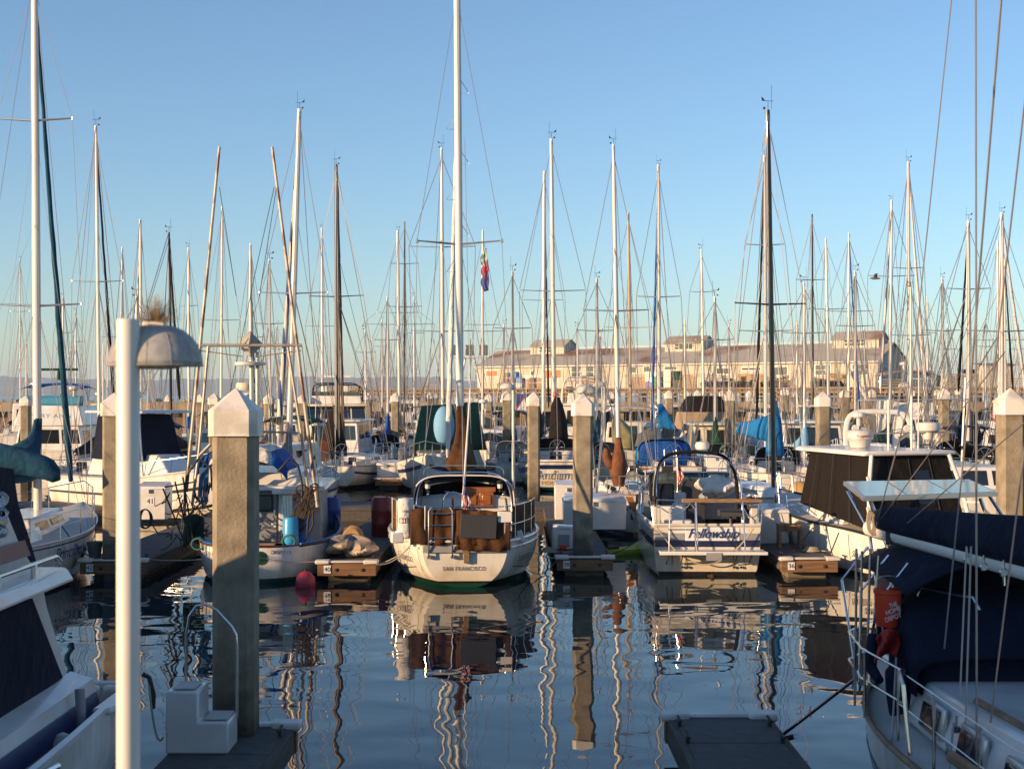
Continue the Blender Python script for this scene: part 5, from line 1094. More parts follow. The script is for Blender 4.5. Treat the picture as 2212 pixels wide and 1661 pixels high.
for y_ in (14.1,12.9,11.7,10.5):
    o = MB().hexa([wb(4.27+dx,y_+dy,z_) for z_ in (1.17,1.50) for dx,dy in ((-.05+(.06 if z_ > 1.3 else 0),-.34),(.06,-.34),(.06,.34),(-.05+(.06 if z_ > 1.3 else 0),.34))]).build('porthole_frame', alu, root, bevel=.03)
    MB().hexa([wb(4.25+dx,y_+dy,z_) for z_ in (1.215,1.455) for dx,dy in ((-.055+(.05 if z_ > 1.3 else 0),-.26),(.02,-.26),(.02,.26),(-.055+(.05 if z_ > 1.3 else 0),.26))]).build('glass', window, o, bevel=.02)
gr = MB(); gr.tube([wb(4.55,y_,1.75-.03*(y_-9)) for y_ in (9,10.5,12,13.6)], .04, 6); gr.build('grab_rail', teak, root)
MB().box(wb(5.5,11.8,1.82), (.7,.7,.1)).box(wb(5.5,9.6,1.9), (.7,.7,.1)).build('hatch', woodv, root, bevel=.02)
# dodger, bimini, cockpit
canvas(lambda u, v: wb(4.28+2.6*(.5-.5*math.copysign(abs(math.cos(PI*v))**.45, math.cos(PI*v))), 15.75-1.05*u, 1.42+(1.02-.62*u**1.7)*(math.sin(PI*v)**.35 if 0 < v < 1 else 0)), 8, 26, navy, root, 'dodger', .02)
MB().hexa([wb(x,y,z) for x,y,z in ((4.36,14.75,1.4),(6.8,14.75,1.4),(6.8,15.6,1.4),(4.36,15.6,1.4),(4.5,15.1,2.1),(6.6,15.1,2.1),(6.6,15.5,2.3),(4.5,15.5,2.3))]).build('dodger_lining', navy, root, bevel=.03)
MB().tube([wb(4.55,15.55,2.36), wb(4.58,15.5,2.46), wb(4.98,15.0,2.42), wb(5.02,14.9,2.3)], .018, 8).build('dodger_handle', steel, root)
canvas(lambda u, v: wb(4.25+2.7*v, 17.5-2.5*u, 2.92-.38*abs(2*v-1)**2.6-.10*(2*u-1)**2), 8, 16, navy, root, 'bimini', .02)
canvas(lambda u, v: wb(4.55+2.2*v, 17.3, 1.2+1.5*u), 4, 8, navy, root, 'stern_curtain', .02)
MB().box(wb(5.6,16.2,1.25), (2.3,1.9,.5)).build('cockpit_coaming', white, root, bevel=.06)
bf = MB()
for y_ in (17.35,16.4,15.6): bf.tube([wb(4.05,16.2,1.15), wb(4.12,y_,2.3), wb(4.45,y_,2.72)], .016, 6)
for u, u2, v0, v1 in ((1848,1850,1495,1185),(1858,1862,1480,1190),(1872,1880,1470,1185),(1882,1898,1440,1200)): bf.tube([wq(u,v0,15.9), wq(u2,v1,15.9)], .015, 6)
bf.build('bimini_frame', steel, root)
pr = MB()
A = [(3.98,14.2),(3.88,15.4),(4.0,16.5),(4.6,17.5)]
for hh in (.35,.68): pr.tube([wb(x,y,1.12+hh) for x,y in A], .014, 6)
for x, y in ((3.95,14.2),(3.86,15.2),(3.9,15.8),(4.1,16.7),(4.6,17.5),(3.95,13.0),(3.98,11.8),(4.0,10.4)): pr.tube([wb(x,y,1.08),wb(x,y,1.8)], .016, 6)
for hh in (.36,.7): pr.tube([wb(3.95,14.2,1.1+hh), wb(3.98,11,1.1+hh), wb(4.1,8,1.25+hh)], .007, 4)
pr.tube([wb(3.90,13.6,1.08), wb(3.86,13.7,1.75), wb(3.92,14.0,1.82), wb(4.0,14.2,1.8)], .022, 8); pr.build('stern_rail', steel, root)
MB().tube([wb(3.95,12.5,1.36), wb(3.98,11.0,1.40), wb(4.1,8.5,1.6)], .045, 8, sy=1.4).build('rail_board', teak, root)
tb = MB().tube([wb(4.50,17.55,2.93), wb(5.65,10.2,2.80)], .072, 12, sy=1.3); tb.build('boom', mastw, root); MB().tube([wb(4.62,16.8,2.80), wb(4.62,16.82,3.04)], .10, 8).build('boom_strap', black, root)
sailcover(root, wb(5.65,10.2,3.02), wb(4.53,17.3,3.10), navy, w=.2, h0=.26, h1=.42, up=1.2)
MB().tube([wb(5.70,10.1,1.7), wb(5.75,10.1,14)], .11, 12, sy=1.3).build('mast', mastw, root)
sp_ = [P(1808,1041,19.8), P(2089,1036,19.8), P(2154,1060,17), P(1863,1071,17)]; zf, zn = 3.40, 3.38
pts = [Vector((4.65,19.5,3.40)), Vector((6.42,19.5,3.43)), Vector((5.95,17.0,3.42)), Vector((4.30,17.0,3.36))]
o = MB().hexa([loc_of(root, p+Vector((0,0,-.05))) for p in (pts[3],pts[2],pts[1],pts[0])]+[loc_of(root, p) for p in (pts[3],pts[2],pts[1],pts[0])]).build('solar_panel_frame', alu, root, smooth=False)
slm = mat('solar_glass', (.10,.13,.17), .10, spec=1, var=.05)
mb = MB()
for a, b in ((0,.32),(.33,.66),(.67,1)):
    def q4(s, t): return (pts[3].lerp(pts[2], s)).lerp(pts[0].lerp(pts[1], s), t)
    mb.panel([loc_of(root, q4(a*.96+.02,.03)), loc_of(root, q4(b*.96+.02,.03)), loc_of(root, q4(b*.96+.02,.97)), loc_of(root, q4(a*.96+.02,.97))], 0, 1, 0, 1, .006, .01)
mb.build('solar_glass', slm, o, smooth=False)
fr = MB()
for x, y in ((4.45,17.3),(5.8,17.2)): fr.tube([loc_of(root, (x,y,3.33)), loc_of(root, (x+.12,y,3.0)), loc_of(root, (x+.25,y-.1,2.6)), loc_of(root, (x+.25,y-.1,1.2))], .026, 8)
for x, y in ((4.3,18.0),(6.1,18.0)): fr.tube([loc_of(root, (x+.05,y,3.36)), loc_of(root, (x+.2,y-.5,2.9)), loc_of(root, (x+.35,y-.9,1.2))], .022, 8)
fr.tube([loc_of(root, (4.35,17.4,3.33)), loc_of(root, (6.0,17.4,3.36))], .02, 6); fr.build('solar_panel_support', steel, root)
cr_ = MB()
for x in (4.42,5.85):
    for k in range(5): cr_.tube([loc_of(root, (x+.04*math.cos(a)+.01*k, 17.15, 3.05+.14*math.sin(a)-.01*k)) for a in [2*PI*j/10 for j in range(11)]], .008, 4)
cr_.build('coiled_rope', ropew, root)
rg = MB()
for a, b, r_ in (((2062,-60,15.5),(1964,870,16),.008),((1964,870,16),(1893,1135,17),.009),((2108,-60,12.2),(2110,1661,12.2),.010),((2168,-60,12.0),(2095,855,13.2),.011),((2095,855,13.2),(2040,1400,14),.009),((2216,200,11),(2140,870,12),.008),((2222,900,11),(2140,1560,11.5),.008),((1893,1135,17),(2170,760,13.6),.007),((1960,1130,16),(2222,905,12),.007),((2098,1180,13.5),(2086,1560,13.2),.010),((2088,1180,13.5),(2074,1500,13.2),.009),((1936,1420,15),(1925,1640,14.2),.01),((2060,1560,13.2),(2050,1661,13),.012)): rg.tube([wq(*a), wq(*b)], r_, 5)
rg.build('rigging', wirem, root)
bk = MB()
for u, v, Y_ in ((2090,1195,14.5),(2125,1210,14),(2168,1222,13.5),(2066,1560,13.2)): c = wq(u,v+14,Y_); bk.lathe(c, [(.035,-.02),(.045,0),(.035,.02)], 12, 'Y').tube([c, c+Vector((0,0,.12))], .012, 5)
bk.build('pulley_block', steel, root)
MB().tube([wq(1885,1375,15.6), wq(1880,1440,15.3), wq(1900,1470,15.1)], [.06,.07,.05], 10).build('rolled_cloth', navy, root)
rd = MB().grid(lambda u, v: wq(1893+48*u+4*math.sin(v*5), 1378+55*v-22*math.sin(u*2.6), 15.3+.12*math.sin(u*8+v*4)), 10, 8); rd.build('red_cloth', mat('cloth_red', (.35,.01,.01), .8, bump=.3), root, solid=.02)
drape(root, [(wb(4.22,0,0).x,wb(0,15.1,0).y,1.72,.08,.1),(wb(4.2,0,0).x,wb(0,15.1,0).y,1.6,.14,.16),(wb(4.2,0,0).x,wb(0,15.1,0).y,1.35,.13,.16),(wb(4.2,0,0).x,wb(0,15.1,0).y,1.15,.1,.12)], navy, 'winch_cover')
wn_ = MB(); wn_.lathe(wb(4.3,13.6,1.1), [(.06,0),(.05,.06),(.07,.12)], 12); wn_.build('winch', chromem, root)
bt = thing('bucket', 'orange hardware store bucket with a white logo hanging on the rail of the near sailboat', 'bucket', (4.22,15.6,2.02), 0)
MB().lathe((0,0,0), [(.125,0),(.13,.01),(.148,.36),(.158,.37),(.158,.41),(.15,.415),(.14,.41)], 28).build('pail', orange, bt); MB().tube(arch(-.15,.15,.38,.56,0,12,e=.7), .005, 5).build('handle', steel, bt)
for s_, z_, w_ in (('THE',.255,.09),('HOME',.19,.17),('DEPOT',.115,.19)): text(s_, .075, (.02,-.152,z_), (1,.0,.35), (-.30,0,1), txtwhite, bt, w=w_)
line('dark taut mooring line from the lower right dock end to the near sailboat stern', [P(1684,1592,17.5), P(1765,1530,16.8), P(1845,1468,16.0)], m=darkpt, r=.022)
ln_ = thing('shackle_chain', 'rusty shackle and chain on the lower right dock end', 'chain', P(1690,1590,17.4)); MB().tube(sag((-.25,0,.0),(.12,-.1,.02),.03,6), .035, 6).build('links', rustm, ln_); MB().box((-.02,0,-.04), (.18,.12,.05)).build('plate', rustm, ln_)
# ================================================================ things on the docks and near the camera
lp = thing('dock_lamp', 'near white lamp post with a half dome shade and a dry tuft on top', 'lamp post', ((277-CU)/F*6.0, 6.0, 1.0), 0, 'dock lamps with half dome shades')
MB().lathe((0,0,0), [(.051,0),(.0500,3.92),(.048,3.93)], 32).build('post', mat('lamp_post_paint', (.66,.62,.57), .4, var=.06, vs=6), lp)
zc = 4.6-1.0-(788-HV)/F*6; mb = MB(); sh = []
shm = mat('lamp_shade_grey', (.40,.39,.38), .42, col2=(.24,.22,.20), vs=14)
def shade(u, v):
    a = -PI/2+PI*u*2; b = PI/2*v; rx = .205*math.cos(b*.98); x = .085+rx*math.cos(a)*1.0; y = .16*math.sin(a)*math.cos(b*.98)/1; return (x, y-.0, zc+.19*math.sin(b))
MB().grid(lambda u, v: (.085+.206*math.cos(2*PI*u)*math.cos(PI/2*v*.97)**.85, .12+.15*math.sin(2*PI*u)*math.cos(PI/2*v*.97)**.85, zc+.175*math.sin(PI/2*v)), 40, 12).build('shade', shm, lp, solid=.006)
rb_ = MB()
for k_ in range(12):
    a_ = 2*PI*k_/12; rb_.tube([(.085+.209*math.cos(a_)*math.cos(PI/2*v_*.97)**.85, .12+.153*math.sin(a_)*math.cos(PI/2*v_*.97)**.85, zc+.178*math.sin(PI/2*v_)) for v_ in [i_/6 for i_ in range(7)]], .0025, 4)
rb_.tube([(.085+.208*math.cos(2*PI*k_/40), .12+.152*math.sin(2*PI*k_/40), zc) for k_ in range(41)], .005, 5); rb_.build('shade_ribs', shm, lp)
MB().lathe((.085,.12,zc-.012), [(.02,.03),(.10,.03),(.11,.0),(.06,-.005)], 20).build('lamp_lens', cream, lp)
MB().box((.085,.12,zc+.18), (.10,.06,.025)).build('top_bracket', cream, lp, bevel=.008)
mb = MB(); rr = random.Random(2)
for i in range(330):
    th = rr.uniform(0,2*PI); el = rr.uniform(.05,1.5); L_ = rr.uniform(.05,.15); d = Vector((math.cos(th)*math.cos(el), math.sin(th)*math.cos(el)*.7, math.sin(el))); a = Vector((.09,.12,zc+.185)); mb.tube([a+d*.012, a+d*L_*.6+Vector((rr.uniform(-.01,.01),0,rr.uniform(-.01,.01))), a+d*L_], [.0010,.0007,.0004], 3, cap=False)
tf = mb.build('twig_tuft', mat('dry_twigs', (.30,.21,.13), .9), lp)
sp = thing('boarding_steps', 'white boarding steps with a bent steel handrail, at the foot of the large near pile', 'boarding steps', (0,0,.5), 0)
cx = (425-CU)/F*15.9; sp.location = (cx, 15.9, .5)
poly = [(-.36,0),(.36,0),(.36,.40),(-.0+.02,.40),(.02,.78),(-.36,.78)]
MB().prism([(x,0,z*.92) for x,z in poly], (0,.55,0)).build('step_body', white, sp, bevel=.025)
tr_ = MB(); tr_.box((-.17,.28,.735), (.26,.42,.012)).box((.2,.28,.385), (.26,.42,.012)); tr_.build('tread', deckm, sp)
MB().tube([(-.24,.5,.7),(-.24,.5,1.28),(-.20,.5,1.50),(-.12,.5,1.62),(0,.5,1.64),(.12,.5,1.58),(.30,.5,1.38),(.35,.5,1.28),(.36,.5,1.15),(.36,.5,.3)], .017, 10).build('handrail', steel, sp)
drum('bright dark blue drum standing on finger 40 behind the fishing boat', 714, 1155, 41, .60, 1.12, bluedk); drum('dark red ribbed drum on finger 40 left of the brown canvas sailboat', 825, 1158, 40.6, .62, 1.15, redpl)
t = thing('tarp_covered_dinghy', 'dinghy under a grey tarp on the dock behind the red drum', 'dinghy', P(866,1085,44)); t.location.z = .5
drape(t, [(0,0,0,.75,1.6),(0,0,.3,.72,1.5),(.02,0,.6,.55,1.2),(.05,0,.85,.3,.7),(.06,0,.92,.1,.25)], greyc, 'tarp', folds=.08); MB().box((0,0,-.0), (1.2,2.4,.08)).build('cradle', teak, t)
t = thing('folded_inflatable', 'folded grey and tan inflatable dinghy lying on the end of finger 40', 'dinghy', P(756,1186,35.6)); t.location.z = .53
bund(0,0,.22,.62,.7,.26, mat('hypalon_two_tone', (.33,.27,.19), .7, bump=.5, bs=4, col2=(.09,.09,.10), vs=1.6, lo=.47, hi=.53), 'hull_fabric', 8, t); bund(.25,-.3,.18,.42,.35,.16, mat('hypalon_pale', (.50,.42,.33), .7, bump=.5, bs=5, col2=(.10,.11,.13), vs=2, lo=.45, hi=.5), 'bow_flap', 9, t)
t = thing('wicker_drum', 'round tan ribbed basket lying behind the folded dinghy on finger 40', 'basket', P(764,1158,37)); t.location.z = .9
mb = MB(); mb.lathe((0,-.2,0), [(.05,-.02),(.22,0),(.29,.06),(.30,.3),(.22,.4)], 24, 'Y'); mb.build('basket_body', mat('basket_tan', (.40,.24,.11), .8, bump=.8, bs=8, stretch=(9,1,1)), t); MB().box((0,.1,-.3), (.5,.6,.25)).build('stand', teak, t)
t = thing('kayak', 'lime yellow kayak floating between finger 38 and the Fellowship cruiser', 'kayak', P(1338,1190,40.5), R(-62)); t.location.z = 0
mb = MB(); rings = []
for i in range(21):
    k = i/20; w_ = .36*math.sin(PI*min(1,max(0,k*.96+.02)))**.5; y_ = -1.25+2.5*k; zz = .26+.10*abs(2*k-1)**2; dip = .10 if .2 < k < .75 else 0
    rings.append([Vector((w_*math.cos(a), y_, (zz if a < PI*.999 and a > .001 else .2)*1.0*max(-.4, math.sin(a))-(dip if math.sin(a) > .7 else 0)+.04)) for a in [2*PI*j/16 for j in range(16)]])
mb.loft(rings).build('hull', yellowg, t); MB().box((0,-.3,.2), (.34,.4,.06)).box((0,-.52,.32), (.34,.06,.22)).build('seat', black, t, bevel=.02); MB().lathe((0,.75,.27), [(.1,0),(.09,.03)], 12).build('hatch', black, t)
t = thing('steps_box', 'white moulded plastic dock steps with an oval opening, on finger 38', 'dock steps', P(1218,1186,37)); t.location.z = .5
MB().prism([(-.30,0,0),(.30,0,0),(.30,0,.62),(-.30,0,.66)][::-1], (0,.45,0)).build('body', white, t, bevel=.05); MB().box((0,-.006,.24), (.30,.03,.34)).build('recess', grayp, t, bevel=.1); text('DOCK STEPS', .05, (.02,-.008,.55), (1,0,0), (0,0,1), txtnavy, t); MB().box((-.02,-.05,.08), (.18,.1,.12)).build('block', orange, t, bevel=.02)
dockbox('long white dock box with battened front, right of the tall pile on finger 38', 1285, 1140, 42.5, 1.9, 1.0, .95)
dockbox('narrow white dock box behind the tall pile on finger 38, left of the long box', 1228, 1100, 46, .9, .8, 1.15)
dockbox('white dock box below the navy striped bow, beside finger 36', 1668, 1160, 38.5, .95, .9, .95)
dockbox('white dock box numbered 41 behind the lamp post', 325, 1130, 46, 1.0, .9, 1.1, num='41')
dockbox('white dock box with two lids on the finger beyond the red drum', 838, 1034, 69.5, 1.1, .8, .75); dockbox('white dock box in front of the cream wheelhouse boat', 1548, 1010, 67, 1.0, .8, 1.2); dockbox('white dock box below the navy canvas sailboats at right', 1652, 1000, 66, 1.2, .8, 1.1)
for u, v, Y_, m_, lb in ((313,1150,41,black,'coil of black hose hanging on the white dock box numbered 41'),(1186,1218,36.2,ropew,'coil of pale rope on the corner of finger 38'),(1752,1196,36.4,ropew,'coil of pale rope on finger 36 beside the stool')):
    p = P(u,v,Y_); t = thing('rope_coil', lb, 'rope', (p.x,p.y,.52), 0, 'coiled ropes and hoses'); mb = MB(); up_ = m_ is black
    for k in range(5): mb.tube([Vector(((.22-.02*k)*math.cos(a), .02*k if up_ else (.16-.015*k)*math.sin(a), (.45+.28*math.sin(a)) if up_ else .02+.025*k)) for a in [2*PI*j/18 for j in range(19)]], .022 if up_ else .014, 6)
    mb.build('coil', m_, t); MB().tube([(.2,0,.3 if up_ else .03),(.42,-.1,.02),(.7,.15,.02)], .02 if up_ else .013, 6).build('loose_end', m_, t)
t = thing('wooden_stool', 'weathered wooden step stool with an arched front, on finger 36', 'stool', P(1705,1185,37.5)); t.location.z = .5
mb = MB(); mb.box((0,0,.62), (.66,.4,.06)).box((-.28,0,.3), (.07,.36,.6)).box((.28,0,.3), (.07,.36,.6)).box((0,-.12,.52), (.5,.04,.14)).build('frame', teak, t, bevel=.01)
# wall lamps standing in the harbour, like the near one
for u, v0, v1, Y_, lb, s_ in ((1148-39,1130,842,64,'dock lamp with a blue grey post, left of the navy striped sailboat',-1),(1327-21,1000,835,84,'dock lamp with a pale shade in front of the workboat arch',-1),(1965,1000,838,78,'dock lamp with a cream shade behind the radar arch',-1),(1996,1000,846,88,'slim dock lamp between the radar arch and a white furled sail',1)):
    p = P(u, v1, Y_); t = thing('dock_lamp', lb, 'lamp post', (p.x, p.y, .3), 0, 'dock lamps with half dome shades')
    MB().tube([(0,0,0),(0,0,p.z)], .075, 12).build('post', offwh, t); zc_ = p.z-.25
    MB().grid(lambda u_, v_: (.28*s_+.36*math.cos(2*PI*u_)*math.cos(PI/2*v_*.97)**.85, .25*math.sin(2*PI*u_)*math.cos(PI/2*v_*.97)**.85, zc_+.26*math.sin(PI/2*v_)), 20, 6).build('shade', offwh, t, solid=.02)
# signs on piles
t = thing('harbour_sign', 'blue and white triangular sign on a far pile, with a red border', 'sign', P(1130,871,111.4)); MB().box((0,0,0), (1.05,.06,1.5)).build('panel', mat('sign_blue', (.03,.06,.28), .5), t, smooth=False); MB().prism([(-.75,-.06,-.75),(.6,-.06,-.75),(.1,-.06,.55)][::-1], (0,.03,0)).build('warning_triangle', txtred, t, smooth=False); MB().prism([(-.58,-.075,-.66),(.48,-.075,-.66),(.08,-.075,.38)][::-1], (0,.02,0)).build('triangle_face', signw, t, smooth=False)
t = thing('diamond_mark', 'dark diamond daymark hanging on a pile behind the brown sail cover', 'sign', P(1397-78,877,109.4)); MB().prism([(-.5,0,0),(0,0,-.6),(.5,0,0),(0,0,.6)], (0,.05,0)).build('board', black, t, smooth=False); MB().prism([(-.2,-.02,0),(0,-.02,-.25),(.2,-.02,0),(0,-.02,.25)], (0,.03,0)).build('centre', greyc, t, smooth=False)
for u, Y_, s_, lb in ((1619,123.6,'17','white number plate 17 on a far pile left of the dark masts'),(125,123.4,'21-30','white number band on a far pile cap left of the lamp post')):
    t = thing('number_sign', lb, 'sign', P(u,861 if s_ == '17' else 870,Y_)); MB().box((0,0,0), (.5 if s_ == '17' else .9,.04,.45)).build('plate', signw, t, smooth=False); text(s_, .38, (0,-.03,0), (1,0,0), (0,0,1), txtblack, t)
b_ = thing('seagull', 'small dark seagull flying over the harbour at right', 'bird', P(1891,602,60), R(80)); mb = MB(); mb.tube([(0,-.22,0),(0,-.1,.01),(0,.08,.015),(0,.18,.02),(0,.25,.01)], [.01,.05,.06,.035,.008], 8)
mb.build('body', greyc, b_)
for sx in (-1,1): MB().grid(lambda u, v: (sx*(.04+.42*u), .08-.16*v*(1-.6*u)-.10*u*u, .03+.16*math.sin(u*2.4)), 6, 2).build('wing', greyc, b_, solid=.008)
# unseen blocks added behind the viewer, stepped in height to shade the near boats
def behind(label, t0, t1, s0, s1, h, nm='shade_block'):
    a = R(AZ); S_ = Vector((math.sin(a), math.cos(a), 0)); T_ = Vector((math.cos(a), -math.sin(a), 0)); c = T_*((t0+t1)/2)+S_*((s0+s1)/2)
    r = thing(nm, label, 'building', c, math.atan2(T_.y, T_.x)); w_, d_ = t1-t0, s1-s0
    MB().box((0,0,h/2-.2), (w_,d_,h-.4)).build('wall', sid, r, smooth=False); MB().box((0,0,h-.12), (w_+.5,d_+.5,.24)).build('roof', greyc, r, smooth=False)
    for i in range(int(w_/3)): o = MB().box((-w_/2+1.5+i*3,d_/2+.02,h-2.2), (1.4,.08,1.1)).build('window', signw, r, smooth=False); MB().box((-w_/2+1.5+i*3,d_/2+.07,h-2.2), (1.2,.04,.9)).build('pane', window, o, smooth=False)
TE = math.tan(R(ELEV))
behind('tall unseen block added behind the viewer to shade the near boats', -12.3, -6.8, -24, -16, 3.5+TE*(11.3+16))
behind('mid height unseen block added behind the viewer to shade the near left yacht', -15.4, -12.35, -24, -16, 3.95+TE*(2.0+16))
behind('narrow unseen block added behind the viewer to shade the lower near pile', -18.5, -15.45, -24, -16, 2.18+TE*(5.4+16))
behind('long low unseen block added behind the viewer, farthest left, to shade finger 42', -60, -18.55, -24, -16, .3+TE*(12.2+16))
mb = MB().box((0,0,0), (60,14,.4)); wk = thing('viewing_quay', 'concrete quay under the viewer', 'quay', (-8,-6.3,2.6)); mb.build('deck', floatm, wk, smooth=False); q_ = MB(); [q_.box((-28+i*4,6,-3.5), (.5,.5,6.8)) for i in range(15)]; q_.build('support_piles', concrete, wk, smooth=False)
# ================================================================ the fleet behind
def spiralmat(name, c1, c2, sc=1.1):
    m = mat(name, c1, .8); n, l = m.node_tree.nodes, m.node_tree.links; b = n['Principled BSDF']; tc = [x for x in n if x.type == 'TEX_COORD'][0]
    mp = n.new('ShaderNodeMapping'); mp.inputs['Scale'].default_value = (3.2,3.2,1); l.new(tc.outputs['Object'], mp.inputs[0])
    wv = n.new('ShaderNodeTexWave'); wv.bands_direction = 'DIAGONAL'; wv.inputs['Scale'].default_value = sc; l.new(mp.outputs[0], wv.inputs[0])
    cr = n.new('ShaderNodeValToRGB'); cr.color_ramp.interpolation = 'CONSTANT'; cr.color_ramp.elements[0].color = lin(c2); cr.color_ramp.elements[1].position = .32; cr.color_ramp.elements[1].color = lin(c1)
    l.new(wv.outputs['Fac'], cr.inputs[0]); l.new(cr.outputs[0], b.inputs['Base Color']); return m
stripeb = spiralmat('sail_white_blue_spiral', (.62,.58,.52), (.02,.05,.22), .6); stripeg = spiralmat('sail_grey_white_spiral', (.5,.48,.45), (.10,.10,.11)); purpleg = mat('canvas_mauve_grey', (.20,.155,.165), .85, bump=.5, bs=5, var=.3)
def SB(label, ub, ut, vt, Y, rz=0, L=10, B=3.1, px=6, **k):
    """a sailboat whose mast stands at column ub; px = mast width in reference px"""
    c, s = math.cos(R(rz)), math.sin(R(rz)); ym = Y+c*L*.56; X = (ub-CU)/F*ym+s*L*.56
    if 'X' in k: X = k.pop('X')
    k.setdefault('mr', max(.05, px*ym/F/2)); k.setdefault('detail', 2 if Y < 80 else 1); k.setdefault('zs', (1.1,1.02,1.4) if L > 8 else (.9,.85,1.15))
    return sailboat('sailboat', label, X, Y, rz, L=L, B=B, mast=(ub,ut,vt), **k)
SB('white sailboat behind the lamp post, its tall mast with a navy furled sail', 216, 207, 272, 62, 0, 11, 3.3, 6.5, furl=navy, fside=(246,868), spreads=((609,1.25),), hull=HB, cover=navy)
SB('small far sailboat with a slim pale mast just left of the lamp shade', 263, 264, 534, 118, 180, 10, 3, 4, furl=whitec, fside=(259,850), hull=HK)
SB('sailboat mast above the twig tuft with a grey white spiral furled sail', 305, 303, 474, 86, 0, 10.5, 3.1, 6, furl=stripeg, fside=(291,850), hull=HB, cover=black)
SB('white sailboat with black mast and dark dodger, right of the lamp post', 371, 365, 502, 74, 180, 10.5, 3.1, 5, mm=mastb, furl=blackc, fside=(388,862), cover=blackc, dod=navy, X=-18.9, hull=HK)
SB('far sailboat with a thin pale mast left of the left trolling pole, one spreader', 408, 407, 534, 120, 180, 9.5, 3, 4, spreads=((661,.75),), hull=HW, cover=royal)
SB('sailboat with a pale mast that carries a bulky white radar halfway, between the trolling poles', 477, 480, 446, 96, 0, 11, 3.2, 5, spreads=((692,1.4),), hull=HR, cover=tanc)
SB('sailboat whose mast rises just behind the diamond reflector, with a navy furled sail', 542, 541, 526, 100, 180, 10.5, 3.1, 4, furl=navy, fside=(549,850), spreads=((729,.9),), hull=HB)
SB('sailboat with white and blue spiral furled sail and mauve boom cover', 622, 647, 236, 55.5, 0, 10, 3.0, 10, furl=stripeb, fside=(600,968), spreads=((634,1.45),), cover=purpleg, hull=HB, X=-9.0, dod=None, furlr=.16)
SB('far sailboat with a thin pale mast left of the black mast', 697, 695, 492, 122, 180, 10, 3, 4, spreads=((705,1.4),), hull=HK, cover=teal)
_j = SB('white sailboat with black mast, brown furled sail and black mast cover', 730, 726, 356, 68.5, -12, 9.2, 2.9, 8, mm=mastb, spreads=((641,1.45),), hull=HR, X=-8.75, boom=False, zs=(1.15,1.05,1.4), tr=.7, detail=3)
furled(_j[0], loc_of(_j[0], P(742,950,76)), loc_of(_j[0], P(729,400,74)), mat('sail_dark_brown', (.06,.022,.018), .8), .085, .06)
q = loc_of(_j[0], P(723,955,72)); drape(_j[0], [(q.x+.05,q.y,q.z+1.9,.12,.12),(q.x,q.y,q.z+1.5,.3,.3),(q.x-.05,q.y,q.z+.7,.42,.5),(q.x,q.y,q.z-.3,.62,.8),(q.x+.05,q.y,q.z-.75,.55,.7),(q.x,q.y,q.z-.85,.35,.5)], blackc, 'mast_cover')
MB().box(loc_of(_j[0], P(695,978,71)), (.9,.1,1.3)).build('companionway', brownc, _j[0], bevel=.03)
_l = SB('small round stern sailboat with tan canvas and reddish gear, left of the green tarp', 863, 859, 498, 104, 0, 9.5, 3.1, 6, spreads=((676,1.7),(701,2.9)), hull=HW, cover=tanc, X=-9.0, dod=tanc, tr=.45)
rg_ = MB(); rr = random.Random(31)
for i in range(14): a = Vector((rr.uniform(-1.3,1.3), rr.uniform(.5,3), rr.uniform(1.2,1.9))); rg_.box(a, (.35,.2,.25), rz=rr.random())
rg_.build('deck_gear', rustm, _l[0], bevel=.03)
SB('far sailboat with a thin black mast right beside a thicker pale mast', 873, 874, 479, 128, 180, 9.5, 3, 3.5, mm=mastb, spreads=((570,1.2),(663,1.5)), hull=HK)
_m = SB('white sailboat pointing at the viewer under a big green tarp tent', 957, 954, 320, 75, 180, 11, 3.6, 6, spreads=((534,1.7),(716,1.6)), hull=HK, boom=False, X=-4.0, zs=(1.3,1.25,1.9), dod=blackc)
g = _m[0]; A_ = [loc_of(g, P(u, v, Y_)) for u, v, Y_ in ((910,877,68),(1030,870,72),(1052,972,74),(893,972,67),(905,955,76),(1045,960,78))]
MB().grid(lambda u, v: (A_[0].lerp(A_[1], u)).lerp(A_[3].lerp(A_[2], u), v)+Vector((0,.25*math.sin(v*PI)*(1+.2*math.sin(u*14)),0)), 20, 8).build('tarp_tent', greenc, g, solid=.02)
MB().grid(lambda u, v: (A_[0].lerp(A_[1], u)).lerp(A_[4].lerp(A_[5], u), v)+Vector((0,-.2*math.sin(v*PI),0)), 14, 6).build('tarp_tent', greenc, g, solid=.02)
p = loc_of(g, P(959,920,66)); MB().grid(lambda u, v: (p.x+.5*math.sin(PI*v)*math.cos(2*PI*u), p.y+.5*math.sin(PI*v)*math.sin(2*PI*u), p.z+.95*math.cos(PI*v)), 20, 12).build('hanging_bag', lightb, g)
an = MB()
for u in (925,942): c = loc_of(g, P(u,1005,64.5)); an.prism([c, c+Vector((.28,0,.45)), c+Vector((.05,0,.6)), c+Vector((-.16,0,.2))], (0,.05,0))
an.build('anchor', alu, g)
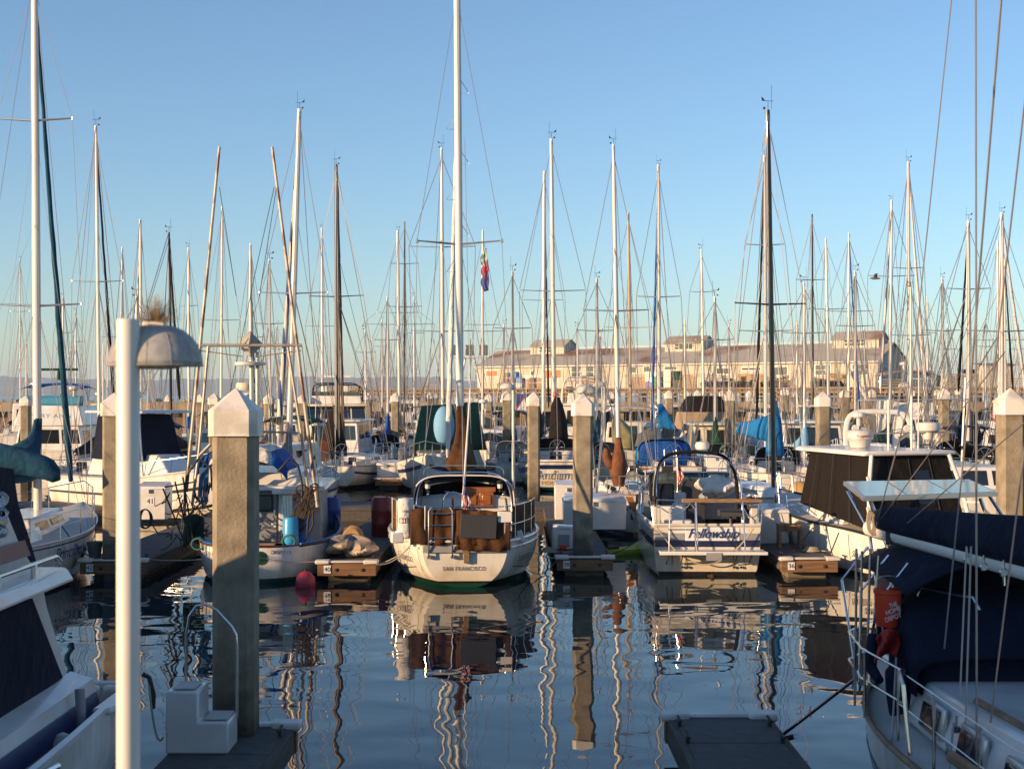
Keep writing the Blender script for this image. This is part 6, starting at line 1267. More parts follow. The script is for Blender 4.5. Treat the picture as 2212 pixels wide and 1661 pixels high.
# workboat masts and the flag mast
SB('sailboat with two small flags flying from its pale mast, right of the tall centre mast', 1042, 1043, 497, 112, 180, 10.5, 3, 4.5, spreads=((716,1.6),(702,1.3)), hull=HW)
fm_ = [o for o in COL.objects if o.get('label', '').startswith('sailboat with two small flags')][0]
flag(fm_, loc_of(fm_, P(1052,535,106)), .5, 1.5, mat('flag_green_white', (.35,.42,.36), .8, col2=(.05,.2,.12), vs=2, lo=.45, hi=.5), seed=1)
flag(fm_, loc_of(fm_, P(1055,560,106)), .55, 1.5, mat('flag_red', (.45,.02,.03), .8)); flag(fm_, loc_of(fm_, P(1056,582,106)), .6, 1.6, mat('flag_blue', (.05,.06,.25), .8), seed=3)
SB('sailboat with pale mast and dark furled sail, left of the Andiamo mast', 1173, 1176, 370, 96, 0, 11.5, 3.2, 7, furl=navy, fside=(1185,880), spreads=((649,1.6),), hull=HK, cover=navy)
_a = SB('white sailboat with Andiamo on its navy striped stern and black sail cover, right of centre', 1197, 1191, 300, 67, 0, 11, 3.9, 8, spreads=((629,1.75),), hull=hullmat('hull_andiamo', bottom=(.01,.08,.06), stripe=(.01,.06,.05), z1=.14, z2=.2), X=2.22, zs=(1.42,1.3,1.7), tr=.72, dod=blackc, boom=False, detail=3)
r_, h_ = _a[0], _a[1]; MB().prism([(-1.45,-.16,1.08),(1.45,-.16,1.08),(1.48,-.18,1.28),(-1.48,-.18,1.28)][::-1], (0,.012,0)).build('navy_band', darkpt, r_); h_.stripe(darkpt, r_, .78, .90, t0=.0)
text('Andiamo', .62, (-.15,-.15,.78), (1,0,0), (0,0,1), txtgrey, r_, shear=.35, w=2.1); text('MONTEREY', .26, (-.15,-.12,.42), (1,0,0), (0,0,1), goldm, r_, w=1.5)
MB().box((0,-.10,1.46), (2.6,.06,.14)).build('stern_board', white, r_)
q = loc_of(r_, P(1203,880,71)); drape(r_, [(q.x,q.y,q.z+.5,.14,.14),(q.x,q.y,q.z+.1,.3,.3),(q.x+.05,q.y-.3,q.z-.7,.45,.6),(q.x+.05,q.y-.4,q.z-1.6,.5,.8),(q.x+.05,q.y-.4,q.z-1.95,.35,.6)], blackc); MB().lathe((q.x-.1,q.y-.1,q.z+.5), [(.05,0),(.12,.08),(.1,.25),(.04,.3)], 10).build('orange_light', orange, r_)
q = loc_of(r_, P(1158,905,74)); drape(r_, [(q.x,q.y,q.z+1.0,.14,.2),(q.x,q.y,q.z,.34,.5),(q.x,q.y,q.z-.9,.36,.5),(q.x,q.y,q.z-1.2,.2,.3)], navy, 'mizzen_cover')
_o = SB('white sailboat with rust brown cover wrapped on its mast, left of Fellowship', 1337, 1325, 312, 52.2, 180, 8.0, 2.5, 7.5, spreads=((672,1.15),), hull=HG, X=3.95, boom=False, zs=(1.25,1.2,1.45), detail=3)
r_ = _o[0]; q = loc_of(r_, P(1337,962,46.5)); drape(r_, [(q.x+.02,q.y,q.z+.25,.09,.09),(q.x,q.y,q.z-.2,.17,.2),(q.x+.02,q.y,q.z-.6,.30,.4),(q.x+.02,q.y,q.z-1.0,.27,.4),(q.x,q.y,q.z-1.35,.18,.25)], rustc); drape(r_, [(q.x+.42,q.y,q.z-.1,.08,.12),(q.x+.40,q.y,q.z-.35,.16,.2),(q.x+.28,q.y,q.z-.65,.2,.25),(q.x+.15,q.y,q.z-.8,.2,.2)], rustc, 'sail_cover', seed=3)
wheel(r_, loc_of(r_, P(1365,1072,44.8)), .47, black); MB().prism([loc_of(r_, P(u,v,44.6)) for u, v in ((1350,1072),(1382,1072),(1366,1105))], (0,.2,0)).build('bow_locker', woodv, r_)
text('CF 4210', .16, loc_of(r_, P(1330,1064,44.2)), (-1,0,0), (0,0,1), txtblack, r_)
SB('sailboat with a beige mast studded with steps, right of the rust covered mast', 1384-21, 1357, 460, 92, 0, 11, 3.1, 6, mm=mat('mast_beige', (.42,.33,.22), .5), spreads=((708,1.8),), hull=HC, cover=tanc)
_p = SB('white sailboat with MONTEREY, CA on its stern, blue dodger and blue furled sail', 1424, 1422, 356, 67, 0, 10, 3.0, 6.5, furl=royal, fside=(1408,930), spreads=((642,1.2),), hull=HK, X=7.95, dod=None, boom=False, zs=(1.2,1.1,1.5), tr=.8, detail=3)
r_ = _p[0]; text('MONTEREY, CA', .26, (-.2,-.14,.72), (1,0,0), (0,0,1), txtblack, r_, w=1.42); _p[1].stripe(rustc, r_, .93, .96, t0=0)
canvas(lambda u, v: (1.35*(-math.copysign(abs(math.cos(PI*v))**.5, math.cos(PI*v)))-.35, 2.2+1.6*u, 1.1+(1.35-.4*u*u)*(math.sin(PI*v)**.4 if 0 < v < 1 else 0)), 6, 22, pacif, r_, 'dodger'); canvas(lambda u, v: (-1.65+2.6*v, 2.25, 1.1+1.25*u*(1-.2*abs(2*v-1)**3)), 3, 8, royal, r_, 'dodger_curtain')
q = loc_of(r_, P(1424,890,72)); MB().grid(lambda u, v: (q.x-.1+u*(.25+.75*v)+.03*math.sin(v*8), q.y-.3*v, q.z+.4-1.2*v-.15*u*v), 8, 8).build('sail_cover', pacif, r_, solid=.25)
ld = MB()
for x in (-.62,-.05): ld.tube([(x,-.2,.55),(x,-.25,1.2),(x,-.2,2.0),(x,.1,2.1)], .022, 6)
for z in (1.0,1.4,1.8): ld.tube([(-.62,-.24,z),(-.05,-.24,z)], .016, 5)
ld.build('boarding_ladder', steel, r_); MB().lathe(loc_of(r_, P(1517,966,68)), [(.2,-.15),(.33,-.08),(.36,.1),(.3,.25),(.05,.3)], 16).build('radar_dome', white, r_); MB().box(loc_of(r_, P(1517,978,68)), (.5,.4,.3)).build('radar_base', lightb, r_, bevel=.04)
SB('far sailboat with slim pale mast and low radar, in front of the warehouse', 1521, 1515, 538, 108, 180, 9.5, 3, 4, spreads=((631,.9),(734,1.2)), hull=HW, cover=forest)
_s = SB('white sailboat with navy stripe, CF 8507 GD, dark mast and bright blue sail cover', 1672, 1659, 238, 51, 190, 8.6, 2.8, 9, mm=mastd, spreads=((658,1.2),), hull=HW, X=7.6, boom=False, zs=(1.3,1.2,1.5), detail=3)
r_ = _s[0]; _s[1].stripe(darkpt, r_, .62, .92, t1=.985); 
text('CF 8507 GD', .24, loc_of(r_, P(1668,1112,43.9)), (-1,0,0), (0,0,1), txtwhite, r_)
a, b = loc_of(r_, P(1676,948,46)), loc_of(r_, P(1596,928,49)); sailcover(r_, a, b, pacif, w=.26, h0=.42, h1=.5, up=.7); drape(r_, [(a.x,a.y,a.z+.75,.08,.1),(a.x+.02,a.y,a.z+.5,.16,.18),(a.x+.05,a.y,a.z,.26,.3),(a.x+.03,a.y,a.z-.55,.32,.3)], pacif, 'sail_cover'); MB().tube([a,b], .05, 8).build('boom', mastd, r_)
t = thing('kayak', 'amber kayak standing upside down beside the black canvas boat', 'kayak', P(1748,1072,43.5)); rings = []
for i in range(15):
    k = i/14; w_ = .40*math.sin(PI*min(1,.06+k*.9))**.6; c = Vector((-.55+1.15*k, .2, .22-.42*k)); rings.append([c+Vector((w_*.45*math.cos(a), w_*.6*math.cos(a), w_*math.sin(a))) for a in [2*PI*j/16 for j in range(16)]])
MB().loft(rings).build('hull', yellowc, t); MB().tube([(-.45,-.1,.1),(.5,-.1,-.25)], .02, 5).build('strake', orange, t)
SB('white sailboat with a black dodger and swim ladder behind the bright blue sail cover', 1655, 1651, 336, 60, 0, 10.5, 3.3, 6, furl=blackc, fside=(1634,905), spreads=((530,.95),(716,1.3)), hull=HK, X=12.0, boom=False, dod=blackc, zs=(1.25,1.15,1.5), detail=3)
SB('far sailboat with thin black mast over the right part of the warehouse', 1756, 1754, 463, 112, 180, 10.5, 3.1, 4.5, mm=mastb, spreads=((605,1.2),), hull=HK, cover=blackc)
SB('far sailboat with a white mast topped by a brown spar, leaning a little left', 1792, 1784, 515, 104, 180, 10.5, 3.1, 4.5, spreads=((668,1.6),), hull=HW)
SB('far sailboat with a pale mast and a blue furled sail slanting right across the warehouse', 1833, 1834, 503, 98, 180, 10.5, 3.1, 4.5, furl=royal, fside=(1859,925), spreads=((673,1.6),), hull=HB)
SB('sailboat with a pale mast and grey furled sail slanting left, beyond the radar arch', 1922, 1926, 432, 90, 180, 10.5, 3.1, 5, furl=stripeg, fside=(1902,850), spreads=((597,1.4),), hull=HK, cover=forest)
SB('sailboat with thick white furled sail slanting right, right of the gable end', 1963, 1962, 350, 74, 0, 11, 3.2, 6, furl=whitec, fside=(2005,905), spreads=((580,.9),), hull=HW, furlr=.14)
_w = SB('white sailboat with a raised navy sail cover bearing a white mark', 2091, 2092, 476, 66, 0, 10.5, 3.4, 6.5, furl=blackc, fside=(2070,845), spreads=((625,1.1),), hull=HB, X=22.0, boom=False, dod=navy, bimi=navy, zs=(1.3,1.2,1.6))
r_ = _w[0]; q = loc_of(r_, P(2092,880,71)); drape(r_, [(q.x-.1,q.y,q.z+.05,.12,.14),(q.x-.05,q.y,q.z-.4,.35,.35),(q.x,q.y,q.z-1.0,.5,.6),(q.x+.1,q.y,q.z-1.6,.6,.9),(q.x+.1,q.y,q.z-1.8,.4,.7)], navy, seed=6)
a, b, c, d = [loc_of(r_, P(*x)) for x in ((2060,985,70),(2100,950,70),(2135,912,70),(2118,955,70))]
MB().grid(lambda u, v: a.lerp(b,v).lerp(d.lerp(c,v), u)+Vector((0,0,-.2*math.sin(u*PI)+.03*math.sin(v*15))), 8, 10).build('awning', navy, r_, solid=.06)
MB().prism([loc_of(r_, P(*x)) for x in ((2087,895,70.3),(2091,905,70.3),(2088,920,70.3),(2094,940,70.3),(2084,915,70.3))], (0,.02,0)).build('white_mark', signw, r_)
_x = SB('sailboat at the right edge with a white mast, pale furled sail and black boom cover', 2163, 2164, 460, 58, 0, 11, 3.5, 8, furl=whitec, fside=(2222,890), spreads=((716,1.6),), hull=HN, X=20.2, dod=blackc, cover=navy, zs=(1.35,1.25,1.6), detail=3)
SB('far sailboat whose thin mast stands close left of the right edge white mast', 2158, 2155, 520, 110, 180, 10, 3, 4, spreads=((735,2.4),), hull=HK)
SB('far sailboat with a black furled sail just right of the right edge white mast', 2172, 2170, 560, 100, 180, 10, 3, 4, furl=blackc, fside=(2188,840), hull=HW)
for (lb, ub, vt, Y, rz, L, X, kw) in (
 ('white sailboat with tan canvas in the second row behind the fishing boat wheelhouse', 583, 560, 71, 0, 9.5, None, dict(cover=tanc, dod=tanc, hull=HW, spreads=((700,1.0),))),
 ('white sailboat with a forest green boom cover, right of the blue dodger sailboat', 1545, 640, 67.5, 0, 9, None, dict(cover=forest, dod=greyc, hull=HB, spreads=((735,1.0),))),
 ('white sailboat with teal boom cover between the workboat and rust covered mast', 1290, 600, 70, 0, 9.5, None, dict(cover=teal, dod=tanc, hull=HC, spreads=((715,1.1),))),
 ('white sailboat with a light blue mast bag, right of the blue sail cover', 1738, 610, 73, 180, 9.5, None, dict(cover=lightb, hull=HW, spreads=((720,1.1),))),
 ('white sailboat with a tan dodger and forest boom cover beside the radar arch', 1848, 585, 73, 0, 9.5, None, dict(cover=forest, dod=tanc, hull=HK, spreads=((705,1.1),))),
 ('white sailboat with a grey dodger behind the radar arch cruiser', 1968, 620, 80, 180, 9.5, None, dict(cover=greyc, dod=greyc, hull=HB, spreads=((725,1.1),))),
 ('white sailboat with a navy cover left of the raised navy sail cover', 2036, 600, 74, 0, 9.5, None, dict(cover=navy, dod=navy, hull=HW, spreads=((715,1.1),))),
 ('white sailboat with a blue boom cover in the gap left of the green tarp', 838, 640, 84, 0, 9, None, dict(cover=royal, dod=navy, hull=HK, spreads=((735,1.0),))),
 ('white sailboat with a white dodger between the shaded pile and Andiamo', 1108, 585, 72, 0, 9.5, None, dict(cover=navy, dod=whitec, hull=HB, spreads=((710,1.1),))),
 ('white sailboat with a teal cover, left of the second row dark dodger', 296, 640, 68, 180, 9.5, None, dict(cover=teal, dod=blackc, hull=HW, spreads=((735,1.0),)))):
    SB(lb, ub, ub-1, vt, Y, rz, L, 3.0, 4, **kw)
# thin distant masts
for i, (u, vt, Y_, lb) in enumerate(((44,560,130,'far thin mast sailboat at the left edge under the long shrouds'),(137,640,134,'far sailboat with a short thin mast left of the navy furled sail'),(233,655,132,'far sailboat with a short mast just left of the lamp shade rim'),
    (164,672,136,'far sailboat with a pale stub mast between the long furled sail and the next mast'),(600,700,132,'far sailboat with a short mast left of the spiral furled sail foot'),(790,712,130,'far sailboat with a very short mast over the sea right of the trawler'),(826,690,132,'far sailboat with a short mast left of the twin masts'),(895,640,128,'far sailboat with a slim mast left of the shaded centre spreader'),
    (1090,700,126,'far sailboat with a slim leaning mast over the left end of the warehouse'),(1248,705,134,'far sailboat with a short mast over the second warehouse door'),(1298,720,132,'far sailboat with a stub mast over the shop board'),(1480,690,130,'far sailboat with a thin mast right of the blue furled sail'),(1575,700,132,'far sailboat with a short mast left of the black furled sail'),
    (1722,690,128,'far sailboat with a short pale mast left of the thin black mast'),(1868,706,130,'far sailboat with a thin mast in front of the right roof monitor'),(2004,640,128,'far sailboat with a slim mast right of the gable end'),(2048,700,126,'far sailboat with a pinkish slim mast left of the black furled sail'),(2130,690,132,'far sailboat with a thin mast left of the wharf shed'),(2200,700,130,'far sailboat with a thin mast at the extreme right'))):
    SB(lb, u, u-1, vt, Y_, 180 if i%2 else 0, 9+i%3*.7, 2.9, 2.8, spreads=((vt+.42*(830-vt),.9),) , hull=HULLS[i%5], cover=(navy,royal,tanc,forest,blackc,teal)[i%6], pul=True)
# ---------------------------------------------------------------- motor boats
def MX(u, Y): return (u-CU)/F*Y
r_, h_ = motorboat('motor_cruiser', 'white flybridge cruiser with blue wind cloth and blue arched canopy at the far left', MX(98,78), 78, 0, L=11, B=4.2, hull=HB, zs=(1.5,1.5,2.0), cabs=((.6,7,3.9,3.2,1.5,2.9,.9,.0,.25),(.5,5.5,4.0,3.6,2.9,4.05,.5,.25,.35)),
    wins=([('aft',.03,.28,.28,.85),('aft',.32,.66,.28,.85),('aft',.7,.97,.28,.85),('right',.1,.4,.3,.8)],[]), bimi=(royal,1.0,3.6,3.5,5.35), stripe_m=lightb, radar=(1.3,1,4.9))
text('MARY ANN', .34, (.05,.62,3.45), (1,0,0), (0,.22,1), txtteal, r_, w=2.4); MB().box((0,.55,2.98), (4.0,.04,.12)).build('pale_blue_band', lightb, r_)
canvas(lambda u, v: (-1.75+3.6*v, .85+.1*u, 4.05+.55*u), 3, 12, mat('wind_cloth_blue', (.03,.22,.36), .5), r_, 'wind_cloth', .02); MB().box((.4,1.2,6.1), (2.1,.1,.14)).tube([(.4,1.2,5.5),(.4,1.2,6.05)], .12, 8).build('radar_scanner', forest, r_)
r_, h_ = motorboat('sport_fisher', 'white sport fishing boat behind the lamp post, navy canvas wheelhouse, bow pointing right', -17.2, 55.5, -128, L=9.6, B=3.3, hull=hullmat('hull_sport', bottom=(.02,.03,.05), stripe=(.02,.02,.02)), zs=(1.35,1.5,2.2), cabs=((2.2,6.6,2.6,1.6,1.6,2.4,1.1,0,.3),), hardtop=(2.0,5.4,2.6,3.95), canv=(navy,2.3,5.0,2.4,2.2,3.9), radar=(0,3.4,4.5), ants=((.9,3,4,6.6,.2),(-.9,3,4,6.0,-.1)))
h_.stripe(black, r_, .60, .64); h_.stripe(black, r_, .84, .87); text('CF 2091', .2, h_.pt(.3,.95,-1,.03), (0,-1,0), (0,0,1), txtred, r_)
r_, h_ = motorboat('trawler_yacht', 'cream two deck trawler with black wraparound windows and a framed flybridge, left of centre', MX(724,92), 92, 2, L=12, B=4.4, hull=HK, zs=(1.6,1.5,2.2), cabs=((.5,8,4.2,3.2,1.6,2.7,.8,0,.1),(.5,7,4.2,3.4,2.7,3.9,.7,.2,.15),(.2,6.8,4.3,3.6,3.9,4.05,.2,0,.05)),
    wins=([('aft',.1,.35,.3,.85),('aft',.6,.9,.3,.85)],[('aft',.02,.24,.0,.95),('aft',.26,.49,.0,.95),('aft',.51,.74,.0,.95),('aft',.76,.98,.0,.95)],[]), fly=(.6,3.2,3.4,4.05,4.6), cabm=cream, ants=((1.9,2,4,8,.1),(-1.9,2,4,7,-.1)))
cg = MB()
for x in (-1.5,-.8,0,.8,1.5): cg.tube([(x,.7,4.1),(x,.75,5.3)], .03, 5)
cg.tube(arch(-1.6,1.6,4.2,5.45,.7,16,e=.35), .05, 6).tube(arch(-1.6,1.6,4.2,5.35,3,16,e=.35), .04, 6); cg.build('flybridge_frame', black, r_); canvas(lambda u, v: (-1.5+3*v, .75+2.2*u, 5.4-.1*(2*v-1)**2), 3, 6, grayp, r_, 'flybridge_top')
text('Sea Dream', .5, (.0,.45,2.3), (1,0,0), (0,0,1), goldm, r_, shear=.3, w=2.6); MB().box((0,1.5,5.9), (1.8,.1,.12)).tube([(0,1.5,5.4),(0,1.5,5.9)], .07, 6).build('radar_scanner', white, r_)
motorboat('pilothouse_boat', 'white pilothouse boat with green tinted windows behind the black mast cover', MX(712,79), 79, -6, L=9, B=3.5, hull=HW, zs=(1.3,1.2,1.8), cabs=((.8,6.2,3.1,2.5,1.3,3.1,.7,.1,.15),(.6,6.4,3.4,2.8,3.1,3.22,.2,0,.05)), wins=([('aft',.06,.36,.42,.88),('aft',.42,.62,.05,.9),('aft',.68,.95,.42,.88),('right',.1,.45,.45,.88),('right',.55,.9,.45,.88),('left',.1,.9,.45,.88)],[]))
motorboat('day_cruiser', 'white cruiser with navy canopy and curved dark windscreen, right of the lamp post', MX(352,78), 78, 186, L=8.6, B=3.2, hull=HK, cabs=((2.4,7,2.5,1.6,1.1,1.9,1.4,0,.2),), wins=([('right',.2,.8,.3,.8),('left',.2,.8,.3,.8),('fore',.1,.9,.2,.8)],), bimi=(navy,1.2,3.6,2.7,3.2))
motorboat('workboat', 'white workboat with a tall square arch and blue U.S. lettering, behind the tall pile', MX(1278,94), 94, 0, L=12, B=4.6, hull=HK, zs=(1.8,1.7,2.4), cabs=((3.4,8,3.8,3.0,1.8,3.9,.5,0,.1),(3.2,8.2,4.0,3.2,3.9,4.05,.2,0,.05)), wins=([('aft',.08,.34,.4,.85),('aft',.4,.6,.05,.85),('aft',.66,.92,.4,.85)],[]), arch_=None, radar=(-.6,5,5.0), ants=((1.6,5,4,9,.1),), fly=(4,6,3,4.05,4.8))
r_ = [o for o in COL.objects if o.get('label','').startswith('white workboat with a tall')][0]
fr = MB(); fr.tube(arch(-1.9,.9,1.8,5.9,2.6,20,e=.3), .07, 8).tube(arch(-1.9,.9,1.8,5.7,4.2,20,e=.3), .06, 8); fr.build('gantry_arch', offwh, r_); text('U.S.', .8, (1.0,-.2,1.2), (1,0,0), (0,0,1), txtnavy, r_); MB().box((1.55,-.2,1.45), (.1,.1,1.5)).box((1.55,-.2,1.9), (.4,.08,.08)).build('red_marker', txtred, r_); MB().box((-.5,2.8,3.1), (1.5,.5,1.2)).box((1.2,3,2.6), (.9,.4,1.0)).build('deck_gear', rustm, r_, bevel=.05); MB().lathe((-.2,3.4,4.8), [(.9,0),(.75,.35),(.3,.6)], 16).build('satellite_dome', offwh, r_)
r_, h_ = motorboat('cabin_cruiser', 'white cabin cruiser with white awning and yellow tarp, right of the workboat', MX(1368,88), 88, 0, L=10, B=4.0, hull=HR, zs=(1.4,1.3,1.9), cabs=((1.2,6.5,3.4,2.6,1.4,2.9,.8,.1,.15),), wins=([('aft',.05,.3,.35,.8),('aft',.38,.62,.1,.85),('aft',.7,.95,.35,.8)],), bimi=(whitec,.2,3.2,3.8,3.9))
drape(r_, [(-1.2,-.1,3.4,.1,.15),(-.9,-.1,2.8,.5,.3),(-.6,-.1,2.1,.8,.5),(-.6,-.1,1.3,.7,.5)], mat('tarp_yellow_grey', (.38,.34,.16), .85, bump=.5, bs=5, var=.4), 'tarp'); drape(r_, [(1.2,-.2,2.6,.2,.2),(1.1,-.2,2.1,.9,.4),(1.0,-.2,1.4,1.1,.5)], greyc, 'gear_cover', seed=5)
r_, h_ = motorboat('express_cruiser', 'white express cruiser pointing at the viewer with a black and tan canvas top', MX(1510,100), 100, 180, L=11, B=4.4, hull=HK, zs=(1.6,1.7,2.2), cabs=((3.0,9.6,3.6,1.6,1.7,2.5,2.6,0,.4),), wins=([('right',.2,.5,.3,.7),('left',.5,.8,.3,.7)],), canv=(tanc,2.2,6.2,4.2,2.3,3.5)); MB().hexa(house(2.0,5.2,3.7,3.0,3.5,4.6,1.0,.2,.6)).build('canvas_roof', blackc, r_, bevel=.2)
motorboat('wheelhouse_boat', 'cream wheelhouse boat with a wide dark window, behind the tall sunlit pile', MX(1560,74), 74, 0, L=9, B=3.6, hull=HC, zs=(1.3,1.2,1.8), cabm=cream, cabs=((1.0,5.8,3.0,2.4,1.3,3.0,.5,.1,.12),(.8,6.0,3.3,2.7,3.0,3.12,.2,0,.06)), wins=([('aft',.04,.14,.3,.86),('aft',.26,.76,.35,.86),('aft',.82,.96,.3,.86)],[]))
motorboat('pilothouse_boat', 'white pilothouse boat with raked side windows behind the thick pile, right of the dark mast', MX(1772,69), 69, 4, L=10, B=3.6, hull=HW, zs=(1.4,1.3,1.9), cabs=((1.2,6.6,3.3,2.4,1.4,3.2,.9,.15,.2),(1.0,6.7,3.6,2.8,3.2,3.33,.3,0,.06)), wins=([('aft',.06,.30,.42,.88),('aft',.40,.60,.05,.9),('aft',.70,.94,.42,.88),('left',.1,.5,.45,.88),('left',.56,.9,.45,.88),('right',.1,.9,.45,.88)],[]), ants=((-1.4,2,3.3,8,-.3),))
r_, h_ = motorboat('express_cruiser', 'white express cruiser with a broad curved radar arch, above the white hardtop', MX(1925,60), 60, 0, L=10, B=3.6, hull=HW, zs=(1.6,1.5,1.9), cabs=((4,8.6,2.8,1.5,1.6,2.4,1.8,0,.3),(.5,3.8,3.2,3.2,1.6,2.1,0,0,.1)), arch_=(2.2,3.0,1.7,3.9), radar=(-.9,2.0,3.6))
MB().lathe((1.9,1.0,3.0), [(.2,-.3),(.25,0),(.46,.04),(.52,.1),(.52,.34),(.46,.42),(.1,.46)], 20).build('radar_dome', offwh, r_); MB().tube([(-1.2,.9,1.6),(-1.2,.9,4.4),(3.6,.6,4.45)], .03, 6).tube([(-1.2,.9,2.95),(3.0,.8,3.0)], .035, 6).tube([(1.0,.9,2.9),(-.6,.9,1.8)], .03, 6).tube([(2.4,.9,2.9),(3.5,.9,1.7)], .03, 6).tube([(3.3,.9,.9),(3.5,.9,5.4)], .05, 6).build('instrument_frame', alu, r_)
for x in (-1.15,1.15): MB().lathe((x,1.6,3.15), [(.14,-.06),(.17,0),(.14,.04)], 14, 'Y').build('spreader_light', offwh, r_)
r_, h_ = motorboat('motor_yacht', 'white trawler yacht with a tan sun top and a white davit arm', MX(1930,96), 96, 178, L=12, B=4.4, hull=HB, zs=(1.8,1.7,2.4), cabs=((1.0,8.6,3.9,3.0,1.8,3.3,1.2,0,.2),), wins=([('fore',.05,.32,.35,.85),('fore',.36,.64,.35,.85),('fore',.68,.95,.35,.85),('left',.2,.9,.4,.85)],), fly=(2.0,5.4,3.4,3.3,4.3), bimi=(mat('canvas_sand', (.42,.27,.16), .8),2.2,5.0,3.6,6.3), radar=(0,3,6.6))
for x, u in ((1.4,-1.9),): MB().tube([(1.9,4,3.2),(4.2,3.6,7.0)], [.16,.1], 8).build('davit', white, r_)
drape(r_, [(-1.6,8.2,3.3,.2,.2),(-1.2,8.3,2.7,.9,.4),(-.8,8.3,2.2,1.3,.5)], greyc, 'gear_cover'); 
r_, h_ = motorboat('motor_yacht', 'white low motor yacht with slanting dark cabin windows, beside the right edge pile', MX(2110,45.5), 45.5, 0, L=10, B=3.3, hull=HK, zs=(1.55,1.5,1.9), cabs=((.2,7.2,3.0,2.4,1.5,2.25,1.2,.15,.18),), wins=([('aft',.02,.30,.2,.85),('aft',.36,.66,.2,.85),('aft',.72,.96,.2,.85),('left',.05,.3,.25,.8),('left',.36,.62,.25,.8)],)); MB().box((0,-.06,1.5), (3.1,.05,.05)).build('rub_strip', black, r_)
motorboat('fishing_boat', 'white fishing vessel with a rusty pipe mast, left of the lamp post', MX(196,98), 98, 0, L=12, B=4.2, hull=HK, zs=(1.6,1.5,2.4), cabs=((5,9,3.2,2.6,1.8,4.0,.3,0,.1),), wins=([('aft',.1,.4,.4,.8)],), mastpole=(0,3,1.6,8.4), radar=(-.9,5,4.6), outriggers=(4,2,7,18))
motorboat('fishing_boat', 'white fishing vessel with crossed pipe masts at the very left edge', MX(36,104), 104, 6, L=12, B=4.2, hull=HR, zs=(1.6,1.5,2.4), cabs=((5,9,3.2,2.6,1.8,4.0,.3,0,.1),), wins=([('aft',.1,.4,.4,.8)],), mastpole=(0,3,1.6,8.8), outriggers=(4,2,7,12))
r_, h_ = motorboat('fishing_boat', 'fishing vessel with a platform of floodlights on its lattice mast, left end of the warehouse', MX(1012,118), 118, 0, L=14, B=4.8, hull=HW, zs=(1.8,1.6,2.6), cabs=((6,10.5,3.6,3.0,2.0,4.4,.3,0,.1),), wins=([('aft',.1,.9,.5,.85)],), outriggers=(4,2,9,9))
mb = MB()
for x in (-1.1,1.1): mb.tube([(x*1.5,4,2),(x*.35,4,7.9)], .09, 6)
mb.tube([(0,4,2),(0,4,9.6)], .1, 6)
for z in (3.4,4.8,6.2): mb.tube([(-.95+z*.06,4,z),(.95-z*.06,4,z)], .06, 5)
mb.box((0,4,8.0), (3.0,1,.12)); mb.build('lattice_mast', offwh, r_); mb = MB()
for x in (-1.2,0,1.2): mb.box((x,3.6,8.6), (.75,.3,.9))
mb.build('floodlight', mat('floodlight_glass', (.12,.13,.12), .15), r_, bevel=.05)
motorboat('fishing_boat', 'fishing vessel with a bare tripod mast between the trawler and the round stern sailboat', MX(860,132), 132, 0, L=12, B=4.4, hull=HB, zs=(1.7,1.6,2.4), cabs=((5,9,3.4,2.8,1.8,4.2,.3,0,.1),), wins=([('aft',.1,.9,.5,.85)],), mastpole=(0,3,1.6,9.5), outriggers=(4,2,8,10))
GM = ((455,84,'white cruiser glimpsed between the left trolling pole and the large near pile','c'),(515,112,'far white cruiser with a radar over the large near pile','c'),(600,108,'far white cruiser behind the spiral furled sail','f'),(665,66,'white cruiser bow with tan side windows behind the right trolling pole','c'),
 (905,118,'far white cruiser left of the green tarp','c'),(1062,92,'white cruiser with a red name right of the green tarp','r'),(1062,128,'far white cruiser carrying a green kayak on its roof','k'),(1110,100,'far dark canopied cruiser behind the broad sunlit pile','n'),(1225,118,'far white flybridge cruiser left of the workboat','f'),(1430,112,'far white pilothouse cruiser with a clear enclosure behind the blue furled sail','p'),
 (1610,104,'far white cruiser left of the dark masts','c'),(1645,120,'far white flybridge cruiser behind the dark masts','f'),(1690,92,'white cruiser with a white box on its stern above the black dodger','b'),(1742,108,'far white cruiser right of the thin black mast','p'),(1835,104,'far blue topped cruiser left of the sand canvas yacht','n'),(1985,110,'far cruiser with an orange buoy, right of the sand canvas yacht','c'),
 (2062,96,'white cruiser behind the navy sail cover','f'),(2140,88,'white cruiser with an American flag between the navy covers','u'),(2195,112,'far white cruiser at the right edge behind the pile','c'),(145,128,'far white cruiser by the stones of the breakwater','f'),(640,122,'far white cruiser with a pale flybridge right of the spiral furled sail','f'),(1540,116,'far white cruiser right of the express cruiser','c'),(1905,62.5,'white cruiser stern low between the arch cruiser and its neighbour','c'))
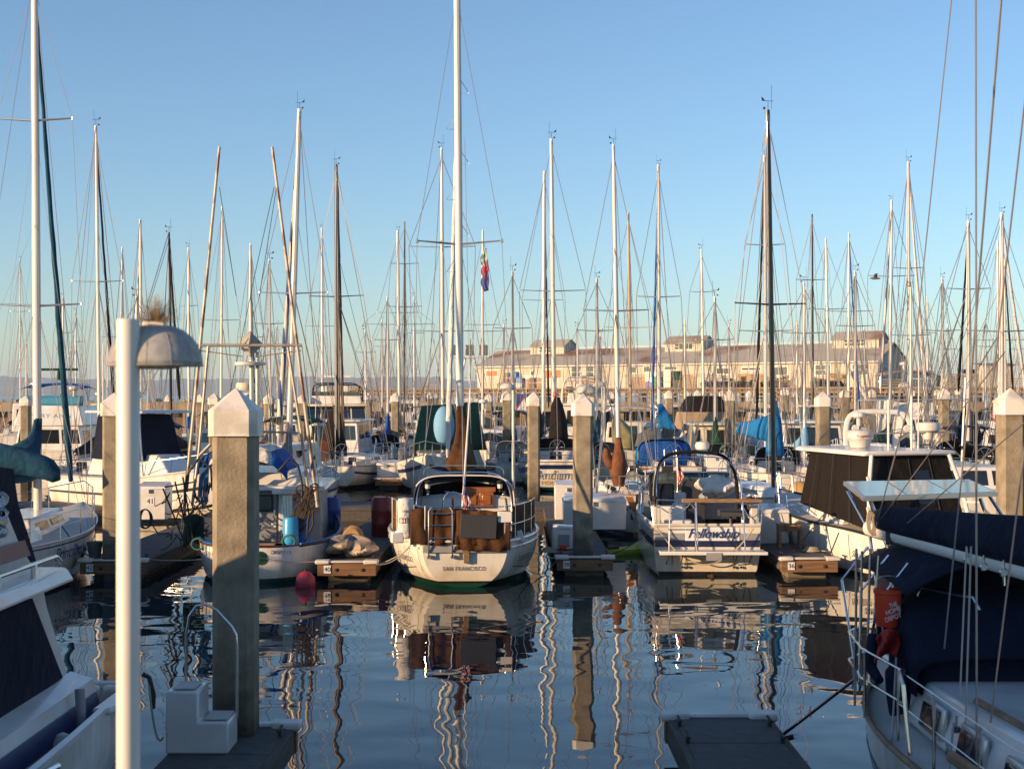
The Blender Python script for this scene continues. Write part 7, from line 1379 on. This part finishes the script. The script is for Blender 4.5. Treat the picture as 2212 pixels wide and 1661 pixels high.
for i, (u, Y_, lb, k) in enumerate(GM):
    if lb.startswith('white cruiser stern low'): continue
    L_ = 8.5+(i%4)*.8; B_ = 3.1+(i%3)*.25; hz = (1.25+.1*(i%3),1.2,1.8+.1*(i%2)); z0 = hz[1]
    cb = [(1.6+(i%2),L_*.72,B_*.84,B_*.6,z0,z0+1.3,.9,.1,.2)]; wn2 = [[('aft',.06,.34,.4,.85),('aft',.40,.60,.05,.9),('aft',.66,.94,.4,.85),('left',.2,.8,.4,.8),('right',.2,.8,.4,.8),('fore',.1,.9,.3,.85)]]
    kw = dict(cabs=cb, wins=wn2, hull=HULLS[(i*2)%5], zs=hz, L=L_, B=B_)
    if k == 'f': kw['fly'] = (1.4,L_*.5,B_*.72,z0+1.3,z0+2.1)
    if k == 'p': kw['hardtop'] = (1.2,L_*.6,B_*.8,z0+2.6); kw['canv'] = (wingl,1.6,L_*.58,B_*.72,z0+1.3,z0+2.5)
    if k == 'n': kw['bimi'] = (navy,.8,L_*.5,B_*.8,z0+2.4)
    if k == 'c': kw['bimi'] = ((tanc,whitec,royal,forest,blackc)[i%5],1.2,L_*.45,B_*.75,z0+2.5)
    if i%2: kw['radar'] = (.5,2.6,z0+2.9)
    kw['ants'] = ((B_*.35,2.5,z0+1.2,z0+5.5+(i%3),.15),(-B_*.3,2.8,z0+1.2,z0+4.5,-.1))
    rt, hh = motorboat('motor_cruiser', lb, MX(u,Y_), Y_, (0,180,4,176)[i%4], **kw)
    if k == 'k': MB().loft([[Vector((1.9*q-.0, 2+.3*math.cos(a)*math.sin(PI*(q+1)/2)**.5, z0+2.2+.25*math.sin(a)*max(0,math.sin(PI*(q+1)/2))**.5)) for a in [2*PI*j/10 for j in range(10)]] for q in [-1+2*w/12 for w in range(13)]]).build('roof_kayak', mat('kayak_green', (.02,.2,.03), .4), rt)
    if k == 'u': usflag(rt, (-.6,-.1,z0+2.9), .5, 1.1); MB().tube([(-.6,-.1,z0),(-.6,-.1,z0+3)], .02, 5).build('flag_staff', steel, rt)
    if k == 'r': text('MONTEREY CA', .3, (0,-.2,.8), (1,0,0), (0,0,1), txtred, rt)
    if k == 'b': MB().box((.6,.4,z0+1.0), (.8,.5,1.0)).build('stern_locker', white, rt, bevel=.04)
# ---------------------------------------------------------------- fittings made in pairs or sets: one object each
SPLIT = {'cleat','bolt','spreader','winch','tread','pulley_block','drain_fitting','rust_streak','platform_bracket','rod_holder','mast_step','helm_seat','ladder_foot','hatch','flybridge_canvas','side_curtain','flybridge','cabin_side','corner_bumper',
 'trunk_flare','mauve_stripe','cushion','sheet_block','anchor','deck_gear','downpipe','floodlight','dodger_frame','helm_console','stripe','grey_band','navy_band','toe_rail','rub_rail','cap_rail','gunwale','barrel_ring','wheel','flybridge_frame','bollard','hose_reel','fender_set','cockpit_coaming','hull_fabric','antenna_mount','gate','bulwark_trim'}
def split_loose(o):
    me = o.data; n = len(me.vertices); par = list(range(n))
    def find(a):
        while par[a] != a: par[a] = par[par[a]]; a = par[a]
        return a
    for e in me.edges:
        a, b = find(e.vertices[0]), find(e.vertices[1])
        if a != b: par[a] = b
    comps = {}
    for p in me.polygons: comps.setdefault(find(p.vertices[0]), []).append(p)
    if not 2 <= len(comps) <= 24: return
    for polys in comps.values():
        idx = {}; vs, fs = [], []
        for p in polys:
            f = []
            for v in p.vertices:
                if v not in idx: idx[v] = len(vs); vs.append(me.vertices[v].co[:])
                f.append(idx[v])
            fs.append(f)
        m2 = bpy.data.meshes.new(me.name); m2.from_pydata(vs, [], fs); [m2.materials.append(q) for q in me.materials]
        if polys[0].use_smooth:
            for p in m2.polygons: p.use_smooth = True
            m2.set_sharp_from_angle(angle=R(40))
        c = o.copy(); c.data = m2; COL.objects.link(c); c.parent = o.parent
        for ch in [x for x in o.children]: ch.parent = c
    bpy.data.objects.remove(o)
for o in [x for x in COL.objects if x.type == 'MESH' and x.name.split('.')[0] in SPLIT and x.parent]: split_loose(o)
